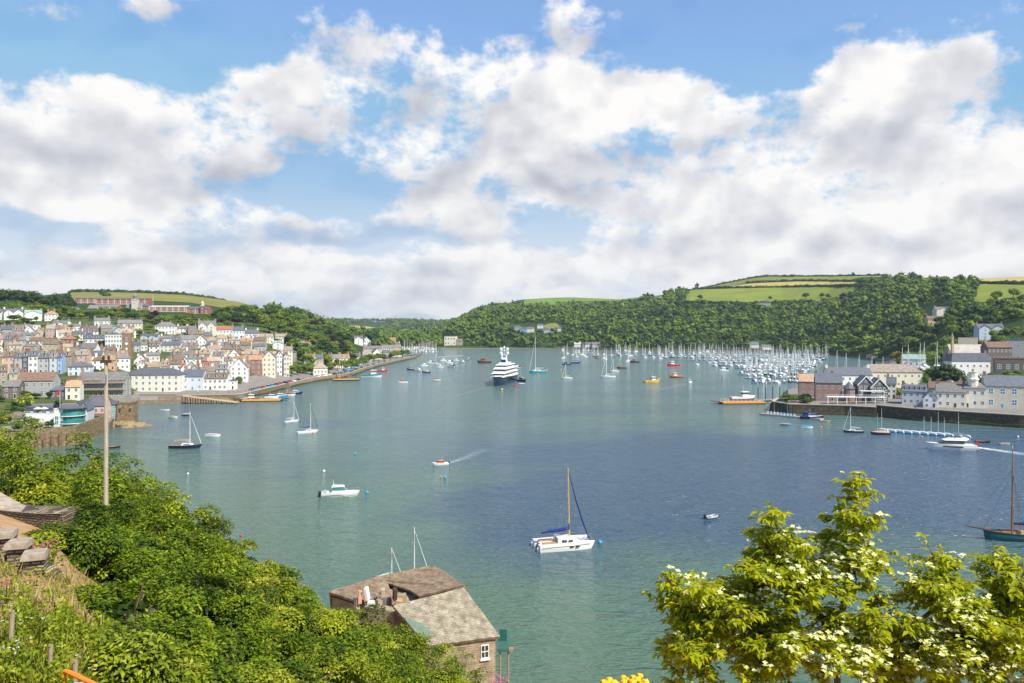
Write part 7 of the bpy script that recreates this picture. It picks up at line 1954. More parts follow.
def flowers(px, py, Y, n, spread, h, m, lab, seed, size=.035, name='flowering_plant', z=None):
    if Y < 15: Y = ghit(px, py + 14, 6, 60)
    rng = np.random.default_rng(seed); z0 = zat(px, Y) if z is None else z
    o = empty(name, (X(px, Y), Y, z0)); s = MB(); g = MB()
    vs, fs, nv, ti = [], [], 0, []
    for i in range(n):
        a = rng.uniform(0, 6.28); r = spread * rng.uniform(0, 1) ** .5; hh = h * rng.uniform(.7, 1.1)
        tip = (math.cos(a) * r, math.sin(a) * r, hh)
        s.path([(tip[0] * .4, tip[1] * .4, -.05), (tip[0] * .8, tip[1] * .8, hh * .6), tip], [.006, .005, .003], 4)
        for k in range(7):
            g.ball((tip[0] + rng.normal(0, size), tip[1] + rng.normal(0, size), tip[2] + rng.normal(0, size * .7)), size * rng.uniform(.5, .9), None, size * .45, 0, 5, 3)
    s.build('stem', BUSHY if False else STEMM, o); g.build('blossom', m, o)
    q = rng.normal(size=(n * 14, 3)) * np.array([spread * .7, spread * .7, h * .22]) + np.array([0, 0, h * .35])
    v, f = leaves(q, unit(rng.normal(size=(n * 14, 3))), unit(rng.normal(size=(n * 14, 3)) + np.array([0, 0, 1])), rng.uniform(.05, .1, n * 14), .3, .1)
    link(bpy.data.objects.new('leaves', np_mesh('leaves', v, f, BUSHM, np.clip(rng.normal(.6, .15, n * 28), 0, 1))), o)
    return tag(o, lab, 'flowering plant')
flowers(47, 545, 15.9, 16, .3, .62, PETP, 'pink valerian in flower at the end of the stepped wall', 5, .016)
flowers(14, 655, 7.2, 9, .22, .34, PETW, 'white umbel flowers in the grass by the leftmost wooden post', 6, .009)
flowers(30, 622, 9.5, 7, .35, .3, PETW, 'white daisies half way up the dry bank', 7, .008)
flowers(92, 668, 8.6, 12, .35, .3, PETW, 'white daisies above the orange railing', 8, .009)
flowers(4, 592, 11.5, 12, .4, .5, PETP, 'sparse pink flowers on the dry path edge', 9, .016)
flowers(499, 690, 62, 16, .7, 1.6, PETP, 'pink valerian at the corner of the boathouse wall', 10, .06, z=H - (699 - HY) * 62 / F)
def post(px, ytop, ybot, Y, r, lab, lean=0.0):
    Y = ghit(px, ybot, 6, 60); r *= Y / 11
    z0 = H - (ybot - HY) * Y / F - .5; z1 = H - (ytop - HY) * Y / F
    m = MB(); m.path([(0, 0, 0), (lean * .5, 0, (z1 - z0) * .5), (lean, .02, z1 - z0)], [r, r * .98, r * .9], 8); m.box(-r * .5 + lean, -r * .5, z1 - z0 - .02, r * .5 + lean, r * .5, z1 - z0 + .01)
    o = m.build('wooden_post', WOOD, loc=(X(px, Y), Y, z0)); tag(o, lab, 'post')
post(9, 611, 655, 8.6, .033, 'leaning grey wooden post, tallest of three on the bank', .035)
post(50, 645, 672, 8.2, .032, 'short wooden post between the two others on the bank')
post(74.5, 661, 690, 7.8, .036, 'squat wooden post beside the orange railing')
# orange railing end
Yr = 9.7; p0, p1 = P3(64, 670, Yr), P3(96, 685, 9.4); o = empty('safety_barrier', (p0.x, p0.y, p0.z))
d = p1 - p0
m = MB(); m.path([(0, 0, -.9), (0, 0, -.06), (.015, 0, -.015), d * .15, d, d * 1.6], [.03] * 6, 8); m.build('frame', ORANGEP, o)
m = MB(); m.box(.12, -.01, -.9, .30, .01, -.15); m.build('reflective_panel', SOFTGREY, o)
tag(o, 'end of a bright orange safety barrier at the bottom edge', 'barrier')
# yellow-flowered shrub tips at the lower edge
for px, sd_ in ((612, 1), (640, 2)):
    Y = 13; rng = np.random.default_rng(sd_); top = H - (677 - HY) * Y / F
    o = empty('yellow_flower', (X(px, Y), Y, top - .5)); m = MB()
    m.path([(0, 0, -2.6), (.02, 0, -.3), (0, 0, .3)], [.02, .015, .01], 5); m.build('stem', STEMM, o); m = MB()
    for k in range(26):
        m.ball((rng.normal(0, .10), rng.normal(0, .08), .36 + rng.normal(0, .05)), .06, .06, .045, 0, 6, 4, .3)
    m.build('blossom', PETY, o)
    tag(o, ('left' if px < 620 else 'right') + ' one of two deep yellow flower heads at the bottom edge', 'flower')

# ------------------------------------------------------------ stone boathouse
LICHEN = masonry('lichen_slates', (.43, .395, .32), (.31, .28, .225), (.19, .17, .14), 1, .30, .19, .9, 'UV', .6, (0, 0, 0))
MOSSR = mat('mossy_thatch_slates', (.12, .082, .055), .95, .35, 1.6, .1, col2=(.36, .265, .18), bump=.9, detail=7)
BSTONE = masonry('boathouse_stone', (.42, .35, .26), (.33, .275, .20), (.24, .20, .15), 1, .55, .22, bump=.6)
bh = empty('stone_boathouse', (0, 0, 0))
A_ = P3(427, 646, 75.6); B_ = P3(500, 636.5, 78); C_ = P3(464, 588, 82.2); D_ = P3(393, 606, 79)
def thick(m, poly, t=.22, mi=0):
    n = len(poly); vs = [Vector(p) for p in poly]; nn = (vs[1] - vs[0]).cross(vs[-1] - vs[0]).normalized()
    if nn.z < 0: vs.reverse(); nn = -nn
    m.add(vs + [v - nn * t for v in vs], [tuple(range(n)), tuple(range(2 * n - 1, n - 1, -1))] + [(i, n + i, n + (i + 1) % n, (i + 1) % n) for i in range(n)], mi)
def grid_slope(m, a, b, c, d, nu, nv, sag, seed):
    """an old sagging slope of slates laid in uneven courses"""
    R = random.Random(seed); a, b, c, d = map(Vector, (a, b, c, d)); nn = (b - a).cross(d - a).normalized()
    if nn.z < 0: nn = -nn
    P = []
    for j in range(nv + 1):
        for i in range(nu + 1):
            u, v_ = i / nu, j / nv
            p = (a.lerp(b, u)).lerp(d.lerp(c, u), v_)
            P.append(p - nn * (sag * math.sin(math.pi * u) * math.sin(math.pi * v_)) + nn * R.uniform(-.03, .03))
    fs = []
    for j in range(nv):
        for i in range(nu):
            fs.append((j * (nu + 1) + i, j * (nu + 1) + i + 1, (j + 1) * (nu + 1) + i + 1, (j + 1) * (nu + 1) + i))
    m.add(P, fs)
m = MB(); thick(m, [A_, B_, C_, D_], .28); grid_slope(m, A_ + Vector((0, -.02, .04)), B_ + Vector((0, -.02, .04)), C_ + Vector((0, 0, .05)), D_ + Vector((0, 0, .05)), 14, 9, .08, 3)
rf = m.build('lichened_roof', LICHEN, bh)
uvl = rf.data.uv_layers.new(name='UVMap'); _e = (B_ - A_).normalized(); _s = (D_.lerp(C_, .5) - A_.lerp(B_, .5)); _s = (_s - _e * _s.dot(_e)).normalized()
for lp in rf.data.loops:
    q = rf.data.vertices[lp.vertex_index].co - A_; uvl.data[lp.index].uv = (q.dot(_e), q.dot(_s))
# rear slope of the front range and the walls beneath
ev = (B_ - A_).normalized(); back = Vector((-ev.y, ev.x, 0)).normalized()
B2, A2 = B_ + back * 9.0 + Vector((-1.5, 0, 0)), A_ + back * 8
m = MB(); thick(m, [D_, C_, B2, A2], .25); thick(m, [C_, B_, B2], .2); m.build('rear_roof', MOSSR, bh)
inn = .35
a0 = A_ + ev * inn + back * inn; b0 = B_ - ev * inn + back * inn; b1 = B2 - ev * 1.0 - back * .5; a1 = A2 + ev * inn - back * .5
m = MB(); m.prism([(p.x, p.y) for p in (a0, b0, b1, a1)], .5, A_.z - .25); m.build('wall', BSTONE, bh)
m = MB(); m.add([a0 + Vector((0, 0, -.3)), a1 + Vector((0, 0, -.3)), Vector((D_.x + .25, D_.y + .1, D_.z - .3)), a0 + ev * .4 + Vector((0, 0, -.3)), a1 + ev * .4 + Vector((0, 0, -.3)), Vector((D_.x + .65, D_.y + .2, D_.z - .3))], [(0, 2, 1), (3, 4, 5), (0, 3, 5, 2), (1, 2, 5, 4)]); m.build('gable', BSTONE, bh)
wn = (A_.lerp(B_, .80)) + back * (inn - .03); wz = H - (655 - HY) * 77 / F
win = window(bh, wn.x, wn.y, wz, .8, 1.35, math.atan2(ev.y, ev.x)); m = MB(); m.box(-.6, -.14, -.62, .6, .02, -.52); sl_ = m.build('sill', WHITE, win)
m = MB(); q = A_.lerp(D_, .18); thick(m, [q + ev * -.05 + Vector((0, -.05, .1)), q + ev * 1.5 + Vector((0, 0, .1)), A_.lerp(D_, .5) + ev * 1.2 + Vector((0, 0, .1)), A_.lerp(D_, .7) + Vector((0, 0, .1))], .03); m.build('green_sheet', mat('green_sheeting', (.15, .20, .15), .5, .25, 2), bh)
# brown rear range, partly collapsed
E_ = P3(375, 577, 88); F_ = P3(432, 565, 90); K_ = P3(444, 571, 90.5); L_ = P3(329, 592, 84); M_ = P3(357, 601, 81.5); Q_ = P3(468, 588, 83.5)
m = MB(); thick(m, [L_, M_, P3(392, 596, 84), P3(388, 583, 87), E_], .25); thick(m, [E_, P3(388, 583, 87), P3(410, 590, 84.5), D_.lerp(C_, .35) + Vector((0, .6, .15)), C_ + Vector((0, .6, .15)), F_], .25); thick(m, [F_, C_ + Vector((0, .6, .15)), Q_, K_], .22)
m.build('brown_roof', MOSSR, bh)
m = MB(); EB, FB, LB = E_ + Vector((-.6, 2.6, -4.8)), K_ + Vector((-.2, 2.4, -5)), L_ + Vector((-.3, 2.2, -3))
thick(m, [E_, F_, K_, FB, EB], .25); thick(m, [L_, E_, EB, LB], .25); m.build('brown_rear_slope', MOSSR, bh)
m = MB(); pr = [(L_.x + .3, L_.y + .2), (M_.x, M_.y + .3), (D_.x, D_.y + .6), (Q_.x - .3, Q_.y), (FB.x, FB.y - .4), (EB.x, EB.y - .4), (LB.x, LB.y)]
m.prism(pr, .5, min(L_.z, M_.z) - .5); m.build('rear_wall', BSTONE, bh)
m = MB(); p = P3(418, 588.5, 85.2); thick(m, [p, p + Vector((1.9, .5, 0.0)), p + Vector((1.6, 1.4, .55)), p + Vector((.3, 1.0, .55))], .05); m.build('skylight', WALL['pale blue'], bh)
R = random.Random(3)
for i, (px, py, w_, h_, mm) in enumerate([(px, py, w_ * .7, h_ * .6, mm) for px, py, w_, h_, mm in [(360, 597, .5, 1.0, 'pink_render'), (367, 594, .35, 1.1, 'white_paint'), (383, 593, .55, .7, 'tan_stone'), (395, 594, .5, .9, 'dark_wood'), (371, 604, .9, .4, 'pale_blue_render'), (379, 603, .7, .5, 'lichen_tile_roof'),
                                          (386, 600, 1.1, .3, 'slate_roof'), (391, 603, .5, 1.0, 'red_brick'), (403, 596, .9, .3, 'lichen_tile_roof'), (357, 604, .6, .8, 'tan_stone'), (365, 607, 1.2, .25, 'weathered_wood'), (399, 601, 1.0, .22, 'orange_tile_roof'), (375, 610, .9, .5, 'grey_brown_stone'), (383, 613, .8, .6, 'tan_stone')]]):
    p = P3(px, py, 81.5 + R.uniform(-.5, .8)); m = MB(); m.box(-w_ / 2, -.3, -.6, w_ / 2, .35, h_); o = m.build('broken_masonry', MAT[mm], bh, p, R.uniform(-.5, .7)); o.rotation_euler = (R.uniform(-.2, .2), R.uniform(-.25, .25), R.uniform(-.5, .7))
m = MB()
for k in range(12): p = P3(388 + R.uniform(-20, 10), 604 + R.uniform(-4, 4), 82); q = p + Vector((R.uniform(-1.5, 1.5), R.uniform(-.5, 1), R.uniform(-.2, .7))); m.tube(p, q, .06, n=4)
m.build('fallen_rafter', WOOD, bh)
tag(bh, 'old stone boathouse with a lichened slate roof and a collapsed brown rear roof', 'boathouse')
# green landing frame over the water
o = empty('small_jetty', P3(503, 650, 84)); m = MB(); m.box(-.6, -.1, -.15, .7, 2.6, .1); m.build('platform', mat('green_timber', (.045, .13, .10), .6, .2, 2), o)
m = MB(); m.box(-.4, 2.2, .1, .4, 2.35, 1.3); m.build('screen', mat('green_netting', (.015, .12, .10), .7, .2, 2), o)
for xx in (-.3, .55): m = MB(); m.tube((xx, .2, -.15), (xx, .2, -8.5), .1); m.build('post', WOOD, o)
m = MB(); m.box(.6, -.12, -.1, 1.1, .2, .2); m.build('fender', WOOD, o)
tag(o, 'green timber landing frame with a green screen at the boathouse corner', 'landing')

# ----------------------------------------------------------- flowering dogwood
DLEAF = foliage('dogwood_leaf', [(0, (.10, .14, .004)), (.35, (.27, .34, .008)), (.7, (.46, .50, .012)), (.95, (.58, .52, .02)), (1, (.45, .28, .03))], .45, .5, .2)
BRACT = foliage('dogwood_bract', [(0, (.50, .54, .16)), (.5, (.68, .68, .32)), (1, (.78, .75, .48))], .25, .6, .2)
def dogwood():
    rng = np.random.default_rng(21)
    Yc = 9.4
    base = Vector((X(850, Yc), Yc, zat(850, Yc)))
    o = empty('dogwood_tree', base)
    def at(px, py, Y=Yc): return P3(px, py, Y) - base
    fork = at(838, 700, Yc)
    limbs = []      # (points, radius)
    def limb(pts, r0, r1):
        pts = [Vector(p) for p in pts]; limbs.append((pts, r0, r1))
    limb([Vector((0, 0, -.3)), at(845, 780), fork], .09, .065)
    tips = [  # end of each spray as it stands in the view, with depth
        (860, 474, 9.3), (838, 505, 9.6), (868, 515, 9.0), (772, 508, 9.4), (752, 530, 9.7), (800, 545, 9.0), (824, 535, 9.9), (852, 545, 9.4), (884, 560, 9.2), (905, 585, 9.6),
        (664, 578, 9.3), (655, 598, 9.5), (684, 612, 9.1), (700, 600, 9.8), (668, 650, 9.4), (690, 665, 8.9), (720, 588, 9.4), (742, 570, 9.2), (726, 625, 8.8), (745, 648, 9.6), (762, 590, 9.9), (780, 570, 9.5),
        (932, 552, 9.4), (948, 562, 9.8), (930, 590, 9.0), (972, 585, 9.5), (992, 552, 9.8), (1012, 562, 9.4), (1028, 570, 9.2), (960, 610, 9.3), (985, 625, 9.0), (1010, 610, 9.9), (1022, 600, 9.3), (950, 640, 9.7), (915, 620, 9.0),
        (820, 590, 8.9), (850, 600, 8.7), (790, 615, 8.8), (770, 640, 9.5), (820, 650, 8.6), (870, 640, 8.8), (905, 655, 9.2), (845, 670, 8.4), (790, 670, 8.6), (750, 680, 9.1), (710, 690, 9.3), (880, 685, 8.7), (930, 675, 8.9), (970, 672, 9.2), (1005, 660, 9.5), (1030, 640, 9.6), (1040, 690, 9.3), (990, 695, 8.9), (676, 696, 9.2), (735, 610, 10.1), (900, 600, 10.1), (860, 570, 10.2)]
    poly = [(660, 590), (700, 575), (770, 540), (800, 520), (840, 500), (875, 520), (890, 550), (930, 575), (970, 590), (1030, 575), (1040, 700), (670, 700)]
    while len(tips) < 140:
        a, b = rng.uniform(655, 1040), rng.uniform(500, 705)
        if inpoly(a, b, poly) and not (930 < a < 985 and b < 600) and (b > 560 or rng.random() < .5): tips.append((a, b, rng.uniform(8.5, 10.4)))
    hubs = [(838, 640, 9.4), (760, 640, 9.4), (900, 650, 9.4), (850, 560, 9.5), (700, 635, 9.4), (970, 640, 9.5), (790, 580, 9.5), (945, 600, 9.5), (1010, 610, 9.6)]
    parent = [-1, 0, 0, 0, 1, 2, 0, 2, 5]
    hv = [at(*h) for h in hubs]
    for i, h in enumerate(hv):
        s = fork if parent[i] < 0 else hv[parent[i]]
        mid = s.lerp(h, .5) + Vector((rng.normal(0, .05), rng.normal(0, .08), .06)); limb([s, mid, h], .05 if parent[i] < 1 else .032, .02)
    SP = []
    for t in tips:
        p = at(*t); h = min(hv, key=lambda q: (q - p).length); mid = h.lerp(p, .55) + Vector((0, rng.normal(0, .06), .07 * (p - h).length))
        limb([h, mid, p], .014, .004); SP.append((h, mid, p))
    P, FW, NR, SZ, TI = [], [], [], [], []
    BP, BF, BN, BS = [], [], [], []
    twigs = []
    for h, mid, p in SP:
        ln = (p - h).length
        nt = int(13 + ln * 19)
        for k in range(nt):
            u = rng.uniform(.10, 1.0) ** .8
            q = h.lerp(mid, u * 2) if u < .5 else mid.lerp(p, u * 2 - 1)
            ax = (p - h).normalized()
            side = Vector(rng.normal(size=3)); side.z = abs(side.z) * .35; side = (side - ax * side.dot(ax) * .5).normalized()
            tl = rng.uniform(.10, .38) * (1.2 - .55 * u)
            e = q + side * tl + Vector((0, 0, .02)); twigs.append((q, e))
            # a whorl of drooping leaves at the twig end and pairs along it
            for j in range(int(rng.integers(9, 14))):
                w = rng.uniform(.2, 1.0); pos = q.lerp(e, w)
                a = rng.uniform(0, 6.28); out = (Vector((math.cos(a), math.sin(a), rng.uniform(-.75, .05))) + side * .6).normalized()
                P.append(pos); FW.append(out); NR.append(Vector((out.x * .5 + rng.normal(0, .25), out.y * .5 + rng.normal(0, .25), 1))); SZ.append(rng.uniform(.06, .125)); TI.append(rng.normal(.44, .16) + (.14 if u > .85 else 0))
            if rng.random() < FL(e + base):
                for _ in range(int(rng.integers(2, 6))):
                    c = e + Vector((rng.normal(0, .05), rng.normal(0, .05), .015 + rng.uniform(0, .03)))
                    a0 = rng.uniform(0, 1.57); up = Vector((rng.normal(0, .25), -.25 + rng.normal(0, .25), 1)).normalized(); r_ = up.orthogonal().normalized(); s_ = up.cross(r_)
                    for j in range(4):
                        a = a0 + j * 1.5708; BP.append(c); BF.append(r_ * math.cos(a) + s_ * math.sin(a) + up * .12); BN.append(up); BS.append(rng.uniform(.027, .042))
    def arr(x): return np.array([tuple(v) for v in x], float)
    m = MB()
    for pts, r0, r1 in limbs: m.path(pts, [r0, (r0 + r1) / 2, r1], 6)
    for q, e in twigs: m.tube(q, e, .004, .002, 3)
    m.build('trunk', mat('dogwood_bark', (.13, .085, .055), .85, .3, 6), o)
    v, f = leaves(arr(P), unit(arr(FW)), unit(arr(NR)), np.array(SZ), .23, .22); t = np.clip(np.array(TI), 0, 1)
    link(bpy.data.objects.new('crown', np_mesh('crown', v, f, DLEAF, np.concatenate([t, t]))), o)
    v, f = leaves(arr(BP), unit(arr(BF)), unit(arr(BN)), np.array(BS), .40, .05); t = rng.uniform(0, 1, len(BP))
    link(bpy.data.objects.new('blossom', np_mesh('blossom', v, f, BRACT, np.concatenate([t, t]))), o)
    print('dogwood', len(P), len(BP))
    return tag(o, 'flowering dogwood with drooping leaves and creamy four-petalled bracts', 'tree')
def FL(p):
    """more blossom on the sprays where the photograph has it"""
    px = 512 + F * p.x / p.y; py = HY + F * (H - p.z) / p.y
    d = 0.06
    for cx, cy, sx, sy, w in ((840, 562, 40, 16, 1.0), (895, 575, 24, 14, .8), (835, 662, 46, 24, 1.3), (945, 668, 60, 24, 1.3), (950, 620, 24, 15, 1.1), (705, 588, 18, 8, .7), (765, 600, 20, 8, .6), (800, 530, 18, 14, .5), (975, 610, 18, 14, .7), (870, 540, 16, 10, .5)):
        d = max(d, w * math.exp(-((px - cx) / sx) ** 2 - ((py - cy) / sy) ** 2))
    return d
dogwood()
HAZE, EXPO, PUFF = 0.00006, 0.42, 1.0
settle_labels()
# ---------------------------------------------------------------------- sky
SUN_EL, SUN_AZ = rad(50), rad(132)     # azimuth measured from +Y (view) clockwise: behind the viewer, to the right
sd = Vector((math.sin(SUN_AZ) * math.cos(SUN_EL), math.cos(SUN_AZ) * math.cos(SUN_EL), math.sin(SUN_EL)))
world = bpy.data.worlds.new('World'); scene.world = world; world.use_nodes = True
nt = world.node_tree; N = nt.nodes; L = nt.links
bg = N['Background']; bg.inputs['Strength'].default_value = 1.0
sky = N.new('ShaderNodeTexSky'); sky.sky_type = 'NISHITA'; sky.sun_disc = False
sky.sun_elevation = SUN_EL; sky.sun_rotation = SUN_AZ
sky.altitude = 1200; sky.air_density = 1.0; sky.dust_density = .15; sky.ozone_density = 3.0

BANKS = [  # px, py, half width, half height, weight
    (60, 128, 105, 48, .95), (165, 142, 85, 40, .95), (235, 165, 45, 24, .6), (60, 195, 100, 22, .6),
    (255, 78, 66, 36, .85), (312, 115, 62, 36, .75), (150, 0, 92, 20, .85), (20, 14, 50, 18, .5),
    (325, 25, 40, 24, .6), (385, 50, 60, 34, .7), (440, 80, 60, 34, .6), (582, 14, 48, 34, .75), (512, 38, 40, 20, .35),
    (520, 105, 95, 46, .95), (625, 115, 95, 48, .95), (715, 125, 50, 36, .8), (560, 160, 120, 32, .7),
    (420, 172, 76, 26, .85), (475, 212, 58, 28, .8), (395, 205, 40, 18, .5),
    (850, 85, 60, 46, .9), (900, 125, 84, 48, .95), (985, 50, 90, 55, .55), (860, 25, 70, 14, .4), (1005, 170, 46, 34, .9),
    (90, 205, 110, 24, .65), (135, 243, 42, 22, .85), (30, 258, 60, 18, .75), (285, 222, 80, 24, .8), (335, 270, 62, 18, .85), (190, 262, 70, 16, .75),
    (650, 195, 60, 28, .85), (770, 180, 62, 40, .85), (700, 240, 120, 34, .85), (830, 225, 130, 40, .9), (980, 235, 110, 46, .9),
    (430, 268, 80, 20, .85), (550, 262, 80, 22, .8), (250, 292, 330, 14, .75), (560, 300, 260, 14, .8), (860, 275, 260, 26, .9), (60, 288, 120, 12, .7), (460, 316, 340, 10, .5)]
GAPS = [(325, 190, 46, 18, .75), (250, 38, 48, 30, .9), (750, 55, 75, 40, .9), (50, 226, 60, 10, .5), (590, 228, 40, 14, .6), (190, 205, 40, 20, .4), (780, 140, 30, 40, .4), (925, 20, 60, 20, .5), (470, 35, 44, 26, .7), (90, 46, 90, 16, .8), (375, 235, 26, 14, .5)]
def cloud_group():
    g = bpy.data.node_groups.new('cloud_density', 'ShaderNodeTree')
    g.interface.new_socket('Vector', in_out='INPUT', socket_type='NodeSocketVector')
    g.interface.new_socket('Density', in_out='OUTPUT', socket_type='NodeSocketFloat')
    g.interface.new_socket('Light', in_out='OUTPUT', socket_type='NodeSocketFloat')
    n, l = g.nodes, g.links
    gi = n.new('NodeGroupInput'); go = n.new('NodeGroupOutput')
    def M(op, a, b=None, c=None, cl=False):
        m = n.new('ShaderNodeMath'); m.operation = op; m.use_clamp = cl
        for i, v in enumerate((a, b, c)):
            if v is None: continue
            if isinstance(v, (int, float)): m.inputs[i].default_value = v
            else: l.new(v, m.inputs[i])
        return m.outputs[0]
    sp = n.new('ShaderNodeSeparateXYZ'); l.new(gi.outputs[0], sp.inputs[0])
    az = M('ARCTAN2', sp.outputs[0], sp.outputs[1]); el = M('ARCSINE', sp.outputs[2])
    # fine structure in azimuth and height, finer towards the horizon as a sheet of cumulus seen from below is
    k = M('DIVIDE', 1.0, M('ADD', M('MAXIMUM', el, 0.0), .16))
    cb = n.new('ShaderNodeCombineXYZ')
    l.new(M('MULTIPLY', az, 1.55), cb.inputs[0]); l.new(M('POWER', M('ADD', M('MAXIMUM', el, -.05), .12), .75), cb.inputs[1])
    def noise(scale, det, ro, off=None, sc=(1, 2.3, 1)):
        mp = n.new('ShaderNodeMapping'); mp.inputs['Scale'].default_value = sc
        if off: mp.inputs['Location'].default_value = off
        l.new(cb.outputs[0], mp.inputs['Vector'])
        t = n.new('ShaderNodeTexNoise'); t.noise_dimensions = '2D'; t.inputs['Scale'].default_value = scale; t.inputs['Detail'].default_value = det
        t.inputs['Roughness'].default_value = ro
        l.new(mp.outputs[0], t.inputs['Vector']); return t
    warp = noise(5.0, 2, .5)
    ws = n.new('ShaderNodeSeparateXYZ'); l.new(warp.outputs['Color'], ws.inputs[0])
    cv = n.new('ShaderNodeCombineXYZ')
    l.new(M('MULTIPLY_ADD', M('SUBTRACT', ws.outputs[0], .5), .11, az), cv.inputs[0]); l.new(M('MULTIPLY_ADD', M('SUBTRACT', ws.outputs[1], .5), .06, el), cv.inputs[1])
    def A(px): return math.atan((px - 512) / F)
    def E(px, py): return math.atan((325 - py) / math.hypot(F, px - 512))
    clear, sh, wt = None, 0.0, 1e-3
    for (px, py, sx, sy, w) in BANKS + [(a, b, c, d, -e) for a, b, c, d, e in GAPS]:
        ma = n.new('ShaderNodeVectorMath'); ma.operation = 'MULTIPLY_ADD'; l.new(cv.outputs[0], ma.inputs[0])
        ma.inputs[1].default_value = (F / sx, F / sy, 0); ma.inputs[2].default_value = (-A(px) * F / sx, -E(px, py) * F / sy, 0)
        dt = n.new('ShaderNodeVectorMath'); dt.operation = 'DOT_PRODUCT'; l.new(ma.outputs[0], dt.inputs[0]); l.new(ma.outputs[0], dt.inputs[1])
        b = M('POWER', .47, dt.outputs['Value'])
        f = M('MULTIPLY_ADD', b, -w, 1.0)
        clear = f if clear is None else M('MULTIPLY', clear, f)
        if w > 0:      # each bank is lit on its upper side and shaded at its base
            sy_ = n.new('ShaderNodeSeparateXYZ'); l.new(ma.outputs[0], sy_.inputs[0])
            bb = M('MULTIPLY', b, b)
            sh = M('MULTIPLY_ADD', bb, sy_.outputs[1], sh); wt = M('ADD', bb, wt)
    tot = M('SUBTRACT', 1.0, M('MINIMUM', clear, 1.25))
    side = n.new('ShaderNodeMapRange'); side.inputs[1].default_value = .62; side.inputs[2].default_value = .9; l.new(M('ABSOLUTE', az), side.inputs[0])
    high = n.new('ShaderNodeMapRange'); high.inputs[1].default_value = .40; high.inputs[2].default_value = .6; l.new(el, high.inputs[0])
    tot = M('ADD', tot, M('MULTIPLY', M('MAXIMUM', side.outputs[0], high.outputs[0]), AWAY))
    n1 = noise(6.5, 7, .6).outputs['Fac']
    r0 = noise(8.0, 3, .45, (0, 0, 0), (1, 1.9, 1)).outputs['Fac']
    up = noise(8.0, 3, .45, (.012, -.045, 0), (1, 1.9, 1)).outputs['Fac']
    n2 = noise(30.0, 3, .55).outputs['Fac']
    d = M('MULTIPLY_ADD', M('SUBTRACT', n1, .5), N1A, tot)
    d = M('MULTIPLY_ADD', M('SUBTRACT', n2, .5), N2A, d)
    l.new(d, go.inputs[0])
    relief = M('SUBTRACT', r0, up)
    s = M('DIVIDE', sh, wt)
    edge = n.new('ShaderNodeMapRange'); edge.inputs[1].default_value = .35; edge.inputs[2].default_value = 1.1; edge.inputs[3].default_value = .14; edge.inputs[4].default_value = -.06; l.new(d, edge.inputs[0])
    q = M('MULTIPLY_ADD', s, SHV, SH0); q = M('MULTIPLY_ADD', relief, RELF, q); lo = n.new('ShaderNodeMapRange'); lo.inputs[1].default_value = .17; lo.inputs[2].default_value = .03; lo.inputs[3].default_value = 0; lo.inputs[4].default_value = .16; l.new(el, lo.inputs[0])
    q = M('ADD', M('ADD', q, lo.outputs[0]), edge.outputs[0], cl=True)
    l.new(q, go.inputs[1])
    return g
AWAY, N1A, N2A, SHV, SH0, RELF = .12, 1.3, .38, .50, .69, 1.5
G = cloud_group()
tc = N.new('ShaderNodeTexCoord')
gg = N.new('ShaderNodeGroup'); gg.node_tree = G; L.new(tc.outputs['Generated'], gg.inputs[0])
al = N.new('ShaderNodeMapRange'); al.interpolation_type = 'SMOOTHSTEP'; al.inputs[1].default_value = .50; al.inputs[2].default_value = .86; al.inputs[3].default_value = .12; L.new(gg.outputs['Density'], al.inputs[0])
ve = N.new('ShaderNodeSeparateXYZ'); L.new(tc.outputs['Generated'], ve.inputs[0])
vr = N.new('ShaderNodeMapRange'); vr.interpolation_type = 'SMOOTHSTEP'; vr.inputs[1].default_value = .20; vr.inputs[2].default_value = .04; vr.inputs[3].default_value = .10; vr.inputs[4].default_value = .66
L.new(ve.outputs[2], vr.inputs[0]); L.new(vr.outputs[0], al.inputs[3])
cr = N.new('ShaderNodeValToRGB'); cr.color_ramp.interpolation = 'LINEAR'
cr.color_ramp.elements[0].position = .10; cr.color_ramp.elements[0].color = (.39, .405, .455, 1)
cr.color_ramp.elements[1].position = .95; cr.color_ramp.elements[1].color = (.76, .75, .735, 1)
e = cr.color_ramp.elements.new(.5); e.color = (.55, .555, .585, 1)
L.new(gg.outputs['Light'], cr.inputs[0])
sk = N.new('ShaderNodeMixRGB'); sk.blend_type = 'MULTIPLY'; sk.inputs[0].default_value = 1; sk.inputs[2].default_value = (.106, .140, .158, 1)
L.new(sky.outputs[0], sk.inputs[1])
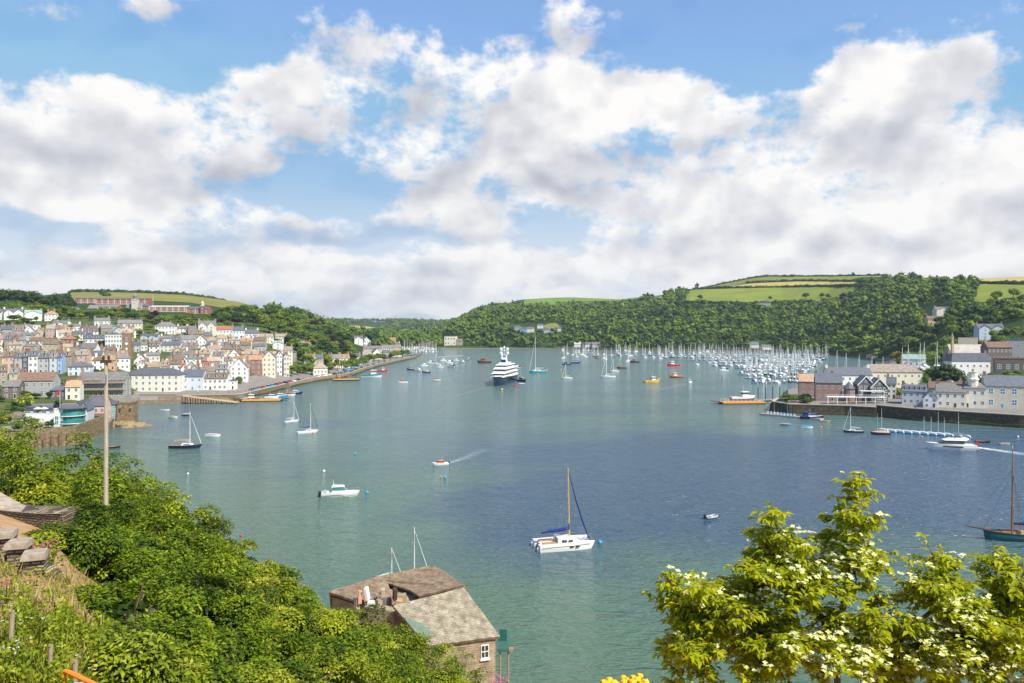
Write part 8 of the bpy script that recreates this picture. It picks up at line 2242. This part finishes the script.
dk = N.new('ShaderNodeMixRGB'); dk.blend_type = 'DARKEN'; dk.inputs[0].default_value = 1; dk.inputs[2].default_value = (.20, .385, .60, 1); L.new(sk.outputs[0], dk.inputs[1])
mx = N.new('ShaderNodeMixRGB'); L.new(al.outputs[0], mx.inputs[0]); L.new(dk.outputs[0], mx.inputs[1]); L.new(cr.outputs[0], mx.inputs[2])
L.new(mx.outputs[0], bg.inputs['Color'])
world.cycles.sampling_method = 'MANUAL'; world.cycles.sample_map_resolution = 512

# ---------------------------------------------------------------------- sun
sl = bpy.data.lights.new('sun', 'SUN'); sl.energy = 5.0; sl.angle = rad(.5); sl.color = (1, .94, .82)
so = link(bpy.data.objects.new('sun', sl)); so.rotation_euler = (-sd).to_track_quat('-Z', 'Y').to_euler(); so.location = (50, -50, 200)

# --------------------------------------------------------------------- haze
if HAZE > 0:
    hb = MB(); hb.box(-5500, -260, -9, 5500, 7900, 260)
    hm = bpy.data.materials.new('haze_air'); hm.use_nodes = True
    n2 = hm.node_tree.nodes; n2.remove(n2['Principled BSDF'])
    pv = n2.new('ShaderNodeVolumePrincipled'); pv.inputs['Color'].default_value = (.74, .84, .97, 1); pv.inputs['Density'].default_value = HAZE; pv.inputs['Anisotropy'].default_value = .2
    hm.node_tree.links.new(pv.outputs[0], n2['Material Output'].inputs['Volume'])
    kind(hb.build('haze', hm), 'stuff')

# ------------------------------------------------------------------- camera
cam = bpy.data.cameras.new('camera'); cam.sensor_width = 36; cam.lens = 36 * F / 1024
cam.shift_y = -(341.5 - HY) / 1024; cam.clip_start = .1; cam.clip_end = 20000
co = link(bpy.data.objects.new('camera', cam)); co.location = (0, 0, H); co.rotation_euler = (rad(90), 0, 0)
scene.camera = co
scene.view_settings.view_transform = 'Standard'; scene.view_settings.look = 'None'
scene.view_settings.exposure = EXPO; scene.view_settings.gamma = 1; scene.view_settings.use_curve_mapping = False
scene.cycles.max_bounces = 6; scene.cycles.diffuse_bounces = 2; scene.cycles.glossy_bounces = 3; scene.cycles.transmission_bounces = 3
scene.cycles.transparent_max_bounces = 8; scene.cycles.volume_bounces = 0
scene.cycles.use_denoising = True
